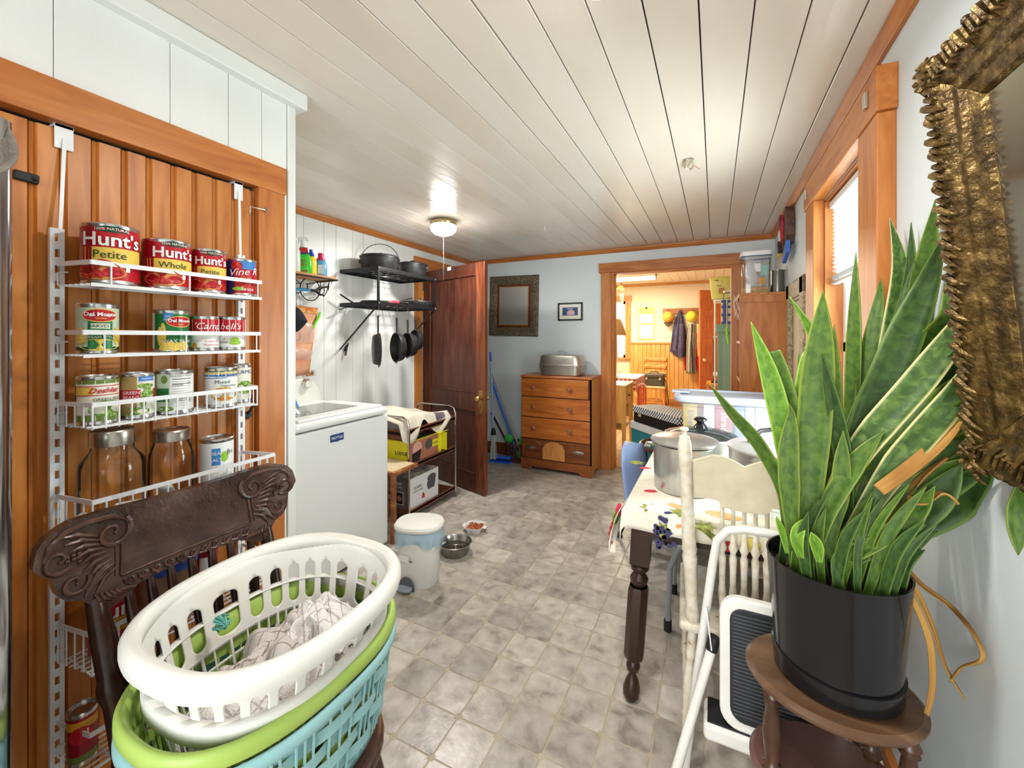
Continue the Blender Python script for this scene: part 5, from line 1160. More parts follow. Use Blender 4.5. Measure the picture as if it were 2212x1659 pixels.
MB().prism([(-.125, 0), (.125, 0), (.125, .12), (.10, .155), (.06, .178), (0, .186), (-.06, .178), (-.10, .155), (-.125, .12)], 0, .004, TR((dx0 + dx1) / 2 - .01, dy0 - .006, .130) @ RX(PI/2)).build('arched_panel', M_drs, d, world=True, bevel=.001)
cv = MB()
for sg in (-1, 1):
    c_ = (dx0 + dx1) / 2 - .01 + sg * .125
    cv.tube([(c_, dy0 - .009, .13), (c_, dy0 - .009, .24), (c_ + sg*.03, dy0 - .009, .285), (c_ + sg*.09, dy0 - .009, .312), (c_ + sg*.12, dy0 - .009, .318)], .0055, 6).tube([(c_, dy0 - .009, .24), (c_ - sg*.03, dy0 - .009, .29), (c_ - sg*.08, dy0 - .009, .315)], .0055, 6)
    for k in range(3): cv.tube([(c_ + (.012 + .010*k) * math.cos(t), dy0 - .0085, .290 + (.008 + .006*k) * math.sin(t)) for t in [2*PI*j/12 for j in range(12)]], .0035, 5, closed=True)
cv.build('carved_swags', M_drd, d, world=True, smooth=True)
for fx_ in (.145, .825):
    pl = MB().lathe([(0, .006), (.02, .005), (.062, .0)], 16, TR(dx0 + W_ * fx_, dy0 - .006, .235) @ RX(PI/2) @ Matrix.Diagonal((1, .28, 1, 1))).build('handle_plate', M_nick, d, world=True, smooth=True)
    MB().box(dx0 + W_*fx_ - .018, dx0 + W_*fx_ + .018, dy0 - .022, dy0 - .008, .226, .244).build('bail_pull', M_nick, pl, world=True, bevel=.004)
# covered roaster on top
M_alu = noisy('old_aluminium', [(.3, (178, 172, 162)), (.7, (206, 200, 190))], 12, rough=.3, metal=.85)
ro = thing('covered_roaster', 'old aluminium covered roaster standing on the dresser', 'roaster', (-1.445, 4.16, .986), -.03)
rw, rd = .222, .13
def rbox(rings, m, name, par, **kw): return loft([(a, b, z, 7) for a, b, z in rings], 56).build(name, m, par, smooth=True, **kw)
rbox([(rw*.9, rd*.9, .0), (rw*.95, rd*.95, .008), (rw, rd, .105)], M_alu, 'pan_body', ro); rbox([(rw*1.0, rd*1.0, .103), (rw*1.05, rd*1.07, .105), (rw*1.05, rd*1.07, .112), (rw*1.0, rd*1.0, .114)], M_alu, 'pan_rim', ro)
rbox([(rw*1.0, rd*1.0, .114), (rw*.97, rd*.97, .18), (rw*.93, rd*.92, .205), (rw*.85, rd*.8, .214), (.001, .001, .216)], M_alu, 'cover', ro); loft([(rw*.9, rd*.9, .0005, 7), (rw*.9, rd*.9, .001, 7)], 40, closed_bottom=True).build('pan_base', M_alu, ro)
MB().tube([(-.035, 0, .216), (-.04, -.01, .243), (-.018, -.014, .252), (.018, -.014, .252), (.04, -.01, .243), (.035, 0, .216)], .003, 6).build('top_handle', M_nick, ro, smooth=True)
for sg in (-1, 1): MB().tube([(sg*rw*1.03, -.045, .10), (sg*(rw*1.03 + .02), -.04, .07), (sg*(rw*1.03 + .02), .04, .07), (sg*rw*1.03, .045, .10)], .0035, 6).build('side_handle', M_nick, ro, smooth=True)
# ------------------------------------------------------------ framed mirror and small picture on the back wall
M_orn = noisy('dull_gilt', [(.3, (70, 60, 46)), (.55, (116, 102, 80)), (.75, (164, 150, 124))], 70, rough=.5, metal=.3, bump=.9, bscale=110)
def frame(name, label, cat, y, x0, x1, z0, z1, mw, m, tilt=0.0, grp=None):
    t = thing(name, label, cat, ((x0 + x1) / 2, y, (z0 + z1) / 2)); t.rotation_euler = (0, tilt, 0)
    w, h = (x1 - x0) / 2, (z1 - z0) / 2
    def side(a, b):
        pr_ = [(0, 0), (.0, .018), (.018, .034), (mw*.6, .030), (mw*.9, .018), (mw, .010), (mw, 0)]
        vs = []
        for s_, (cx, cz, ix, iz) in enumerate((a, b)):
            for q, hgt in pr_: vs.append((cx + ix * q, -hgt, cz + iz * q))
        n = len(pr_); return MB().add(vs, [(i, i+1, n+i+1, n+i) for i in range(n-1)] + [tuple(range(n)), tuple(range(2*n-1, n-1, -1))]).build('frame_side', m, t, bevel=.002)
    C = [(-w, -h, 1, 1), (w, -h, -1, 1), (w, h, -1, -1), (-w, h, 1, -1)]
    for k in range(4): side(C[k], C[(k+1) % 4])
    return t, w, h
t, w, h = frame('wall_mirror', 'ornate dark gilt framed mirror on the back wall', 'mirror', YB - .001, -2.43, -1.80, 1.395, 2.10, .105, M_orn, .02)
MB().box(-w + .095, w - .095, -.012, -.006, -h + .095, h - .095).build('red_liner', mat('mahogany_liner', (96, 44, 30), .35), t)
MB().box(-w + .125, w - .125, -.0135, -.012, -h + .125, h - .125).build('gilt_slip', mat('gilt_slip', (190, 150, 80), .4, .6), t); MB().box(-w + .135, w - .135, -.0145, -.0135, -h + .135, h - .135).build('mirror_glass', mat('clouded_mirror', (186, 186, 182), .38, .7), t)
t = thing('small_picture', 'small black framed picture with a blue image on the back wall', 'picture', (-1.426, YB - .001, 1.663))
for a, b, c, d in ((-.140, .140, -.098, -.082), (-.140, .140, .082, .098), (-.140, -.124, -.098, .098), (.124, .140, -.098, .098)): MB().box(a, b, -.018, 0, c, d).build('frame_side', M_black, t, bevel=.002)
MB().box(-.126, .126, -.008, 0, -.084, .084).build('mat_board', M_cream, t); im = MB().box(-.088, .088, -.0095, -.008, -.042, .046).build('print', mat('print_navy', (46, 72, 120), .4), t)
MB().prism([(-.035, -.036), (.05, -.036), (.05, .0), (.03, .018), (.0, .02), (-.035, .0)], .0095, .0105, RX(PI/2)).build('print_house', mat('print_rose', (214, 178, 186), .5), im); text_on('WESTON', .016, M_lwhite, t, TR(0, -.0108, .030) @ RX(PI/2))
# ------------------------------------------------------------ broom corner
def stick(name, label, p, q, r, m, cat='broom'):
    t = thing(name, label, cat, p); MB().tube([p, q], r, 10).build('stick', m, t, world=True, smooth=True); return t
M_bl = mat('bright_blue', (40, 110, 220), .4); M_gb2 = mat('mop_green', (70, 190, 80), .5)
yb = YB - .05
bk = thing('waste_basket', 'brown slatted plastic basket holding mop handles beside the dresser', 'basket', (-1.985, 4.19, 0)); mbk = mat('brown_plastic', (92, 62, 52), .5)
MB().lathe([(0, .004), (.085, .002), (.092, .03)], 28).build('basket_base', mbk, bk, smooth=True); MB().lathe([(.112, .195), (.118, .20), (.118, .215), (.108, .212)], 28).build('basket_rim', mbk, bk, smooth=True, solid=.003)
for k in range(26):
    a = 2*PI*k/26; MB().bar((.092*math.cos(a), .092*math.sin(a), .025), (.114*math.cos(a), .114*math.sin(a), .205), .010, .003, up=(math.cos(a), math.sin(a), 0)).build('slat', mbk, bk)
for z, r in ((.085, .100), (.145, .108)): MB().tube([(r*math.cos(2*PI*k/28), r*math.sin(2*PI*k/28), z) for k in range(28)], .003, 5, closed=True).build('hoop', mbk, bk, smooth=True)
B0 = Vector((-1.985, 4.19, .05))
t = stick('blue_mop', 'long blue mop handle leaning into the corner', B0 + Vector((.02, -.01, 0)), at(1063, 826, y=yb), .013, M_bl, 'mop'); MB().sphere((.02, .01, .03), .045, 8, None, (1, 1, 1)).build('mop_head', M_gb2, t, smooth=True)
t = stick('grey_mop', 'pale grey mop pole beside the blue one', B0 + Vector((.05, .03, 0)), at(1064, 806, y=yb + .02), .010, mat('pole_grey', (190, 192, 196), .4), 'mop'); MB().box(-.03, .03, -.02, .02, .12, .22).build('green_clip', M_gb2, t, bevel=.008)
t = stick('black_mop', 'black pole crossing low behind the door edge', B0 + Vector((-.05, .0, .02)), at(1062, 892, y=yb), .012, M_black, 'mop'); MB().sphere((-.05, .0, .17), .05, 8, None, (1.1, .6, 1)).build('green_duster', M_gb2, t, smooth=True)
t = thing('blue_broom', 'blue-handled broom with pale bristles standing behind the door', 'broom', at(1067, 970, y=4.02)); t.location.z = .02
p0 = at(1066, 935, y=4.02); p1 = at(1060, 780, y=4.05)
MB().tube([p0, p1], .011, 10).build('handle', mat('blue_grey_pole', (150, 176, 214), .4), t, world=True, smooth=True); MB().tube([p1, p1 + (p1 - p0).normalized() * .10], .013, 10).build('blue_grip', M_bl, t, world=True, smooth=True); MB().lathe([(.03, -.02), (.022, .03), (.012, .06)], 16, TR(*p0)).build('ferrule', M_black, t, world=True, smooth=True)
bb = MB(); rr = random.Random(3)
for k in range(80): a, q = rr.uniform(0, 6.28), rr.random(); bb.tube([p0 + Vector((.02*q*math.cos(a), .02*q*math.sin(a), -.01)), Vector((p0.x + .05*q*math.cos(a), p0.y + .04*q*math.sin(a), .045))], .0013, 3)
tag(bb.build('bristles', mat('pale_bristle', (206, 206, 204), .7), t, world=True), None, None, kind='stuff')
t = thing('dustpan', 'bright blue dustpan on the floor behind the door', 'dustpan', (-2.13, 4.08, 0), .1)
MB().prism([(-.13, -.05), (.11, -.05), (.13, .05), (-.13, .05)], .0, .012).build('pan_floor', M_bl, t, bevel=.003); MB().grid(lambda u, v: (-.13 + .25*u, .05 - .09 * v * v, .012 + .055 * math.sin(PI * v * .75)), 10, 8).build('pan_hood', M_bl, t, smooth=True, solid=.005)
# ------------------------------------------------------------ table with the fruit cloth
M_tdark = noisy('dark_table_wood', [(.3, (40, 24, 16)), (.6, (60, 38, 26)), (.8, (78, 52, 36))], 10, rough=.35, stretch=(1, 1, .2))
tx0, tx1, ty0, ty1, tz = -.275, .44, 1.575, 2.96, .735
tb = thing('dining_table', 'dark wooden table with turned legs under a fruit print cloth', 'table', ((tx0 + tx1) / 2, (ty0 + ty1) / 2, 0))
MB().box(tx0 - .02, tx1 + .02, ty0 - .025, ty1 + .02, tz, tz + .022).build('tabletop', M_tdark, tb, world=True, bevel=.004)
for a in (((tx0 + .03, ty0 + .012), (tx1 - .03, ty0 + .034)), ((tx0 + .03, ty1 - .034), (tx1 - .03, ty1 - .012)), ((tx0 + .012, ty0 + .03), (tx0 + .034, ty1 - .03)), ((tx1 - .034, ty0 + .03), (tx1 - .012, ty1 - .03))):
    MB().box(a[0][0], a[1][0], a[0][1], a[1][1], tz - .085, tz).build('apron', M_tdark, tb, world=True, bevel=.002)
MB().box(tx0 + .03, tx1 - .03, ty0 + .002, ty0 + .014, tz - .088, tz - .062).box(tx0 + .03, tx1 - .03, ty0 + .006, ty0 + .014, tz - .055, tz - .045).build('apron_bead', M_tdark, tb, world=True, bevel=.003)
legp = [(.0, .022), (.03, .026), (.07, .024), (.10, .014), (.115, .020), (.135, .023), (.15, .015)]
for x in (tx0 + .034, tx1 - .034):
    for y in (ty0 + .034, ty1 - .034):
        T_ = TR(x, y, 0)
        l = MB(); l.lathe([(.0, .0), (.018, .0), (.030, .018), (.032, .045), (.023, .08), (.013, .10), (.013, .108), (.022, .118), (.026, .135), (.022, .152), (.017, .158), (.030, .166)], 20, T_)
        l.lathe([(.034, .166), (.038, .18), (.038, .43), (.034, .448)], 8, T_ @ RZ(PI/8)); l.lathe([(.020, .448), (.031, .462), (.033, .478), (.024, .492), (.020, .50), (.032, .512), (.034, .524), (.022, .538)], 20, T_); l.box(x - .034, x + .034, y - .034, y + .034, .538, tz)
        sg_ = -1 if x < .1 else 0; l.v = [(vx + sg_ * .048 * max(0, 1 - vz / .70), vy + .015 * max(0, 1 - vz / .70), vz) for vx, vy, vz in l.v]; l.build('leg', M_tdark, tb, world=True, smooth=True, ang=35)
# cloth
M_cloth = noisy('cream_cloth', [(.3, (226, 216, 196)), (.7, (238, 231, 214))], 10, rough=.7, bump=.1, bscale=200)
tc = thing('tablecloth', 'cream tablecloth printed with grapes and fruit over the table', 'tablecloth', ((tx0 + tx1) / 2, (ty0 + ty1) / 2, tz + .0225))
zc_ = tz + .0250
def drape(u, v):
    x = tx0 - .08 + (tx1 - tx0 + .14) * u; y = ty0 - .10 + (ty1 - ty0 + .18) * v; z = zc_ + .0012 * math.sin(x * 40) * math.sin(y * 31)
    ex = max(0, (tx0 - .026) - x); ey = max(0, (ty0 - .031) - y); ex2 = max(0, x - (tx1 + .024)); ey2 = max(0, y - (ty1 + .024))
    nx, ny = x, y
    if ex: nx = tx0 - .026 - .004 - ex * .10; z -= ex
    if ey: ny = ty0 - .031 - .004 - ey * .10 + .004 * math.sin(x * 22); z -= ey
    if ex2: nx = tx1 + .026 + .002; z -= ex2
    if ey2: ny = ty1 + .028; z -= ey2
    return (nx, ny, z)
MB().grid(drape, 60, 90).build('cloth', M_cloth, tc, world=True, smooth=True, solid=.0018, offset=1)
# the loose corner that hangs down at the near left
cA, cB, cC = (tx0 - .036, ty0 - .045, tz + .02), (tx0 - .036, ty0 + .18, tz + .0), (tx0 - .060, ty0 - .03, tz - .155)
def corner(u, v):
    top = Vector(cA) * (1 - u) + Vector(cB) * u; tip = Vector((tx0 - .072, ty0 - .01, tz - .165))
    p = top * (1 - v) + tip * v; p.x -= .02 * math.sin(PI * v) * (1 - u) ; p.x += .012 * math.sin(u * 9 + v * 4) * v
    return tuple(p)
MB().grid(corner, 14, 16).build('hanging_corner', M_cloth, tc, world=True, smooth=True, solid=.002)
# prints: leaves, grapes, apricots, cherries as thin cloth-flat shapes
M_leafp = noisy('print_leaf', [(.35, (96, 104, 40)), (.65, (160, 160, 74))], 60, rough=.7); M_grape = mat('print_grape', (52, 48, 86), .6); M_cherry = mat('print_cherry', (176, 30, 48), .6); M_apr = noisy('print_apricot', [(.3, (226, 140, 80)), (.7, (240, 186, 130))], 30, rough=.7); M_berry = mat('print_strawberry', (196, 50, 66), .6); M_lemon = mat('print_lemon', (222, 206, 100), .6)
def decal(c, out, m, name, plane='top', k=0):
    mb = MB(); n = len(out); h_ = .0022 + .0002 * k
    if plane == 'top': mb.prism([(c[0] + a, c[1] + b) for a, b in out], zc_ + h_ - .0015, zc_ + h_)
    else: mb.prism([(c[0] + a, c[1] + b) for a, b in out], -(ty0 - .0395 - .002), -(ty0 - .0395 - .0035 - .0002 * k), RX(PI/2))
    return mb.build(name, m, tc, world=True)
def leaf_o(r, sd):
    rr = random.Random(sd); return [(r * (1 if i % 2 else .62) * math.cos(2*PI*i/14 + sd) * rr.uniform(.8, 1.1), r * (1 if i % 2 else .62) * math.sin(2*PI*i/14 + sd) * rr.uniform(.8, 1.1)) for i in range(14)]
def ell(a, b, rot=0, n=14): return [(a*math.cos(t)*math.cos(rot) - b*math.sin(t)*math.sin(rot), a*math.cos(t)*math.sin(rot) + b*math.sin(t)*math.cos(rot)) for t in [2*PI*i/n for i in range(n)]]
rr = random.Random(12)
for (px, py, kind) in ((1405, 1098, 'leaf'), (1470, 1108, 'leaf'), (1375, 1000, 'leaf'), (1415, 960, 'leaf'), (1440, 985, 'leafs'), (1522, 1138, 'leaf'), (1410, 1010, 'leafs')):
    p = at(px, py, z=zc_); decal((p.x, p.y), leaf_o(.042 if kind == 'leaf' else .03, px), M_leafp, 'printed_leaf')
p = at(1468, 1098, z=zc_); decal((p.x, p.y + .01), ell(.045, .022, -.2), M_apr, 'printed_apricot', k=2)
p = at(1563, 1115, z=zc_); decal((p.x, p.y), ell(.06, .03, -.1), M_apr, 'printed_pineapple', k=2)
for (px, py) in ((1407, 1062), (1395, 1012), (1450, 1058), (1428, 948)):
    p = at(px, py, z=zc_); decal((p.x, p.y), ell(.03, .016, .4), M_berry, 'printed_strawberry', k=2)
for k in range(26):
    px, py = 1432 + rr.uniform(-20, 20), 1122 + rr.uniform(-14, 14); p = at(px, py, z=zc_)
    if p.y < ty0 - .028: decal((p.x, tz + .015 - (ty0 - .028 - p.y)), ell(.0085, .0085, 0, 10), M_grape, 'printed_grape', 'front', k % 5)
    else: decal((p.x, p.y), ell(.0085, .0095, 0, 10), M_grape, 'printed_grape', k=3 + k % 5)
fx_ = lambda px: at(px, 1150, y=ty0 - .04).x
decal((fx_(1522), tz - .012), leaf_o(.04, 4), M_leafp, 'printed_leaf', 'front'); decal((fx_(1432), tz - .03), leaf_o(.035, 7), M_leafp, 'printed_leaf', 'front')
for k in range(14): decal((fx_(1545 + k * 3.2), tz - .030 - (k % 3) * .010), ell(.008, .008, 0, 10), M_cherry, 'printed_cherry', 'front', k % 4)
for k in range(10): decal((fx_(1435) + rr.uniform(-.03, .03), tz - .03 + rr.uniform(-.025, .02)), ell(.008, .008, 0, 10), M_grape, 'printed_grape', 'front', k % 4)
decal((fx_(1622), tz - .02), ell(.03, .022), M_lemon, 'printed_lemon', 'front'); decal((fx_(1480), tz - .005), ell(.03, .012), M_apr, 'printed_apricot', 'front')
def cdec(u, v, r, m, name):
    p = Vector(corner(u, v)); MB().prism(ell(r, r * 1.2, 0, 10), 0, .004, TR(p.x - .0035, p.y, p.z) @ RZ(-PI/2 - .3) @ RX(PI/2)).build(name, m, tc, world=True)
for k in range(12): cdec(.30 + .05 * (k % 3), .42 + .035 * k, .007, M_cherry, 'printed_cherry')
for u, v in ((.25, .22), (.35, .30), (.2, .12)): cdec(u, v, .022, M_leafp, 'printed_leaf')
cdec(.12, .05, .018, mat('print_rose2', (206, 40, 90), .6), 'printed_rose')

# ------------------------------------------------------------ pots on the table
ZT = zc_ + .0042
M_alu2 = noisy('pot_aluminium', [(.3, (178, 178, 176)), (.7, (204, 203, 200))], 20, rough=.28, metal=.8, stretch=(1, 1, .1))
def pot(name, label, px, yy, r, h, cat='pot', taper=1.0):
    p = at(px, 900, y=yy); t = thing(name, label, cat, (p.x, p.y, ZT), group='aluminium pots on the table')
    MB().lathe([(0, 0), (r*.93*taper, 0), (r*.98*taper, .008), (r, h*.5), (r, h - .006), (r*1.035, h), (r*1.035, h + .004), (r*.99, h + .004), (r*.96, h - .01), (r*.95*taper, .006), (0, .005)], 40).build('pot_body', M_alu2, t, smooth=True, ang=50)
    return t
t = pot('stock_pot', 'tall aluminium stock pot nearest the camera on the table', 1478, 1.835, .118, .180)
MB().lathe([(.130, .190), (.131, .197), (.12, .205), (.07, .215), (0, .218)], 40).build('pot_lid', M_alu2, t, smooth=True); MB().lathe([(0, .250), (.012, .249), (.017, .244), (.016, .237), (.009, .232), (.009, .217)], 16).build('lid_knob', mat('cream_knob', (226, 216, 196), .4), t, smooth=True)
MB().tube([(-.128, -.03, .165), (-.15, -.028, .165), (-.15, .028, .165), (-.128, .03, .165)], .005, 8).build('side_handle', M_alu2, t, smooth=True)
t = pot('wide_saucepan', 'wide aluminium pan with a glass lid and black knob', 1513, 2.36, .170, .108)
MB().lathe([(.171, .112), (.168, .117), (.12, .135), (.05, .146), (0, .148)], 40).build('glass_lid', glassy('lid_glass', (232, 236, 238), .03, .16), t, smooth=True); MB().tube([(.171*math.cos(2*PI*k/40), .171*math.sin(2*PI*k/40), .114) for k in range(40)], .004, 6, closed=True).build('lid_rim', M_nick, t, smooth=True)
MB().lathe([(0, .205), (.018, .204), (.030, .197), (.032, .188), (.020, .182), (.017, .175), (.030, .160), (.036, .150), (.03, .147)], 24).build('lid_knob', mat('black_bakelite', (24, 24, 27), .15), t, smooth=True)
t = pot('dutch_pot', 'deep aluminium pot with a steel strap handle on its lid', 1668, 2.02, .160, .150)
MB().lathe([(.166, .152), (.168, .160), (.155, .168), (.08, .174), (0, .176)], 40).build('pot_lid', mat('matte_lid', (206, 206, 206), .4, .4), t, smooth=True)
hp_ = [(-.07, 0, .176), (-.066, 0, .20), (-.04, 0, .225), (0, 0, .234), (.04, 0, .225), (.066, 0, .20), (.07, 0, .176)]
MB().tube(hp_, .010, 10).build('lid_handle', mat('dark_steel', (120, 122, 126), .25, .9), t, smooth=True)
for sg in (-1, 1): MB().lathe([(.022, .176), (.018, .20), (0, .202)], 14, TR(sg*.068, 0, 0)).build('handle_foot', mat('black_bakelite', (24, 24, 27), .15), t, smooth=True)
MB().tube([(-.10, -.128, .13), (-.08, -.165, .13), (.06, -.165, .13), (.08, -.142, .13)], .004, 6).build('side_handle', M_nick, t, smooth=True)
t = thing('pressed_glass_lid', 'clear ribbed glass lid lying in front of the deep pot', 'lid', at(1668, 985, z=ZT)); M_gl = glassy('pressed_glass', (244, 248, 248), .04, .22)
t.location = (.205, 1.735, ZT)
MB().lathe([(.10, .0), (.102, .006), (.085, .03), (.05, .045), (.02, .05), (0, .05)], 32).build('dome', M_gl, t, smooth=True); MB().lathe([(.012, .05), (.012, .06), (.022, .068), (.022, .08), (.012, .086), (0, .086)], 16).build('glass_knob', M_gl, t, smooth=True)
for k in range(3): MB().tube([((.09 - .022*k)*math.cos(2*PI*j/32), (.09 - .022*k)*math.sin(2*PI*j/32), .026 + .009*k) for j in range(32)], .0025, 5, closed=True).build('rib', M_gl, t, smooth=True)
# flashlight and small carton by the far left
t = thing('flashlight', 'chrome and black flashlight lying behind the stock pot', 'flashlight', at(1436, 950, z=ZT)); A_ = TR(0, 0, .026) @ RZ(.4) @ RY(-PI/2)
MB().lathe([(0, .0), (.024, .0), (.026, .01), (.026, .03), (.017, .045)], 20, A_).build('head', mat('chrome', (210, 208, 205), .12, 1.0), t, smooth=True); MB().lathe([(.017, .045), (.016, .05), (.016, -.10), (0, -.10)], 16, TR(.1, .045, .026) @ RZ(.4) @ RY(-PI/2)).build('barrel', M_black, t, smooth=True)
t.location = (-.215, 2.52, ZT)
t = thing('small_carton', 'small tan carton on the table edge behind the stock pot', 'carton', (-.235, 2.365, ZT), .5); MB().box(-.04, .04, -.05, .05, 0, .04).build('carton_body', noisy('tan_print', [(.4, (150, 84, 44)), (.6, (196, 140, 80))], 40, rough=.6), t, bevel=.002); MB().box(-.045, .045, -.055, .055, .04, .043).build('carton_lid', mat('kraft', (206, 186, 140), .6), t)
# ------------------------------------------------------------ translucent storage bin of cereal boxes
bn = thing('storage_bin', 'translucent plastic storage bin of cereal boxes at the table end', 'bin', (.075, 2.735, ZT))
bw_, bdp, bh = .262, .155, .272
M_milky = frosted('milky_plastic', (222, 224, 234), .30, .3); M_milkyd = frosted('milky_lid', (196, 204, 222), .85, .35)
def rb(rings, m, name, par, **kw): return loft([(a, b, z, 9) for a, b, z in rings], 56).build(name, m, par, smooth=True, **kw)
rb([(bw_*.88, bdp*.86, .0), (bw_*.90, bdp*.88, .004), (bw_*.97, bdp*.96, bh*.8), (bw_*1.0, bdp, bh*.82), (bw_*1.01, bdp*1.02, bh)], M_milky, 'bin_wall', bn); loft([(bw_*.88, bdp*.86, .001, 9), (bw_*.88, bdp*.86, .002, 9)], 48, closed_bottom=True).build('bin_floor', M_milky, bn)
rb([(bw_*1.04, bdp*1.06, bh - .022), (bw_*1.10, bdp*1.12, bh - .024), (bw_*1.12, bdp*1.15, bh - .004), (bw_*1.10, bdp*1.12, bh + .012), (bw_*1.03, bdp*1.02, bh + .014), (bw_*1.0, bdp*.97, bh + .004), (.001, .001, bh + .004)], M_milkyd, 'bin_lid', bn)
for sg in (-1, 1): MB().box(sg*bw_*1.0 - .05, sg*bw_*1.0 + .05, -.05, .05, bh + .010, bh + .022).build('lid_latch', M_milkyd, bn, bevel=.006)
for k, (col, lb, wd) in enumerate(((( 236, 200, 80), 'yellow cereal box at the left in the bin', .075), ((246, 240, 226), 'cream cereal box second in the bin', .055), ((176, 60, 60), 'dark red cereal box in the middle of the bin', .085), ((120, 130, 160), 'slate blue cereal box next to the red one', .045), ((236, 200, 170), 'pale orange cereal box right of the blue one', .05), ((226, 224, 226), 'white cereal box at the right in the bin', .10))):
    x = bn.location.x - .205 + (0, .098, .172, .252, .306, .372)[k]
    b = thing('cereal_box', lb, 'box', (x, 2.735, ZT + .005), group='cereal boxes in the storage bin')
    MB().box(-wd/2, wd/2, -.118, .118, 0, .225).build('carton', mat('cereal_%d' % k, col, .5), b, bevel=.002)
    if k in (0, 2): text_on('Shreddies', .052, mat('print_mauve', (150, 120, 160), .5) if k == 0 else M_lwhite, b, TR(.005, -.1185, .10) @ RX(PI/2) @ RZ(-PI/2), sx=.9)
    elif k != 3:
        pn = MB().box(-wd*.36, wd*.36, -.1192, -.118, .03, .195).build('info_panel', M_paper, b)
        for j in range(5): MB().box(-wd*.3, wd*.3, -.1198, -.1192, .05 + .03*j, .052 + .03*j).build('rule_line', mat('print_grey', (90, 84, 84), .5), pn)
# ------------------------------------------------------------ teal chest and houndstooth box
cr = math.atan2(-.45, .42)
tcx, tcy = -.700, 4.02
te = thing('teal_chest', 'teal and white wooden chest standing at an angle by the doorway', 'chest', (tcx, tcy, 0), cr); M_teal = noisy('teal_paint', [(.3, (34, 112, 122)), (.7, (46, 128, 138))], 8, rough=.45)
Lc, Dc = .78, .30
MB().box(0, Lc, 0, Dc, .0, .53).build('chest_body', M_teal, te, bevel=.004)
for k in range(5): MB().box(.01 + k*.142, .148 + k*.142, -.006, 0, .02, .40).build('plank', M_teal, te, bevel=.002)
MB().box(0, Lc, -.010, 0, .405, .53).build('top_rail', M_teal, te, bevel=.002); MB().box(-.012, Lc + .012, -.018, Dc + .01, .531, .595).build('white_lid', noisy('aged_white', [(.3, (206, 204, 198)), (.7, (222, 220, 214))], 6, rough=.5), te, bevel=.004)
hb = thing('houndstooth_box', 'black box with a houndstooth lid on the teal chest', 'box', (tcx, tcy, .5955), cr)
def hounds(name):
    m = mat(name, (232, 230, 226), .6); ns_, ln, b = nodes(m); mp, _ = coords(m, (1, 1, 1), False); ck = N(m, 'ShaderNodeTexChecker'); ck.inputs['Scale'].default_value = 62
    ck.inputs[1].default_value = S(236, 234, 230); ck.inputs[2].default_value = S(34, 34, 40); ln.new(mp.outputs[0], ck.inputs[0]); ln.new(ck.outputs[0], b.inputs['Base Color']); return m
MB().box(.02, .64, .0, .28, 0, .090).build('box_body', M_black, hb, bevel=.003); MB().box(.015, .645, -.005, .285, .090, .145).build('box_lid', hounds('houndstooth'), hb, bevel=.002)
MB().box(.10, .14, -.007, 0, .06, .085).build('label_holder', mat('brass_tag', (180, 176, 110), .4), hb)
# ------------------------------------------------------------ captain's chair tucked under the table, blue board against it
M_red = noisy('dark_red_wood', [(.3, (54, 24, 18)), (.7, (80, 40, 30))], 12, rough=.3)
cc_ = thing('captains_chair', 'dark wooden armchair tucked under the left side of the table', 'chair', (-.30, 3.10, 0))
MB().prism([(.0 + .19*math.copysign(abs(math.cos(t))**.7, math.cos(t)), .19*math.copysign(abs(math.sin(t))**.7, math.sin(t))) for t in [2*PI*k/28 for k in range(28)]], .405, .44, TR(-.30, 3.10, 0)).build('seat', M_red, cc_, world=True, bevel=.008)
lp2 = [(0, .022), (.04, .024), (.06, .012), (.3, .012), (.55, .02), (.72, .014), (.76, .019), (.8, .013), (1, .014)]
for sx in (-1, 1):
    for sy in (-1, 1): turned((-.30 + sx*.30, 3.10 + sy*.19, 0), (-.30 + sx*.13, 3.10 + sy*.13, .41), lp2, M_dplain, 'leg', cc_)
arm = [(-.28 + .19*math.cos(a) - .01, 3.10 + .20*math.sin(a), .615) for a in [math.radians(70 + 22*k) for k in range(11)]]
MB().tube(arm, .017, 8).build('arm_rail', M_red, cc_, world=True, smooth=True)
for k in (0, 2, 4, 6, 8, 10): p = Vector(arm[k]); turned((p.x*.9 - .03, 3.10 + (p.y - 3.10)*.85, .435), p, [(0, .009), (.3, .012), (.6, .014), (1, .008)], M_red, 'spindle', cc_)
bb_ = thing('blue_board', 'pale blue plastic seat back leaning against the dark armchair', 'board', (-.445, 2.84, .0))
def bfn(u, v):
    t = (u - .5) * 2; y = 2.76 + .14 * t * math.sqrt(max(0, 1 - max(0, (v - .72) / .28) ** 2.2)); z = .20 + .49 * v
    return (-.46 + .035 * (1 - t * t) - .06 * (v - .5) + .05 * t, y + .03 * v, z)
MB().grid(bfn, 16, 24).build('panel', mat('pale_blue_plastic', (150, 172, 216), .35), bb_, world=True, smooth=True, solid=.016)
MB().box(-.45, -.40, 2.73, 2.79, .0, .205).build('foot', mat('pale_blue_plastic', (150, 172, 216), .35), bb_, world=True, bevel=.01)
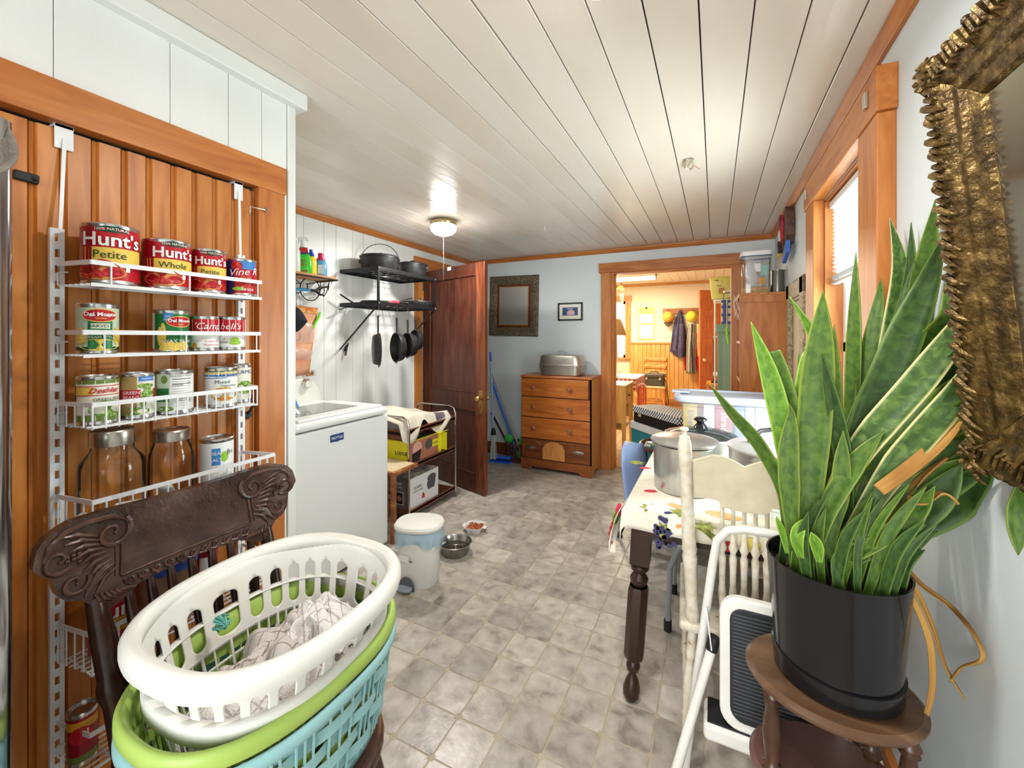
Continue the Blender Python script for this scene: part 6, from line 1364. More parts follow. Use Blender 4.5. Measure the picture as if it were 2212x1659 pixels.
# grey tubular stool under the table
gs = thing('tube_stool', 'grey tubular stool pushed under the table', 'stool', (-.02, 2.25, 0)); M_gt = mat('grey_tube', (160, 166, 172), .3, .5)
for y in (2.08, 2.40): MB().tube([(-.20, y, .02), (-.19, y, .30), (-.15, y, .40), (-.08, y, .425), (.08, y, .425), (.14, y, .38), (.17, y, .02)], .013, 10).build('tube_leg', M_gt, gs, world=True, smooth=True)
MB().box(-.15, .13, 2.06, 2.42, .438, .47).build('stool_seat', mat('grey_vinyl', (110, 112, 116), .5), gs, world=True, bevel=.012)
for y in (2.08, 2.40):
    for x in (-.20, .17): MB().cyl(.018, 0, .05, 12, TR(x, y, 0)).build('rubber_foot', M_black, gs, world=True, smooth=True)

# ------------------------------------------------------------ shabby white chair, back to the camera
M_shab = noisy('chipped_white_paint', [(.24, (120, 84, 56)), (.30, (206, 192, 164)), (.6, (226, 218, 200)), (.8, (232, 228, 218))], 34, 7, rough=.5, bump=.2, bscale=50)
wc = thing('shabby_white_chair', 'chipped cream painted wooden chair pushed in at the table', 'chair', (.08, 1.68, 0))
def wpt(px, py, y): return at(px, py, y=y)
ya_, yb_ = 1.455, 1.50
cen = .083
post = [(f, r * 1.2) for f, r in [(0, .017), (.06, .019), (.1, .016), (.3, .017), (.36, .020), (.38, .017), (.40, .020), (.43, .018), (.8, .016), (.9, .018), (.96, .017), (1, .013)]]
for sg in (-1, 1): turned((cen + sg*.150, 1.515, .43), (cen + sg*.172, 1.445, 1.062), post, M_shab, 'back_post', wc)
cr_ = [(-.160, .978), (-.125, .990), (-.09, 1.004), (-.06, 1.004), (-.03, .992), (0, .976), (.03, .992), (.06, 1.004), (.09, 1.004), (.125, .990), (.160, .978), (.160, .876), (.12, .862), (.075, .858), (.062, .838), (.03, .832), (0, .830), (-.03, .832), (-.062, .838), (-.075, .858), (-.12, .862), (-.160, .876)]
vs = []; n = len(cr_)
def cyy(x, z): return 1.455 + (1.0 - z) * .11 + .018 * (1 - (x / .16) ** 2)
for off in (0, .016): vs += [(cen + x, cyy(x, z) + off, z) for x, z in cr_]
# strips between the upper and lower outline
up, dn = cr_[:11], [cr_[0 - 1 - k] for k in range(11)]
dn = list(reversed(cr_[11:])); dn = [cr_[21 - k] for k in range(11)]
vs = []; fs = []
for off in (0, .016):
    for k in range(11):
        for q in range(4):
            f = q / 3; x = up[k][0] * (1-f) + dn[k][0] * f; z = up[k][1] * (1-f) + dn[k][1] * f; vs.append((cen + x, cyy(x, z) + off, z))
for k in range(10):
    for q in range(3): a = k*4+q; fs += [(a, a+4, a+5, a+1), (44+a+1, 44+a+5, 44+a+4, 44+a)]
    fs += [(k*4, 44+k*4, 44+k*4+4, k*4+4), (k*4+3, k*4+7, 44+k*4+7, 44+k*4+3)]
MB().add(vs, fs).build('crest_rail', noisy('worn_cream_back', [(.22, (110, 84, 60)), (.28, (204, 190, 160)), (.7, (220, 208, 182))], 16, 8, rough=.5), wc, world=True)
spd = [(0, .007), (.06, .011), (.1, .008), (.13, .011), (.17, .008), (.3, .012), (.36, .009), (.5, .010), (.58, .0115), (.62, .008), (.66, .014), (.70, .008), (1, .006)]
for k in range(5):
    x = cen - .062 + .031 * k; turned((x, 1.52, .432), (x, cyy(x - cen, .835) + .008, .845), spd, M_shab, 'spindle', wc)
MB().prism([(cen - .19, 1.49), (cen + .19, 1.49), (cen + .215, 1.90), (cen - .215, 1.90)], .402, .434).build('seat', M_shab, wc, world=True, bevel=.012, seg=3)
lw = [(0, .012), (.05, .015), (.1, .012), (.3, .014), (.33, .018), (.36, .014), (.6, .018), (.75, .013), (.8, .017), (1, .014)]
for sg in (-1, 1): turned((cen + sg*.175, 1.475, 0), (cen + sg*.150, 1.525, .405), lw, M_shab, 'leg', wc); turned((cen + sg*.205, 1.965, 0), (cen + sg*.175, 1.86, .405), lw, M_shab, 'leg', wc)
for z in (.13, .22):
    for sg in (-1, 1): turned((cen + sg*.17, 1.49, z), (cen + sg*.195, 1.92, z), [(0, .008), (.5, .012), (1, .008)], M_shab, 'stretcher', wc)
turned((cen - .195, 1.92, .18), (cen + .195, 1.92, .18), [(0, .008), (.5, .012), (1, .008)], M_shab, 'stretcher', wc)

# ------------------------------------------------------------ folding step stool
M_stool = noisy('stool_white', [(.3, (226, 222, 212)), (.7, (238, 236, 230))], 6, rough=.35); M_mat = mat('black_rubber', (30, 31, 34), .5)
so = thing('step_stool', 'white folding step stool with black ribbed steps before the chair', 'step stool', (.16, 1.37, 0))
xl, xr = .000, .318
MB().tube([(xl - .085, 1.432, .005), (xl - .050, 1.425, .33), (xl - .006, 1.408, .69), (xl + .006, 1.405, .765), (xl + .035, 1.402, .802), (xl + .08, 1.400, .815), (xr - .08, 1.400, .815), (xr - .035, 1.402, .802), (xr - .006, 1.405, .765), (xr + .006, 1.408, .69), (xr + .050, 1.425, .33), (xr + .085, 1.432, .005)], .0125, 12).build('handle_frame', M_stool, so, world=True, smooth=True)
for x, sgn_ in ((xl - .004, -1), (xr + .004, 1)):
    MB().tube([(x + sgn_*.125, 1.300, .005), (x, 1.372, .475)], .0135, 12).build('front_leg', M_stool, so, world=True, smooth=True); MB().tube([(x + sgn_*.006, 1.369, .452), (x - sgn_*.003, 1.374, .490)], .0165, 12).build('leg_cap', M_black, so, world=True, smooth=True)
    MB().bar((x + sgn_*.020, 1.395, .56), (x + sgn_*.005, 1.356, .46), .018, .003, up=(1, 0, 0)).build('link', M_stool, so, world=True)
def panelv(y0, z0, y1, z1, x0, x1, rad, th, m, name, par, inset=0.0, lift=0.0):
    """rounded upright panel leaning in y"""
    o = []
    w2, h2 = (x1 - x0) / 2 - inset, math.hypot(y1 - y0, z1 - z0) / 2 - inset
    for cx, cy, a0 in ((w2 - rad, h2 - rad, 0), (-w2 + rad, h2 - rad, 90), (-w2 + rad, -h2 + rad, 180), (w2 - rad, -h2 + rad, 270)):
        for k in range(6): a = math.radians(a0 + 18 * k); o.append((cx + rad * math.cos(a), cy + rad * math.sin(a)))
    A = math.atan2(z1 - z0, y1 - y0)
    M_ = TR((x0 + x1) / 2, (y0 + y1) / 2, (z0 + z1) / 2) @ RX(A)
    return MB().prism(o, lift, lift + th, M_).build(name, m, par, world=True, bevel=.006, seg=2), M_, w2, h2
st1, M1, w2, h2 = panelv(1.350, .275, 1.385, .628, xl + .012, xr - .012, .05, .03, M_stool, 'top_step', so)
mt, _, _, _ = panelv(1.350, .275, 1.385, .628, xl + .012, xr - .012, .035, .006, M_mat, 'tread_mat', so, .026, .0275)
mt.location = (0, 0, 0)
rb_ = MB()
k = -h2 + .045
while k < h2 - .045: rb_.box(-w2 + .034, w2 - .034, k, k + .0035, .0325, .0355, M1); k += .0098
rb_.build('ribs', mat('rib_grey', (70, 74, 80), .45), so, world=True)
MB().lathe([(0, .0), (.032, .0), (.032, .0035), (.027, .0035), (.027, .001)], 20, M1 @ TR(-.01, -.02, .034)).build('round_emblem', M_mat, so, world=True)
MB().box(xl - .03, xr + .03, 1.312, 1.415, .225, .275).build('lower_step', M_stool, so, world=True, bevel=.012, seg=3); MB().box(xl - .02, xr + .02, 1.32, 1.41, .2745, .279).build('lower_mat', M_mat, so, world=True)

# ------------------------------------------------------------ plant stand
M_std = wood('stand_walnut', (104, 76, 54), (78, 54, 38), (122, 92, 66), axis='X', rough=.32, knots=False, var=0, scale=.7); M_std2 = noisy('stand_shelf', [(.3, (92, 62, 58)), (.7, (118, 84, 78))], 6, rough=.35, stretch=(.2, 1, 1))
psx, psy = .236, 1.180
ps = thing('plant_stand', 'oval two-tier wooden plant stand with turned posts', 'plant stand', (psx, psy, 0))
def ovtop(z, a, b, m, name, th=.020): return loft([(a - .014, b - .014, z - th, 2), (a - .004, b - .004, z - th, 2), (a, b, z - th + .006, 2), (a, b, z - .009, 2), (a - .006, b - .006, z - .004, 2), (a - .010, b - .010, z, 2), (.001, .001, z, 2)], 64).build(name, m, ps, smooth=True, ang=30)
ovtop(.600, .168, .148, M_std, 'top'); ovtop(.375, .160, .140, M_std2, 'shelf'); 
sprof = [(0, .015), (.05, .016), (.07, .020), (.1, .014), (.13, .019), (.16, .013), (.3, .017), (.5, .0205), (.65, .016), (.8, .012), (.83, .018), (.86, .013), (.9, .020), (.94, .015), (1, .016)]
for x, y in ((.118, 1.118), (.350, 1.098), (.130, 1.262), (.335, 1.265)):
    turned((x, y, .375), (x, y, .582), sprof, M_dplain if False else noisy('turned_brown', [(.3, (62, 40, 28)), (.7, (88, 60, 42))], 14, rough=.25), 'post', ps); turned((x, y, 0), (x, y, .357), sprof, MATS['turned_brown'], 'leg', ps)
# black pot
pxc, pyc = .248, 1.190
pp = thing('potted_snake_plant', 'tall snake plant in a glossy black pot on the stand', 'plant', (pxc, pyc, .6005))
M_pot = mat('gloss_black', (22, 22, 25), .16)
MB().lathe([(0, .0), (.112, 0), (.120, .006), (.122, .046), (.124, .047), (.114, .050)], 48).build('saucer', M_pot, pp, smooth=True, ang=40); MB().lathe([(.112, .046), (.119, .05), (.134, .262), (.135, .264), (.131, .264), (.120, .23)], 48).build('pot', M_pot, pp, smooth=True, ang=40)
MB().disc(.128, .228, 32).build('soil', noisy('soil', [(.3, (40, 30, 24)), (.7, (66, 50, 38))], 60, rough=.95), pp)
def leafmat(name, c1, c2, c3, edge):
    """snake plant leaf: dark cross bands on green, pale edge"""
    m = mat(name, c1, .48, spec=.3); ns_, ln, b = nodes(m)
    uv = N(m, 'ShaderNodeUVMap'); mp = N(m, 'ShaderNodeMapping'); mp.inputs['Scale'].default_value = (1.6, 26, 1); ln.new(uv.outputs[0], mp.inputs[0])
    nz = N(m, 'ShaderNodeTexNoise'); nz.inputs['Scale'].default_value = 1.6; nz.inputs['Detail'].default_value = 4; nz.inputs['Distortion'].default_value = .6; ln.new(mp.outputs[0], nz.inputs['Vector'])
    r = ramp(m, [(.36, c2), (.5, c1), (.68, c3)]); ln.new(nz.outputs['Fac'], r.inputs[0])
    sp_ = N(m, 'ShaderNodeSeparateXYZ'); ln.new(uv.outputs[0], sp_.inputs[0]); s1 = N(m, 'ShaderNodeMath', operation='SUBTRACT'); s1.inputs[1].default_value = .5; ab = N(m, 'ShaderNodeMath', operation='ABSOLUTE'); ln.new(sp_.outputs[0], s1.inputs[0]); ln.new(s1.outputs[0], ab.inputs[0])
    gt = N(m, 'ShaderNodeMapRange'); gt.inputs['From Min'].default_value = .40; gt.inputs['From Max'].default_value = .47; ln.new(ab.outputs[0], gt.inputs[0])
    mx = N(m, 'ShaderNodeMix', data_type='RGBA'); mx.inputs['B'].default_value = S(*edge); ln.new(gt.outputs[0], mx.inputs['Factor']); ln.new(r.outputs[0], mx.inputs['A']); ln.new(mx.outputs['Result'], b.inputs['Base Color'])
    b.inputs['Transmission Weight'].default_value = 0; b.inputs['Subsurface Weight'].default_value = .0
    return m
L1 = leafmat('leaf_green', (76, 106, 34), (60, 90, 30), (90, 118, 40), (128, 146, 60)); L2 = leafmat('leaf_dark', (54, 80, 34), (42, 66, 28), (66, 94, 38), (96, 122, 54)); L3 = leafmat('leaf_variegated', (68, 98, 38), (52, 80, 32), (104, 130, 62), (206, 200, 140)); L4 = leafmat('leaf_bright', (104, 146, 40), (82, 124, 32), (122, 162, 54), (160, 196, 84))
M_dry = noisy('dry_leaf', [(.3, (150, 104, 44)), (.7, (198, 152, 80))], 14, rough=.8, stretch=(1, 1, .3))
def cat_rom(P, n):
    out = []
    for i in range(len(P) - 1):
        p0, p1, p2, p3 = P[max(i-1, 0)], P[i], P[i+1], P[min(i+2, len(P)-1)]
        for k in range(n):
            t = k / n; out.append(.5 * ((2*p1) + (-p0 + p2) * t + (2*p0 - 5*p1 + 4*p2 - p3) * t*t + (-p0 + 3*p1 - 3*p2 + p3) * t**3))
    out.append(P[-1]); return out
def leaf(pts, d0, d1, w, m, twist=0.0, tw1=None, wbase=.45, cup=.25, name='leaf', tip=1.0, n=7):
    """pts: picture points base to tip; d0, d1 depth at base and tip; w widest width in metres"""
    P = []
    for i, (px, py) in enumerate(pts):
        f = i / (len(pts) - 1); d = d0 + (d1 - d0) * f; p = at(px, py, d=d)
        if p.x > .462: d *= .462 / p.x; p = at(px, py, d=d)
        P.append(p)
    C = cat_rom(P, n); K = len(C); vs = []; fs = []; uv = []
    ln_ = [0]
    for i in range(1, K): ln_.append(ln_[-1] + (C[i] - C[i-1]).length)
    tot = ln_[-1]
    for i in range(K):
        f = ln_[i] / tot
        T = (C[min(i+1, K-1)] - C[max(i-1, 0)]).normalized(); view = (Vector((0, 0, HC)) - C[i]).normalized(); side = T.cross(view)
        side = side.normalized() if side.length > 1e-4 else T.orthogonal().normalized(); nor = side.cross(T).normalized()
        tw = twist + ((tw1 if tw1 is not None else twist) - twist) * f; sd = side * math.cos(tw) + nor * math.sin(tw); nn = T.cross(sd) * -1
        wf = wbase + (1 - wbase) * min(1, f / .45)
        if f > .62: q = (f - .62) / .38; wf *= max(0.02, (1 - q ** 1.9)) if tip == 1.0 else (1 - q ** 3 * .4)
        hw_ = w * wf * .58
        for j, u in enumerate((-1, -.5, 0, .5, 1)):
            vs.append(C[i] + sd * hw_ * u + nn * (cup * hw_ * (u * u)))
        uv.append(f)
    for i in range(K - 1):
        for j in range(4): a = i*5+j; fs.append((a, a+1, a+6, a+5))
    for v in vs:
        if v.x > .474: v.x = .474
    me = bpy.data.meshes.new(name); off = Vector(pp.location); me.from_pydata([tuple(v - off) for v in vs], [], fs); me.update()
    ul = me.uv_layers.new(name='UVMap')
    for p in me.polygons:
        p.use_smooth = True
        for li in p.loop_indices:
            vi = me.loops[li].vertex_index; ul.data[li].uv = ((vi % 5) / 4, uv[vi // 5] * tot)
    o = obj(name, me, m, pp)
    q = o.modifiers.new('thick', 'SOLIDIFY'); q.thickness = .0022; q.offset = 0
    return o
B = (1790, 1200)
LV = [
 # back layer, leaning to the wall
 ([(1850, 1195), (1900, 1010), (1960, 800), (1998, 600), (2020, 432)], 1.05, 1.12, .062, L1, .2), ([(1840, 1195), (1880, 980), (1925, 760), (1945, 590), (1922, 470)], 1.06, 1.16, .050, L3, -.2), ([(1860, 1195), (1900, 950), (1945, 740), (1968, 600), (1968, 480)], 1.08, 1.18, .040, L2, .5),
 ([(1845, 1190), (1860, 1000), (1880, 780), (1900, 640), (1902, 602)], 1.08, 1.2, .042, L1, .3), ([(1830, 1195), (1838, 980), (1845, 760), (1849, 545)], 1.10, 1.2, .034, L1, .4), ([(1880, 1195), (1960, 1000), (2050, 800), (2090, 650), (2112, 550)], 1.0, .95, .040, L2, .2), ([(1870, 1195), (1960, 960), (2020, 760), (2055, 680), (2040, 612)], 1.0, 1.0, .075, L1, -.1),
 ([(1880, 1195), (1980, 1040), (2070, 930), (2130, 860), (2150, 760)], .97, .88, .060, L2, .1), ([(1880, 1195), (1975, 1060), (2070, 980), (2140, 900)], .97, .88, .055, L1, -.3), ([(1875, 1190), (1950, 1010), (2030, 860), (2110, 740), (2150, 690)], 1.0, .92, .058, L2, 0),
 ([(1860, 1190), (1900, 1080), (1950, 900), (1990, 700), (2000, 640)], 1.02, 1.06, .05, L2, .2), ([(1855, 1195), (1890, 1050), (1920, 870), (1950, 650)], 1.03, 1.1, .045, L1, .1), ([(1870, 1200), (1940, 1090), (2020, 1000), (2100, 930), (2140, 880)], .96, .86, .05, L1, .2), ([(1880, 1200), (1990, 1130), (2080, 1070), (2140, 1000)], .94, .84, .06, L2, 0),
 ([(1850, 1195), (1870, 1070), (1900, 930), (1930, 800)], 1.02, 1.08, .05, L1, .3), ([(1830, 1195), (1840, 1080), (1870, 950), (1905, 830)], 1.04, 1.1, .045, L2, -.2),
 # middle and front, big sweeping ones
 ([(1800, 1200), (1830, 1080), (1870, 930), (1940, 760), (2000, 620), (2040, 505)], .98, .98, .062, L2, .0), ([(1770, 1190), (1800, 1080), (1870, 960), (1990, 820), (2080, 700), (2130, 612)], .96, .86, .050, L3, .25), ([(1810, 1200), (1860, 1120), (1940, 1000), (2060, 860), (2140, 730)], .94, .82, .044, L3, -.1),
 ([(1790, 1205), (1860, 1080), (1960, 960), (2050, 860), (2120, 790)], .97, .88, .055, L1, .2), ([(1800, 1205), (1890, 1110), (2000, 1010), (2090, 940), (2150, 870)], .93, .82, .062, L1, -.05), ([(1790, 1210), (1900, 1130), (2030, 1050), (2110, 990), (2150, 930)], .92, .81, .052, L2, .1),
 ([(1745, 1195), (1750, 1080), (1760, 900), (1772, 740), (1778, 628)], .95, .98, .058, L1, .05), ([(1720, 1190), (1700, 1060), (1712, 960), (1730, 870), (1745, 780), (1762, 735), (1705, 640)], .99, 1.06, .030, L4, .2), ([(1725, 1190), (1715, 1060), (1690, 920), (1660, 800), (1622, 695)], .97, 1.02, .040, L4, .1), ([(1735, 1190), (1728, 1050), (1712, 920), (1690, 820), (1672, 758)], .97, 1.03, .040, L1, .15, None, .45, .25, 'leaf', .5),
 ([(1700, 1185), (1690, 1060), (1640, 960), (1580, 890), (1533, 830)], .95, .98, .026, L1, .3), ([(1715, 1190), (1706, 1060), (1704, 980), (1710, 900), (1704, 870)], .93, .94, .036, L1, .1), ([(1740, 1190), (1735, 1000), (1733, 860), (1725, 760)], 1.0, 1.08, .024, L1, .4), ([(1745, 1190), (1742, 1020), (1738, 900), (1735, 820)], .97, 1.0, .026, L4, .1),
 ([(1775, 1200), (1790, 1060), (1800, 920), (1802, 700)], 1.02, 1.12, .034, L1, .2), ([(1780, 1200), (1800, 1060), (1850, 900), (1930, 720), (1975, 560)], .99, 1.02, .026, L2, .6), ([(1835, 1200), (1830, 1080), (1818, 960), (1790, 830), (1775, 760)], .95, .93, .030, L2, .2), ([(1790, 1205), (1800, 1130), (1815, 1060), (1822, 930)], .92, .92, .030, L1, 0),
 ([(1760, 1205), (1790, 1100), (1850, 1000), (1910, 930)], .93, .9, .035, L1, .2), ([(1840, 1210), (1920, 1160), (2020, 1080), (2080, 1000)], .9, .82, .05, L2, .1), ([(1830, 1215), (1900, 1170), (1980, 1110), (2020, 1050)], .89, .83, .03, L1, .3), ([(1850, 1200), (1930, 1120), (2010, 1040), (2110, 985)], .93, .84, .045, L1, -.2),
 ([(1700, 1195), (1690, 1150), (1676, 1115)], .93, .93, .012, L4, 0), ([(1730, 1205), (1722, 1160), (1738, 1120)], .9, .9, .022, L4, .2), ([(1770, 1215), (1765, 1180), (1752, 1150)], .88, .88, .02, L4, .1), ([(1900, 1190), (1990, 1060), (2110, 1000)], .95, .84, .04, L2, .2), ([(2210, 1040), (2195, 1100), (2200, 1200)], .72, .70, .02, L1, .2),
]
for a in LV: leaf(*a)
rr = random.Random(8)
for k in range(62):   # stalks crowded at the rim
    a = rr.uniform(0, 2*PI); q = .112 * math.sqrt(rr.random()); b0 = Vector((pxc + q * math.cos(a), pyc + q * math.sin(a), .6 + .225)); h_ = rr.uniform(.08, .26)
    t0 = b0 + Vector((rr.uniform(-.02, .45) * h_ + .25 * (b0.x - pxc), rr.uniform(-.2, .1) * h_, h_)); m0 = b0 * .5 + t0 * .5 + Vector((-.01, 0, .02))
    P3 = [proj(v) for v in (b0, m0, t0)]; leaf([(u[0], u[1]) for u in P3], P3[0][2], P3[2][2], rr.uniform(.010, .020), rr.choice((L1, L1, L2, L2)), rr.uniform(-.4, .4), None, .7)
for pts, d0, d1, w_, tw in (([(1900, 1060), (1960, 1020), (2040, 960), (2100, 900), (2145, 900)], .88, .80, .030, .3), ([(1930, 1195), (1985, 1260), (2050, 1310), (2100, 1370), (2118, 1420), (2075, 1440), (2052, 1470)], .93, .86, .013, .5), ([(1930, 1200), (1975, 1270), (2010, 1350), (2040, 1440), (2082, 1510)], .92, .86, .011, .3), ([(1925, 1205), (1965, 1280), (2000, 1360), (2012, 1420), (2010, 1500), (1985, 1585)], .91, .86, .010, -.3), ([(1960, 1080), (2000, 1085), (2040, 1068), (2068, 1090)], .86, .82, .02, .4), ([(1880, 1200), (1930, 1150), (1960, 1110), (1975, 1160)], .92, .88, .014, .2), ([(1900, 1210), (1925, 1165), (1960, 1180), (1940, 1200)], .9, .88, .010, .2), ([(1860, 1215), (1900, 1150), (1945, 1080)], .9, .88, .016, .3), ([(1890, 1210), (1920, 1130), (1990, 1040), (2050, 990)], .92, .84, .02, .2)):
    leaf(pts, d0, d1, w_, M_dry, tw, tw + 1.2, .7, .5, 'dry_leaf', .5)

# ------------------------------------------------------------ ornate gold frame at the right edge
M_gilt = noisy('antique_gilt', [(.25, (40, 30, 15)), (.5, (88, 66, 30)), (.75, (140, 114, 64))], 40, rough=.4, metal=.55, bump=.5, bscale=90)
fy1, fy0, fz0, fz1 = 1.085, .42, 1.142, 1.907
of = thing('ornate_mirror', 'ornate antique gold frame hanging at the right edge', 'picture frame', (.478, (fy0 + fy1) / 2, fz0)); of.rotation_euler = (0, -math.atan2(.068, fz1 - fz0), 0)
hL = (fy1 - fy0) / 2; hH = fz1 - fz0
def oside(a, b, ins):
    pr_ = [(0, 0), (0, .028), (.014, .046), (.040, .050), (.060, .040), (.066, .034), (.082, .034), (.090, .026), (.110, .020), (.118, .012), (.118, 0)]
    vs = []
    for (y, z, iy, iz) in (a, b):
        for q, hgt in pr_: vs.append((-hgt, y + iy * q, z + iz * q))
    n = len(pr_); return MB().add(vs, [(i, i+1, n+i+1, n+i) for i in range(n-1)] + [tuple(range(n)), tuple(range(2*n-1, n-1, -1))]).build('frame_side', M_gilt, of, bevel=.002)
C = [(-hL, 0, 1, 1), (hL, 0, -1, 1), (hL, hH, -1, -1), (-hL, hH, 1, -1)]
for k in range(4): oside(C[k], C[(k+1) % 4], .11)
# leaf carving along each side: curled strokes from the outer edge inwards
def strokes(p, q, inward):
    mb = MB(); p, q, inward = Vector(p), Vector(q), Vector(inward); L_ = (q - p).length; d = (q - p) / L_; n = int(L_ / .016); rr = random.Random(int(L_ * 1000))
    for k in range(n):
        s0 = p + d * (L_ * (k + .5) / n); ph = k % 4
        r0 = .0045 + .0015 * (ph == 0)
        a = s0 + inward * .002 + Vector((-.030, 0, 0)); b_ = s0 + inward * .020 + d * .008 + Vector((-.052 - .004 * (ph == 0), 0, 0)); c = s0 + inward * .044 + d * .022 + Vector((-.052, 0, 0)); e = s0 + inward * (.058 - .006 * ph) + d * .03 + Vector((-.044, 0, 0))
        mb.tube([a, b_, c, e], [r0 * .8, r0 * 1.25, r0, .0012], 6)
        if ph == 2: mb.sphere(s0 + inward * .012 + Vector((-.05, 0, 0)), .008, 5)
        mb.sphere(s0 + inward * -.001 + Vector((-.028, 0, 0)), .0075 + .002 * math.sin(k * 1.7), 5)
    return mb.build('leaf_carving', M_gilt, of, smooth=True)
strokes((0, hL, hH), (0, hL, 0), (0, -1, 0)); strokes((0, hL, hH), (0, -hL, hH), (0, 0, -1)); strokes((0, hL, 0), (0, -hL, 0), (0, 0, 1)); strokes((0, -hL, 0), (0, -hL, hH), (0, 1, 0))
for y in (hL, -hL):
    for z in (0, hH):
        c = Vector((-.045, y - math.copysign(.022, y), z + (.022 if z == 0 else -.022))); cm = MB(); cm.sphere(c, .02, 8, None, (.5, 1, 1))
        for k in range(9): a = 2*PI*k/9; cm.tube([c, c + Vector((-.012, .022*math.cos(a), .022*math.sin(a))), c + Vector((0, .036*math.cos(a + .3), .036*math.sin(a + .3)))], [.004, .006, .002], 6)
        cm.build('corner_ornament', M_gilt, of, smooth=True)
MB().box(-.012, -.006, -hL + .10, hL - .10, .10, hH - .10).build('mirror_glass', mat('old_mirror', (150, 140, 118), .12, .9), of)

# ------------------------------------------------------------ leaning frame, eagle, bookcase
t = thing('leaning_frame', 'old gilt picture frame hanging between bookcase and window', 'picture frame', (XR - .001, 3.08, .90)); M_og = noisy('speckled_gilt', [(.3, (120, 108, 80)), (.55, (176, 160, 124)), (.75, (210, 196, 160))], 60, rough=.5, metal=.2, bump=.9, bscale=120)
for (y0, y1, z0, z1) in ((-.30, .30, 0, .11), (-.30, .30, .725, .835), (-.30, -.19, .0, .835), (.19, .30, 0, .835)): MB().box(-.045, -.002, y0, y1, z0, z1).build('frame_side', M_og, t, bevel=.012, seg=2)
MB().box(-.02, -.003, -.2, .2, .1, .74).build('backing', mat('tan_backing', (206, 180, 144), .6), t)
for (y0, y1, z0, z1) in ((-.2, .2, .105, .125), (-.2, .2, .71, .73), (-.2, -.18, .105, .73), (.18, .2, .105, .73)): MB().box(-.034, -.02, y0, y1, z0, z1).build('inner_slip', M_og, t, bevel=.004)
eg = thing('eagle_plaque', 'painted wooden eagle with flag shield high on the right wall', 'plaque', (XR - .002, 3.42, 1.93))
def plq(pts, x0, x1, m, name): return MB().prism(pts, x0, x1, Matrix(((0, 0, -1, 0), (1, 0, 0, 0), (0, 1, 0, 0), (0, 0, 0, 1)))).build(name, m, eg, bevel=.003)
brn = noisy('eagle_brown', [(.3, (70, 44, 38)), (.7, (112, 76, 62))], 26, rough=.6)
plq([(-.01, .10), (.02, .28), (.0, .33), (-.05, .345), (-.09, .32), (-.11, .24), (-.10, .14), (-.06, .09)], .0, .05, brn, 'right_wing'); plq([(.08, .10), (.16, .06), (.20, .12), (.21, .20), (.17, .27), (.10, .26), (.06, .18)], .0, .05, noisy('eagle_cream', [(.3, (206, 196, 170)), (.7, (226, 218, 196))], 20, rough=.6), 'left_wing')
fl = plq([(.0, .12), (.10, .10), (.13, .18), (.08, .27), (.03, .31), (.0, .26)], .05, .07, mat('flag_red', (180, 44, 50), .55), 'flag_shield')
for k in range(3): plq([(.015 + .028*k, .125), (.027 + .028*k, .122), (.045 + .024*k, .20), (.034 + .024*k, .205)], .07, .073, M_lwhite, 'flag_stripe')
plq([(.0, .22), (.06, .22), (.06, .29), (.03, .31), (.0, .26)], .07, .073, M_navy, 'flag_canton'); plq([(.02, .06), (.08, .05), (.10, .12), (.04, .13)], .05, .08, mat('eagle_dark', (50, 46, 46), .6), 'eagle_body'); plq([(.12, .035), (.18, .03), (.19, .07), (.13, .075)], .04, .07, mat('eagle_beak', (216, 184, 70), .5), 'beak')
plq([(-.12, .02), (.05, -.03), (.03, .03), (-.06, .08), (-.13, .10)], .03, .055, mat('banner_blue', (58, 104, 190), .5), 'blue_banner'); plq([(-.04, .08), (.0, .05), (.03, .09), (.0, .14)], .03, .06, brn, 'tail'); plq([(.08, -.01), (.17, .0), (.16, .04), (.09, .04)], .03, .06, mat('eagle_claw', (190, 160, 140), .6), 'claw')
M_bc = wood('bookcase_pine', (194, 118, 46), (168, 92, 30), (206, 134, 62), axis='Z', rough=.4, var=0)
by0, by1, bx0, bx1, bzt = 3.66, 4.30, .172, .476, 1.722
bc = thing('bookcase', 'tall pine bookcase against the right wall beside the doorway', 'bookcase', ((bx0 + bx1) / 2, (by0 + by1) / 2, 0))
for a, b in ((by0, by0 + .02), (by1 - .02, by1)): MB().box(bx0, bx1, a, b, 0, bzt - .02).build('side_panel', M_bc, bc, world=True, bevel=.001)
MB().box(bx1 - .008, bx1, by0 + .02, by1 - .02, 0, bzt - .02).build('back_panel', M_bc, bc, world=True)
for z in (.05, .38, .70, 1.02, 1.33): MB().box(bx0 + .004, bx1 - .008, by0 + .02, by1 - .02, z, z + .02).build('shelf', M_bc, bc, world=True)
MB().box(bx0 - .004, bx1, by0 - .006, by1 + .006, bzt - .02, bzt).build('top', M_bc, bc, world=True, bevel=.002); MB().box(bx0 - .004, bx1, by0 - .008, by0, bzt - .075, bzt - .018).build('top_trim', M_bc, bc, world=True, bevel=.002)
for k, z in enumerate((1.04, 1.35, .72)):   # books whose spines show past the edge
    y = by0 + .03
    for j, col in enumerate(((228, 226, 222), (206, 190, 170), (236, 234, 230), (150, 120, 100), (222, 220, 216))):
        wd = .032 + .006 * ((j + k) % 3); o = thing('book', ['white', 'beige', 'ivory', 'brown', 'off-white'][j] + ' book on the ' + ['third', 'top', 'second'][k] + ' bookcase shelf', 'book', (bx0 + .09, y + wd/2, z + .0005), group='books in the bookcase')
        MB().box(-.075, .075, -wd/2 + .001, wd/2 - .001, 0, .20 + .02 * ((j * 2 + k) % 3)).build('cover', mat('book_%d' % j, col, .6), o, bevel=.002); y += wd + .001
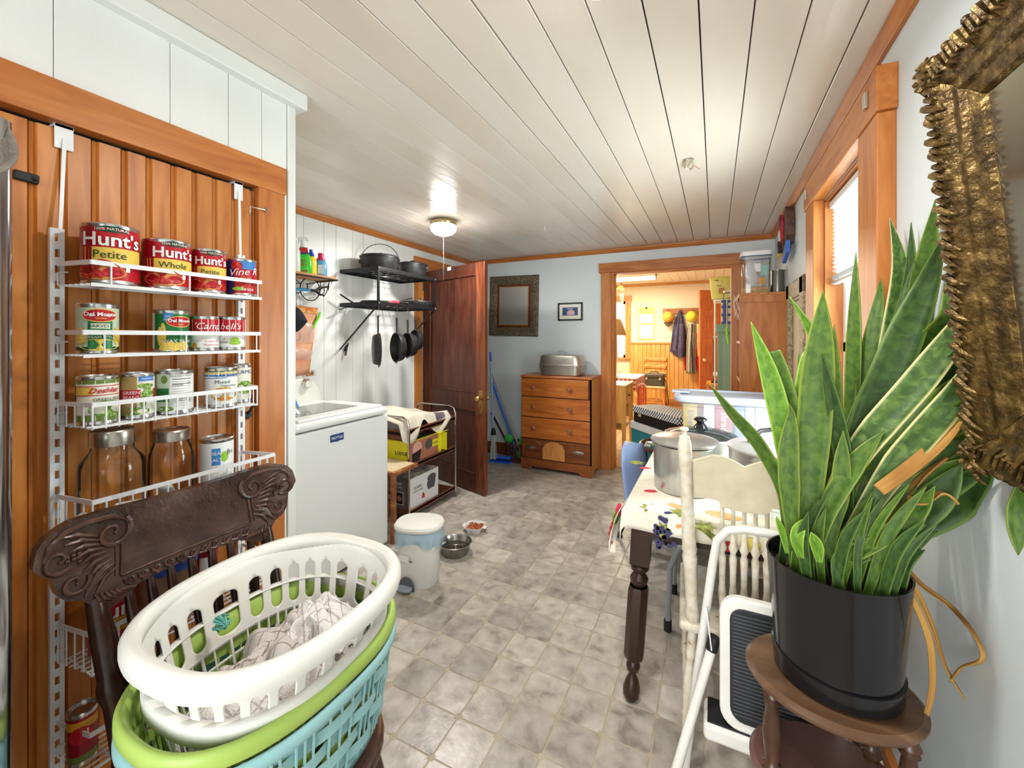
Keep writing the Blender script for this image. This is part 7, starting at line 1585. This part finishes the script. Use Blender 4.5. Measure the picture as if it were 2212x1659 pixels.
co = thing('cloth_scrap', 'cream ribbon bundle hanging on the bookcase corner', 'ribbon', (bx0 - .008, by0 + .03, 1.60)); M_rib = mat('cream_ribbon', (236, 222, 196), .7)
for k in range(5): MB().grid(lambda u, v: (-.012 - .02 * math.sin(PI*v + k), (u - .5) * .02 + .016 * (k - 2) * v, .11 - .17 * v - .02 * (k % 2)), 2, 8).build('ribbon', M_rib, co, solid=.003, smooth=True)
# clear canister and steel canister on top
cb = thing('clear_canister', 'clear tall food canister with a white lid on the bookcase', 'canister', (.288, 3.80, bzt + .0005))
M_cl = glassy('canister_plastic', (250, 251, 252), .05, .10)
loft([(.098, .085, 0, 7), (.104, .092, .30, 7)], 48).build('canister_wall', M_cl, cb, smooth=True); loft([(.098, .085, .001, 7), (.098, .085, .002, 7)], 40, closed_bottom=True).build('canister_floor', M_cl, cb)
loft([(.106, .094, .292, 7), (.108, .096, .298, 7), (.108, .096, .326, 7), (.10, .088, .334, 7), (.001, .001, .335, 7)], 48).build('canister_lid', M_wht, cb, smooth=True); loft([(.1065, .0945, .286, 7), (.1065, .0945, .293, 7)], 48).build('blue_seal', M_navy, cb, smooth=True)
loft([(.09, .078, .004, 7), (.092, .08, .045, 7), (.05, .04, .058, 7), (.001, .001, .06, 7)], 40).build('grain', noisy('grain', [(.3, (186, 148, 96)), (.7, (214, 180, 128))], 60, rough=.9), cb, smooth=True)
MB().grid(lambda u, v: (-.07 + .13*u + .01*math.sin(7*v), -.03 + .03*math.sin(6*u + 3*v), .055 + .19*v + .02*math.sin(5*u)), 14, 14).build('plastic_bag', frosted('clear_bag', (232, 230, 226), .35, .2), cb, smooth=True)
MB().box(-.02, .03, -.052, -.048, .17, .235).build('bag_label', M_paper, cb); MB().box(.035, .075, -.05, -.045, .14, .22).build('bag_print', mat('mint_print', (150, 206, 192), .5), cb); MB().box(.01, .06, -.058, -.05, .07, .12).build('gold_print', M_gold, cb)
sc2 = thing('steel_canister', 'round steel canister beside the clear one on the bookcase', 'canister', (.432, 3.76, bzt + .0005)); MB().lathe([(0, 0), (.044, 0), (.045, .004), (.045, .162), (.047, .165), (.047, .172), (.04, .174), (0, .175)], 32).build('canister_wall', mat('dull_steel', (130, 128, 122), .3, .9), sc2, smooth=True, ang=40)
# bits on the ceiling
hc = thing('cord_hook', 'looped cord tied to a hook in the ceiling boards', 'hook', at(1490, 350, z=ZC)); MB().tube([at(1478, 352, z=ZC - .004), at(1484, 346, z=ZC - .01), at(1497, 344, z=ZC - .012), at(1500, 356, z=ZC - .02), at(1492, 367, z=ZC - .022), at(1481, 362, z=ZC - .016), at(1484, 350, z=ZC - .010), at(1492, 343, z=ZC - .002)], .006, 8).build('cord_loop', mat('old_cord', (196, 184, 164), .7), hc, world=True, smooth=True)
MB().tube([at(1496, 356, z=ZC - .02), at(1504, 360, z=ZC - .03), at(1512, 366, z=ZC - .035)], .0018, 5).build('red_string', mat('red_string', (200, 120, 110), .7), hc, world=True, smooth=True)
ch_ = thing('cup_hook', 'small white cup hook screwed into the ceiling', 'hook', at(1178, 495, z=ZC)); MB().tube([at(1178, 490, z=ZC), at(1176, 495, z=ZC - .015), at(1178, 499, z=ZC - .02), at(1182, 496, z=ZC - .015)], .004, 6).build('hook_wire', M_wht, ch_, world=True, smooth=True)
# ------------------------------------------------------------ the room beyond the doorway
YF, ZF = 9.0, 2.50
def fw(px, py, off=0.0): return at(px, py, y=YF - off)
M_fcream = noisy('warm_cream_wall', [(.3, (232, 218, 190)), (.7, (238, 226, 202))], 3, rough=.6)
M_bead = wood('honey_beadboard', (222, 172, 96), (204, 148, 72), (230, 186, 112), axis='Z', rough=.35, knots=False, var=.05)
M_ftrim = wood('honey_trim', (206, 148, 80), (184, 122, 56), (216, 162, 96), axis='X', rough=.4, knots=False, var=0); M_ftrimz = wood('honey_trim_z', (206, 148, 80), (184, 122, 56), (216, 162, 96), axis='Z', rough=.4, knots=False, var=0)
wx0, wx1, wz0, wz1 = -2.75, fw(1351, 700).x, .95, fw(1340, 651).z
wall_far = struct(MB().box(wx1, .66, YF, YF + .1, 0, ZF).box(-2.7, wx1, YF, YF + .1, wz1, ZF).box(-2.7, wx1, YF, YF + .1, 0, wz0).build('wall_far', M_fcream))
zr_ = fw(1400, 743).z
x = fw(1362, 700).x - .02
while x < .5:
    MB().prism([(x, 0), (x + .088, 0), (x + .088, .008), (x + .084, .014), (x + .008, .014), (x + .004, .008)], .12, zr_, Matrix(((1, 0, 0, 0), (0, -1, 0, YF), (0, 0, 1, 0), (0, 0, 0, 1)))).build('bead_board', M_bead, wall_far); x += .0885
struct(MB().box(fw(1361, 700).x, .62, YF - .032, YF, zr_, zr_ + .035).build('trim_5', M_ftrim, bevel=.004)); struct(MB().box(fw(1361, 700).x, .62, YF - .03, YF, 0, .14).build('baseboard_far', M_ftrim, bevel=.004))
struct(MB().box(-2.7, .66, YF - .04, YF, ZF - .055, ZF).build('trim_6', M_ftrim, bevel=.004))
struct(MB().box(-2.8, -2.7, YB + .13, YF, 0, ZF).build('wall_far_left', M_fcream)); struct(MB().box(.62, .72, YB + .13, YF, 0, ZF).build('wall_far_right', M_fcream))
struct(MB().box(-2.8, .72, YB + .125, YB + .131, ZC - .05, ZF).box(-2.8, DX0 - .1, YB + .125, YB + .131, 0, ZF).box(DX1 + .1, .72, YB + .125, YB + .131, 0, ZF).build('wall_far_near_side', M_fcream))
floor_far = struct(MB().box(-2.8, .72, YB + .13, YF, -.1, -.001).build('floor_far', M_dark))
M_ffl = wood('pale_plank_floor', (206, 172, 126), (186, 148, 100), (216, 184, 140), axis='Y', rough=.25, knots=False, var=.06)
for k in range(29): MB().box(-2.8 + .12*k, -2.8 + .12*k + .117, YB + .13, YF, -.006, 0).build('floor_plank', M_ffl, floor_far)
ceiling_far = struct(MB().box(-2.8, .72, YB + .13, YF, ZF + .012, ZF + .05).build('ceiling_far', M_dark))
M_fceil = mat('far_ceiling_boards', (238, 226, 204), .4)
for k in range(24): MB().box(-2.8 + .147*k + .002, -2.8 + .147*(k+1) - .002, YB + .13, YF, ZF, ZF + .013).build('board', M_fceil, ceiling_far)
# far window
window_2 = struct(MB().box(wx1, wx1 + .115, YF - .025, YF, .90, wz1 + .02).build('window_2', M_ftrimz, bevel=.003)); MB().box(-2.7, wx1 + .13, YF - .03, YF, wz1, wz1 + .115).build('head_casing', M_ftrim, window_2, bevel=.003)
MB().box(wx0, wx1, YF + .04, YF + .08, wz0, wz0 + .06).box(wx0, wx1, YF + .04, YF + .08, wz1 - .06, wz1).box(wx1 - .05, wx1, YF + .04, YF + .08, wz0, wz1).box(wx0, wx1, YF + .04, YF + .08, 1.42, 1.47).build('sash', M_vinyl, window_2)
MB().box(wx0, wx1, YF + .058, YF + .062, wz0, wz1).build('pane', M_glass, window_2); MB().box(wx0, wx1 + .1, YF - .06, YF + .04, wz0 - .03, wz0).build('window_sill', M_ftrim, window_2)
# fluorescent fixture
fx0, fx1 = at(1300, 600, z=ZF - .06), at(1418, 600, z=ZF - .06)
fl_ = thing('fluorescent_fixture', 'long lit fluorescent fixture on the far room ceiling', 'light fixture', (fx1.x - .6, fx1.y, ZF))
MB().box(-.60, .60, -.075, .075, -.03, 0).build('housing', mat('fixture_white', (236, 226, 206), .4), fl_, bevel=.004)
MB().box(-.59, .59, -.07, .07, -.085, -.03).build('diffuser', mat('lit_diffuser', (255, 250, 238), .4, emit=(255, 244, 220), emit_s=3.0), fl_, bevel=.02, seg=3); MB().box(.585, .60, -.075, .075, -.09, 0).build('end_cap', mat('fixture_white', (236, 226, 206), .4), fl_, bevel=.004)
al = bpy.data.lights.new('fixture_tube', 'AREA'); al.shape = 'RECTANGLE'; al.size = 1.1; al.size_y = .12; al.energy = 62; al.color = (1, .87, .66)
ao = bpy.data.objects.new('fixture_tube', al); ao.location = (0, 0, -.09); COL.objects.link(ao); ao.parent = fl_
# bird chime
bc_ = thing('bird_chime', 'wooden bird wind chime hanging before the far window', 'wind chime', at(1340, 622, y=8.2)); mbd = mat('chime_brown', (176, 138, 86), .6)
def ch(px, py): return at(px, py, y=8.2)
MB().tube([ch(1330, 627), ch(1338, 622), ch(1344, 617), ch(1347, 615)], [.01, .045, .055, .015], 8).build('bird_body', mbd, bc_, world=True, smooth=True); MB().sphere(ch(1344, 625), .05, 6, None, (1, .5, 1)).build('bird_wing', mbd, bc_, world=True, smooth=True)
MB().tube([ch(1342, 615), at(1342, 560, y=8.2)], .003, 4).build('hang_cord', M_black, bc_, world=True)
for k in range(4): MB().tube([ch(1340 + 2*k, 633), ch(1340 + 2*k, 648 + 2*k)], .009, 6).build('chime_tube', mat('chime_grey', (140, 124, 116), .4, .5), bc_, world=True, smooth=True)
MB().tube([ch(1343, 625), ch(1343, 634)], .004, 4).build('chime_cord', M_black, bc_, world=True)
# tall lamp with shade by the window
lm = thing('floor_lamp', 'tan shaded lamp on a pale column beside the far window', 'lamp', at(1336, 860, y=7.0)); lm.location.z = 0
b0 = at(1334, 700, y=7.0); lm.location = (b0.x - .06, 7.0, 0)
MB().lathe([(.20, 1.42), (.12, 1.68), (.11, 1.69)], 24).build('lamp_shade', mat('tan_shade', (206, 172, 128), .7), lm, smooth=True, solid=.004); MB().lathe([(0, 0), (.12, 0), (.12, .03), (.04, .05), (.045, 1.0), (.06, 1.02), (.05, 1.42), (0, 1.45)], 20).build('lamp_column', mat('pale_column', (226, 214, 196), .4), lm, smooth=True)
# calendar
cal = thing('wall_calendar', 'yellow-bordered calendar pinned on the far cream wall', 'calendar', fw(1396, 733, .012)); M_calb = mat('calendar_yellow', (222, 212, 130), .6)
a, b = fw(1379, 664, .012), fw(1414, 734, .012)
MB().box(a.x, b.x, YF - .012, YF - .004, b.z, a.z).build('calendar_sheet', M_calb, cal, world=True)
for (p, q) in (((1382, 679), (1411, 698)), ((1382, 702), (1411, 731))): c, d = fw(*p), fw(*q); MB().box(c.x, d.x, YF - .014, YF - .012, d.z, c.z).build('white_page', M_paper, cal, world=True)
MB().sphere(fw(1396, 665, .02), .02, 5).build('pin', M_black, cal, world=True, smooth=True)
for k in range(3): c, d = fw(1384, 706 + 8*k), fw(1409, 707 + 8*k); MB().box(c.x, d.x, YF - .0148, YF - .014, d.z, c.z).build('rule_line', mat('rule_grey', (190, 188, 180), .6), cal, world=True)
# coat rail with pegs
cr2 = thing('coat_rail', 'wooden coat rail with pegs on the far wall', 'coat rail', fw(1470, 672, .02)); a, b = fw(1432, 667, .02), fw(1546, 677, .02)
MB().box(a.x, b.x + .3, YF - .025, YF - .002, b.z, a.z).build('rail_board', wood('rail_brown', (178, 120, 74), (156, 98, 56), axis='X', rough=.45, knots=False), cr2, world=True, bevel=.006)
for px in (1443, 1469, 1495, 1531): p = fw(px, 671, .02); MB().tube([p, p + Vector((0, -.07, .02))], .010, 6).build('peg', M_trim, cr2, world=True, smooth=True)
def cap(name, label, px, py, k, m1, m2, tilt):
    p = fw(px, py, .13); t = thing(name, label, 'cap', p); R_ = RX(tilt)
    MB().lathe([(.0, .12*k), (.05*k, .115*k), (.09*k, .08*k), (.105*k, .02*k), (.105*k, -.02*k)], 20, R_).build('crown', m1, t, smooth=True, solid=.004)
    MB().grid(lambda u, v: ((u - .5) * .19*k * (1 - .35*v*v), -.095*k - .09*k*v * math.sin(PI*u) ** .5 if 0 < u < 1 else -.095*k, -.02*k - .015*k*v), 12, 5, R_).build('visor', m2, t, smooth=True, solid=.005); return t
cap('baseball_cap', 'golden cap with a dark brown visor on the coat rail', 1444, 685, 1.05, mat('cap_gold', (222, 172, 74), .8), mat('cap_brown', (84, 66, 52), .8), 1.25)
cap('baseball_cap', 'yellow-green cap with a round badge on the coat rail', 1495, 684, 1.05, mat('cap_yellow', (226, 206, 70), .8), mat('cap_lime', (196, 206, 110), .8), 1.35)
def garment(name, label, cat, rows, m, y_off, depth=.07, extra=None):
    """hanging cloth: rows of (py, px left, px right)"""
    p = fw(sum(rows[0][1:]) / 2, rows[0][0], y_off); t = thing(name, label, cat, p)
    def fn(u, v):
        f = v * (len(rows) - 1); i = min(int(f), len(rows) - 2); g = f - i
        py = rows[i][0]*(1-g) + rows[i+1][0]*g; l = rows[i][1]*(1-g) + rows[i+1][1]*g; r = rows[i][2]*(1-g) + rows[i+1][2]*g
        q = fw(l + (r - l)*u, py, y_off); q.y += -depth * math.sin(PI*u) * .6 - .018 * math.sin(u*18 + v*3) * min(1, v*2); return tuple(q)
    MB().grid(fn, 26, 20).build('cloth', m, t, world=True, smooth=True, solid=.012); return t, fn
M_navyc = noisy('navy_coat', [(.3, (66, 60, 84)), (.7, (92, 84, 108))], 14, rough=.85)
t, fn = garment('navy_coat', 'dusty navy coat hanging from the coat rail', 'coat', [(671, 1467, 1471), (690, 1459, 1477), (715, 1453, 1481), (745, 1449, 1483), (758, 1447, 1484), (770, 1462, 1481)], M_navyc, .06)
MB().tube([fw(1473, 700, .14), fw(1472, 740, .16), fw(1470, 772, .15)], [.05, .055, .05], 10).build('sleeve', M_navyc, t, world=True, smooth=True); MB().tube([fw(1470, 670, .08), fw(1470, 674, .09)], .02, 8).build('collar_loop', M_navyc, t, world=True, smooth=True)
t, fn = garment('red_jacket', 'bright red jacket hanging behind the grey robe', 'jacket', [(700, 1488, 1502), (725, 1484, 1508), (760, 1478, 1512), (800, 1479, 1514)], mat('jacket_red', (206, 30, 48), .8), .05); MB().tube([fw(1506, 720, .08), fw(1509, 760, .09), fw(1510, 800, .08)], .05, 8).build('sleeve', mat('jacket_red', (206, 30, 48), .8), t, world=True, smooth=True)
t, fn = garment('grey_robe', 'long grey robe with a dark stripe hanging under the yellow cap', 'robe', [(692, 1490, 1502), (715, 1486, 1505), (740, 1483, 1505), (775, 1483, 1503), (807, 1483, 1505)], noisy('grey_flannel', [(.3, (156, 150, 134)), (.7, (180, 174, 156))], 20, rough=.9), .12)
MB().tube([fw(1495, 700, .2), fw(1494, 740, .21), fw(1496, 806, .2)], .016, 6).build('dark_stripe', mat('dark_piping', (54, 50, 58), .8), t, world=True, smooth=True)
garment('yellow_coat', 'pale yellow coat partly behind the far door', 'coat', [(700, 1505, 1511), (740, 1505, 1513), (770, 1507, 1514)], mat('pale_yellow', (240, 224, 160), .85), .10)
garment('white_shirt', 'white shirt hanging on the rail beyond the far door', 'shirt', [(690, 1528, 1532), (715, 1527, 1540), (742, 1526, 1546)], mat('shirt_white', (224, 218, 210), .85), .035)
# far door (orange-red, ajar)
dfx0, dfx1 = fw(1511, 800, .9), fw(1545, 800, .9)
fd = thing('orange_door', 'orange-stained panelled door standing ajar in the far room', 'door', (dfx0.x, YF - .9, .01), math.radians(38)); M_od = wood('orange_door_wood', (206, 112, 62), (186, 92, 46), (216, 126, 76), axis='Z', rough=.35, knots=False, var=0)
dh = at(1528, 627, y=YF - .9).z
MB().box(0, .11, -.02, .02, 0, dh).build('stile', M_od, fd, bevel=.002); MB().box(.57, .68, -.02, .02, 0, dh).build('stile', M_od, fd, bevel=.002)
for a, b in ((0, .2), (.52, .62), (.92, 1.05), (1.36, 1.46), (1.76, 1.86), (dh - .12, dh)): MB().box(.11, .57, -.02, .02, a, b).build('door_rail', M_od, fd, bevel=.002)
for a, b in ((.2, .52), (.62, .92), (1.05, 1.36), (1.46, 1.76), (1.86, dh - .12)): MB().box(.11, .57, -.008, .008, a, b).build('door_panel', M_od, fd)
MB().lathe([(0, .06), (.026, .055), (.034, .04), (.02, .02), (.014, 0)], 16, TR(.055, -.02, .97) @ RX(PI/2)).build('knob', mat('pale_brass', (226, 206, 160), .3, .6), fd, smooth=True)
# chair with the black bag
yc_ = 8.25
cx_ = at(1412, 830, y=yc_).x
lc = thing('ladder_chair', 'honey ladder-back chair holding the camera bag in the far room', 'chair', (cx_, yc_, 0)); M_hc = wood('honey_chair', (222, 150, 76), (196, 120, 50), axis='Z', rough=.35, knots=False, var=0)
for sg in (-1, 1): MB().tube([(sg*.19, .19, 0), (sg*.20, .20, .45), (sg*.215, .26, 1.0)], [.018, .02, .017], 10).build('back_post', M_hc, lc, smooth=True); MB().tube([(sg*.21, -.20, 0), (sg*.21, -.20, .06), (sg*.21, -.20, .12), (sg*.21, -.20, .16), (sg*.21, -.20, .30), (sg*.21, -.20, .36), (sg*.21, -.20, .43)], [.018, .03, .034, .02, .034, .022, .026], 10).build('leg', M_hc, lc, smooth=True)
for z, y in ((.94, .245), (.80, .232), (.66, .222)): MB().grid(lambda u, v: (-.205 + .41*u, y - .02 + .025*math.sin(PI*u), z - .035 + .075*v + .012*math.sin(3*PI*u)*(v - .2)), 16, 3).build('ladder_slat', M_hc, lc, smooth=True, solid=.014)
MB().box(-.235, .235, -.225, .215, .425, .46).build('seat', M_hc, lc, bevel=.014, seg=3); MB().box(-.20, .20, -.20, .18, .46, .470).build('rush_pad', mat('cream_pad', (232, 206, 160), .8), lc, bevel=.004)
for sg in (-1, 1): MB().tube([(sg*.2, -.19, .2), (sg*.19, .18, .2)], .012, 8).build('stretcher', M_hc, lc, smooth=True)
MB().tube([(-.2, -.2, .17), (.2, -.2, .17)], .012, 8).build('stretcher', M_hc, lc, smooth=True)
bg_ = thing('camera_bag', 'dark olive camera bag with a strap on the honey chair', 'bag', (cx_ + .01, yc_ - .02, .4705)); M_bag = mat('olive_bag', (84, 78, 66), .6)
MB().box(-.185, .185, -.11, .11, 0, .155).build('bag_body', M_bag, bg_, bevel=.03, seg=3); MB().box(-.19, .19, -.115, .115, .145, .23).build('bag_flap', M_bag, bg_, bevel=.03, seg=3)
for x in (-.12, .12): MB().box(x - .018, x + .018, -.122, -.112, .12, .16).build('buckle', mat('buckle_tan', (196, 186, 160), .4), bg_, bevel=.003)
MB().tube([(-.09, 0, .225), (-.06, 0, .26), (.06, 0, .26), (.09, 0, .225)], .012, 6).build('carry_handle', M_bag, bg_, smooth=True)
MB().tube([(.18, 0, .14), (.235, -.08, .06), (.25, -.12, -.15), (.27, -.12, -.30), (.24, -.12, -.34), (.21, -.13, -.25), (.215, -.12, -.02), (.19, -.05, .06)], .010, 6).build('shoulder_strap', M_bag, bg_, smooth=True)
# table with the red checked cloth
yt = 6.9
def gingham(name):
    m = mat(name, (230, 224, 220), .8); ns_, ln, b = nodes(m); mp, _ = coords(m, (1, 1, 1), False); ck = N(m, 'ShaderNodeTexChecker'); ck.inputs['Scale'].default_value = 30; ck.inputs[1].default_value = S(232, 206, 196); ck.inputs[2].default_value = S(190, 62, 62); ln.new(mp.outputs[0], ck.inputs[0]); ln.new(ck.outputs[0], b.inputs['Base Color']); return m
kt = thing('kitchen_table', 'table under a red checked cloth by the far window', 'table', (at(1340, 800, y=yt).x - .35, yt + .2, 0)); xr_ = at(1383, 783, y=yt + .25).x - kt.location.x
for x in (-.6, xr_ - .08):
    for y in (-.38, .38): MB().tube([(x, y, 0), (x, y, .2), (x, y, .4), (x, y, .7)], [.02, .03, .024, .03], 8).build('leg', M_hc, kt, smooth=True)
MB().box(-.7, xr_, -.45, .45, .70, .73).build('tabletop', M_hc, kt, bevel=.004)
rc = thing('checked_cloth', 'red and white checked cloth on the far table', 'tablecloth', (kt.location.x, kt.location.y, .731)); zt_ = at(1360, 784, y=yt + .3).z
MB().box(-.71, xr_ + .01, -.46, .46, .0, .006).build('cloth_top', mat('pale_cloth', (236, 226, 220), .7), rc)
MB().grid(lambda u, v: (-.71 + (xr_ + .72)*u, -.465 - .012*math.sin(u*30)*v - .01, .004 - v*(.17 + .03*math.sin(u*9))), 40, 6).build('front_drop', gingham('red_gingham'), rc, solid=.003, smooth=True); MB().grid(lambda u, v: (xr_ + .014 + .012*math.sin(u*30)*v, -.46 + .92*u, .004 - v*(.20 + .03*math.sin(u*9))), 30, 6).build('side_drop', MATS['red_gingham'], rc, solid=.003, smooth=True)
# small desk just inside the doorway
yd = 4.98
M_dk = wood('oak_desk', (206, 164, 98), (184, 140, 74), (214, 176, 114), axis='Z', rough=.35, knots=False, var=0)
dxr = at(1352, 850, y=yd).x; zdt = at(1352, 834, y=yd).z
dk = thing('sewing_desk', 'small oak desk with a drawer just inside the doorway', 'desk', (dxr - .12, yd + .27, 0))
MB().box(-.40, .118, -.265, .27, zdt - .03 , zdt).build('desktop', M_dk, dk, bevel=.006); MB().box(-.41, .12, -.27, .275, zdt, zdt + .006).build('pale_top', mat('pale_formica', (232, 226, 218), .3), dk, bevel=.002)
MB().box(-.40, .115, -.262, -.245, .36, zdt - .03).build('end_panel', M_dk, dk); MB().box(-.40, .06, .24, .27, .36, zdt - .03).build('back_panel', M_dk, dk)
dw = MB().box(.095, .115, -.24, .10, zdt - .22, zdt - .035).build('drawer', M_dk, dk, bevel=.003)
for y in (-.10, -.06): MB().sphere((.124, y, zdt - .13), .010, 6).build('pull', M_black, dw, smooth=True)
for x in (-.38, .09):
    for y in (-.24, .245): MB().box(x - .02, x + .022, y - .02, y + .02, 0, zdt - .03).build('leg', M_dk, dk, bevel=.004)
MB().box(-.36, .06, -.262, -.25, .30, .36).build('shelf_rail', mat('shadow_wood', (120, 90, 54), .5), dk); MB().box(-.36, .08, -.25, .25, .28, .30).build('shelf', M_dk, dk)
gl_ = thing('reading_glasses', 'black wire glasses standing on the small desk', 'glasses', (dxr - .155, yd + .05, zdt + .0065)); MB().tube([(0, 0, 0), (.02, .02, .05), (.05, .03, .12), (.07, .04, .15), (.06, .02, .10), (.03, .0, .04)], .003, 5).tube([(-.02, 0, .03), (.0, .0, .07), (.03, .02, .055), (.01, .01, .02)], .003, 5, closed=True).build('wire_frame', M_black, gl_, smooth=True)
# red frame chair, then the right-hand clutter
rcx = at(1387, 850, y=6.6)
rc2 = thing('red_chair_back', 'red painted slatted chair back beside the honey chair', 'chair', (rcx.x, 6.6, 0)); M_rp = mat('red_paint', (196, 40, 44), .4)
zt2 = at(1387, 834, y=6.6).z
for k in range(4): MB().tube([(-.05 + .034*k, 0, .0 if k in (0, 3) else .25), (-.05 + .034*k, .0, zt2)], .008, 8).build('slat', M_rp, rc2, smooth=True)
MB().tube([(-.06, 0, zt2), (-.02, 0, zt2 + .03), (.03, 0, zt2 + .03), (.06, 0, zt2)], .014, 8).build('top_rail', mat('pink_worn', (226, 160, 150), .5), rc2, smooth=True); MB().box(-.06, .06, -.0, .25, .22, .25).build('seat', M_rp, rc2, bevel=.006)
for sx in (-.05, .05): MB().tube([(sx, .24, 0), (sx, .24, .23)], .008, 8).build('leg', M_rp, rc2, smooth=True)
yg = 5.6
gx0, gx1 = at(1550, 760, y=yg).x, at(1550, 760, y=yg).x + .40; gz = at(1560, 700, y=yg).z
gc_ = thing('green_cabinet', 'tall sage green cabinet just inside the doorway', 'cabinet', ((gx0 + gx1) / 2, yg + .2, 0)); M_gc = mat('sage_paint', (116, 150, 128), .45)
MB().box(gx0, gx1, yg, yg + .4, 0, gz - .05).build('cabinet_body', M_gc, gc_, world=True, bevel=.003); MB().box(gx0 - .015, gx1 + .015, yg - .015, yg + .41, gz - .10, gz).build('cornice', M_gc, gc_, world=True, bevel=.006)
MB().box(gx0 + .05, gx1 - .05, yg - .012, yg, .10, gz - .13).build('door_panel', mat('sage_panel', (126, 160, 142), .45), gc_, world=True, bevel=.004)
kr = thing('crate_shelf', 'navy crate with pale contents on the green cabinet', 'crate', (gx0 + .13, yg + .15, gz + .0005)); zk = at(1560, 648, y=yg).z - gz
for z in (.0, zk*.33, zk*.66, zk - .03): MB().box(-.09, .12, -.12, -.10, z, z + .03).build('slat', M_navy, kr)
MB().box(-.07, -.02, -.125, -.10, 0, zk).build('navy_panel', M_navy, kr); MB().box(-.09, .12, -.10, .12, 0, zk - .02).build('contents', noisy('pale_packets', [(.3, (226, 206, 170)), (.7, (240, 230, 214))], 12, rough=.7), kr)
jr = thing('lidded_jar', 'glass jar with a silver lid on the navy crate', 'jar', (gx0 + .14, yg + .15, gz + zk + .0005)); MB().lathe([(0, 0), (.07, 0), (.075, .01), (.075, .09), (.06, .10)], 20).build('glass_body', M_jar, jr, smooth=True); MB().lathe([(.075, .095), (.08, .10), (.08, .12), (0, .125)], 20).build('lid', M_lid, jr, smooth=True)
gb = thing('green_gift_bag', 'lime green bag with brown print on the white wire shelf', 'bag', at(1556, 650, y=yg + .5)); a, b = at(1537, 601, y=yg + .5), at(1578, 646, y=yg + .5); gb.location = ((a.x + b.x) / 2, yg + .5, b.z)
def gbf(u, v): return (a.x + .03 * (1 - v) + (b.x - a.x) * u * (.94 + .06*v), yg + .5 - .05*math.sin(PI*u), b.z + (a.z - b.z) * v)
MB().grid(gbf, 8, 8).build('bag_front', noisy('lime_bag', [(.35, (206, 206, 116)), (.65, (222, 222, 150))], 8, rough=.6), gb, world=True, solid=.1, smooth=True); 
for px, py, w_, h_ in ((1548, 606, .05, .02), (1553, 617, .05, .015), (1559, 628, .07, .07)): p = at(px, py, y=yg + .385); MB().box(p.x - w_/2, p.x + w_/2, yg + .38, yg + .385, p.z - h_/2, p.z + h_/2).build('brown_print', mat('bag_brown', (176, 136, 80), .6), gb, world=True)
wsf = thing('wire_shelf_unit', 'white metal shelf unit behind the green cabinet', 'shelf', (a.x + .2, yg + .65, 0)); zz_ = b.z - .004
for x in (a.x - .02 + .06, a.x + .45):
    for y in (yg + .42, yg + .9): MB().tube([(x, y, 0), (x, y, zz_ + (.25 if x > a.x + .2 else -.02))], .010, 8).build('upright', M_wht, wsf, world=True, smooth=True)
for z in (.3, .9, 1.4, zz_): MB().box(a.x + .02, a.x + .47, yg + .41, yg + .91, z - .02, z - .003).build('shelf', M_wht, wsf, world=True)
ky = thing('lime_tag', 'lime green strap hanging from the navy crate', 'strap', at(1570, 700, y=yg - .03)); MB().tube([at(1570, 648, y=yg - .03), at(1570, 712, y=yg - .03)], .004, 5).build('cord', M_rib, ky, world=True); MB().tube([at(1569, 708, y=yg - .03), at(1570, 725, y=yg - .03), at(1573, 742, y=yg - .03)], .012, 6).build('tag', mat('lime_tag', (150, 220, 60), .5), ky, world=True, smooth=True)
tv = thing('television', 'black flat television seen edge on beside the green cabinet', 'television', at(1541, 820, y=7.2)); p, q = at(1533, 735, y=7.2), at(1549, 815, y=7.2); tv.location = (p.x + .05, 7.2, q.z - .10)
MB().box(0, .035, -.05, .40, .10, p.z - q.z + .10).build('screen', M_black, tv, bevel=.004); MB().box(-.03, .07, .1, .25, .0, .02).build('stand', M_black, tv); MB().box(.0, .03, .15, .2, .015, .12).build('neck', M_black, tv)
tb2 = thing('pine_stand', 'low pine stand under the television', 'stand', (tv.location.x + .02, 7.38, 0)); MB().box(-.12, .30, -.26, .30, tv.location.z - .03, tv.location.z - .0005).build('stand_top', M_hc, tb2, bevel=.004)
for x in (-.1, .28):
    for y in (-.24, .28): MB().bar((x, y, 0), (x, y, tv.location.z - .03), .035).build('leg', M_hc, tb2)
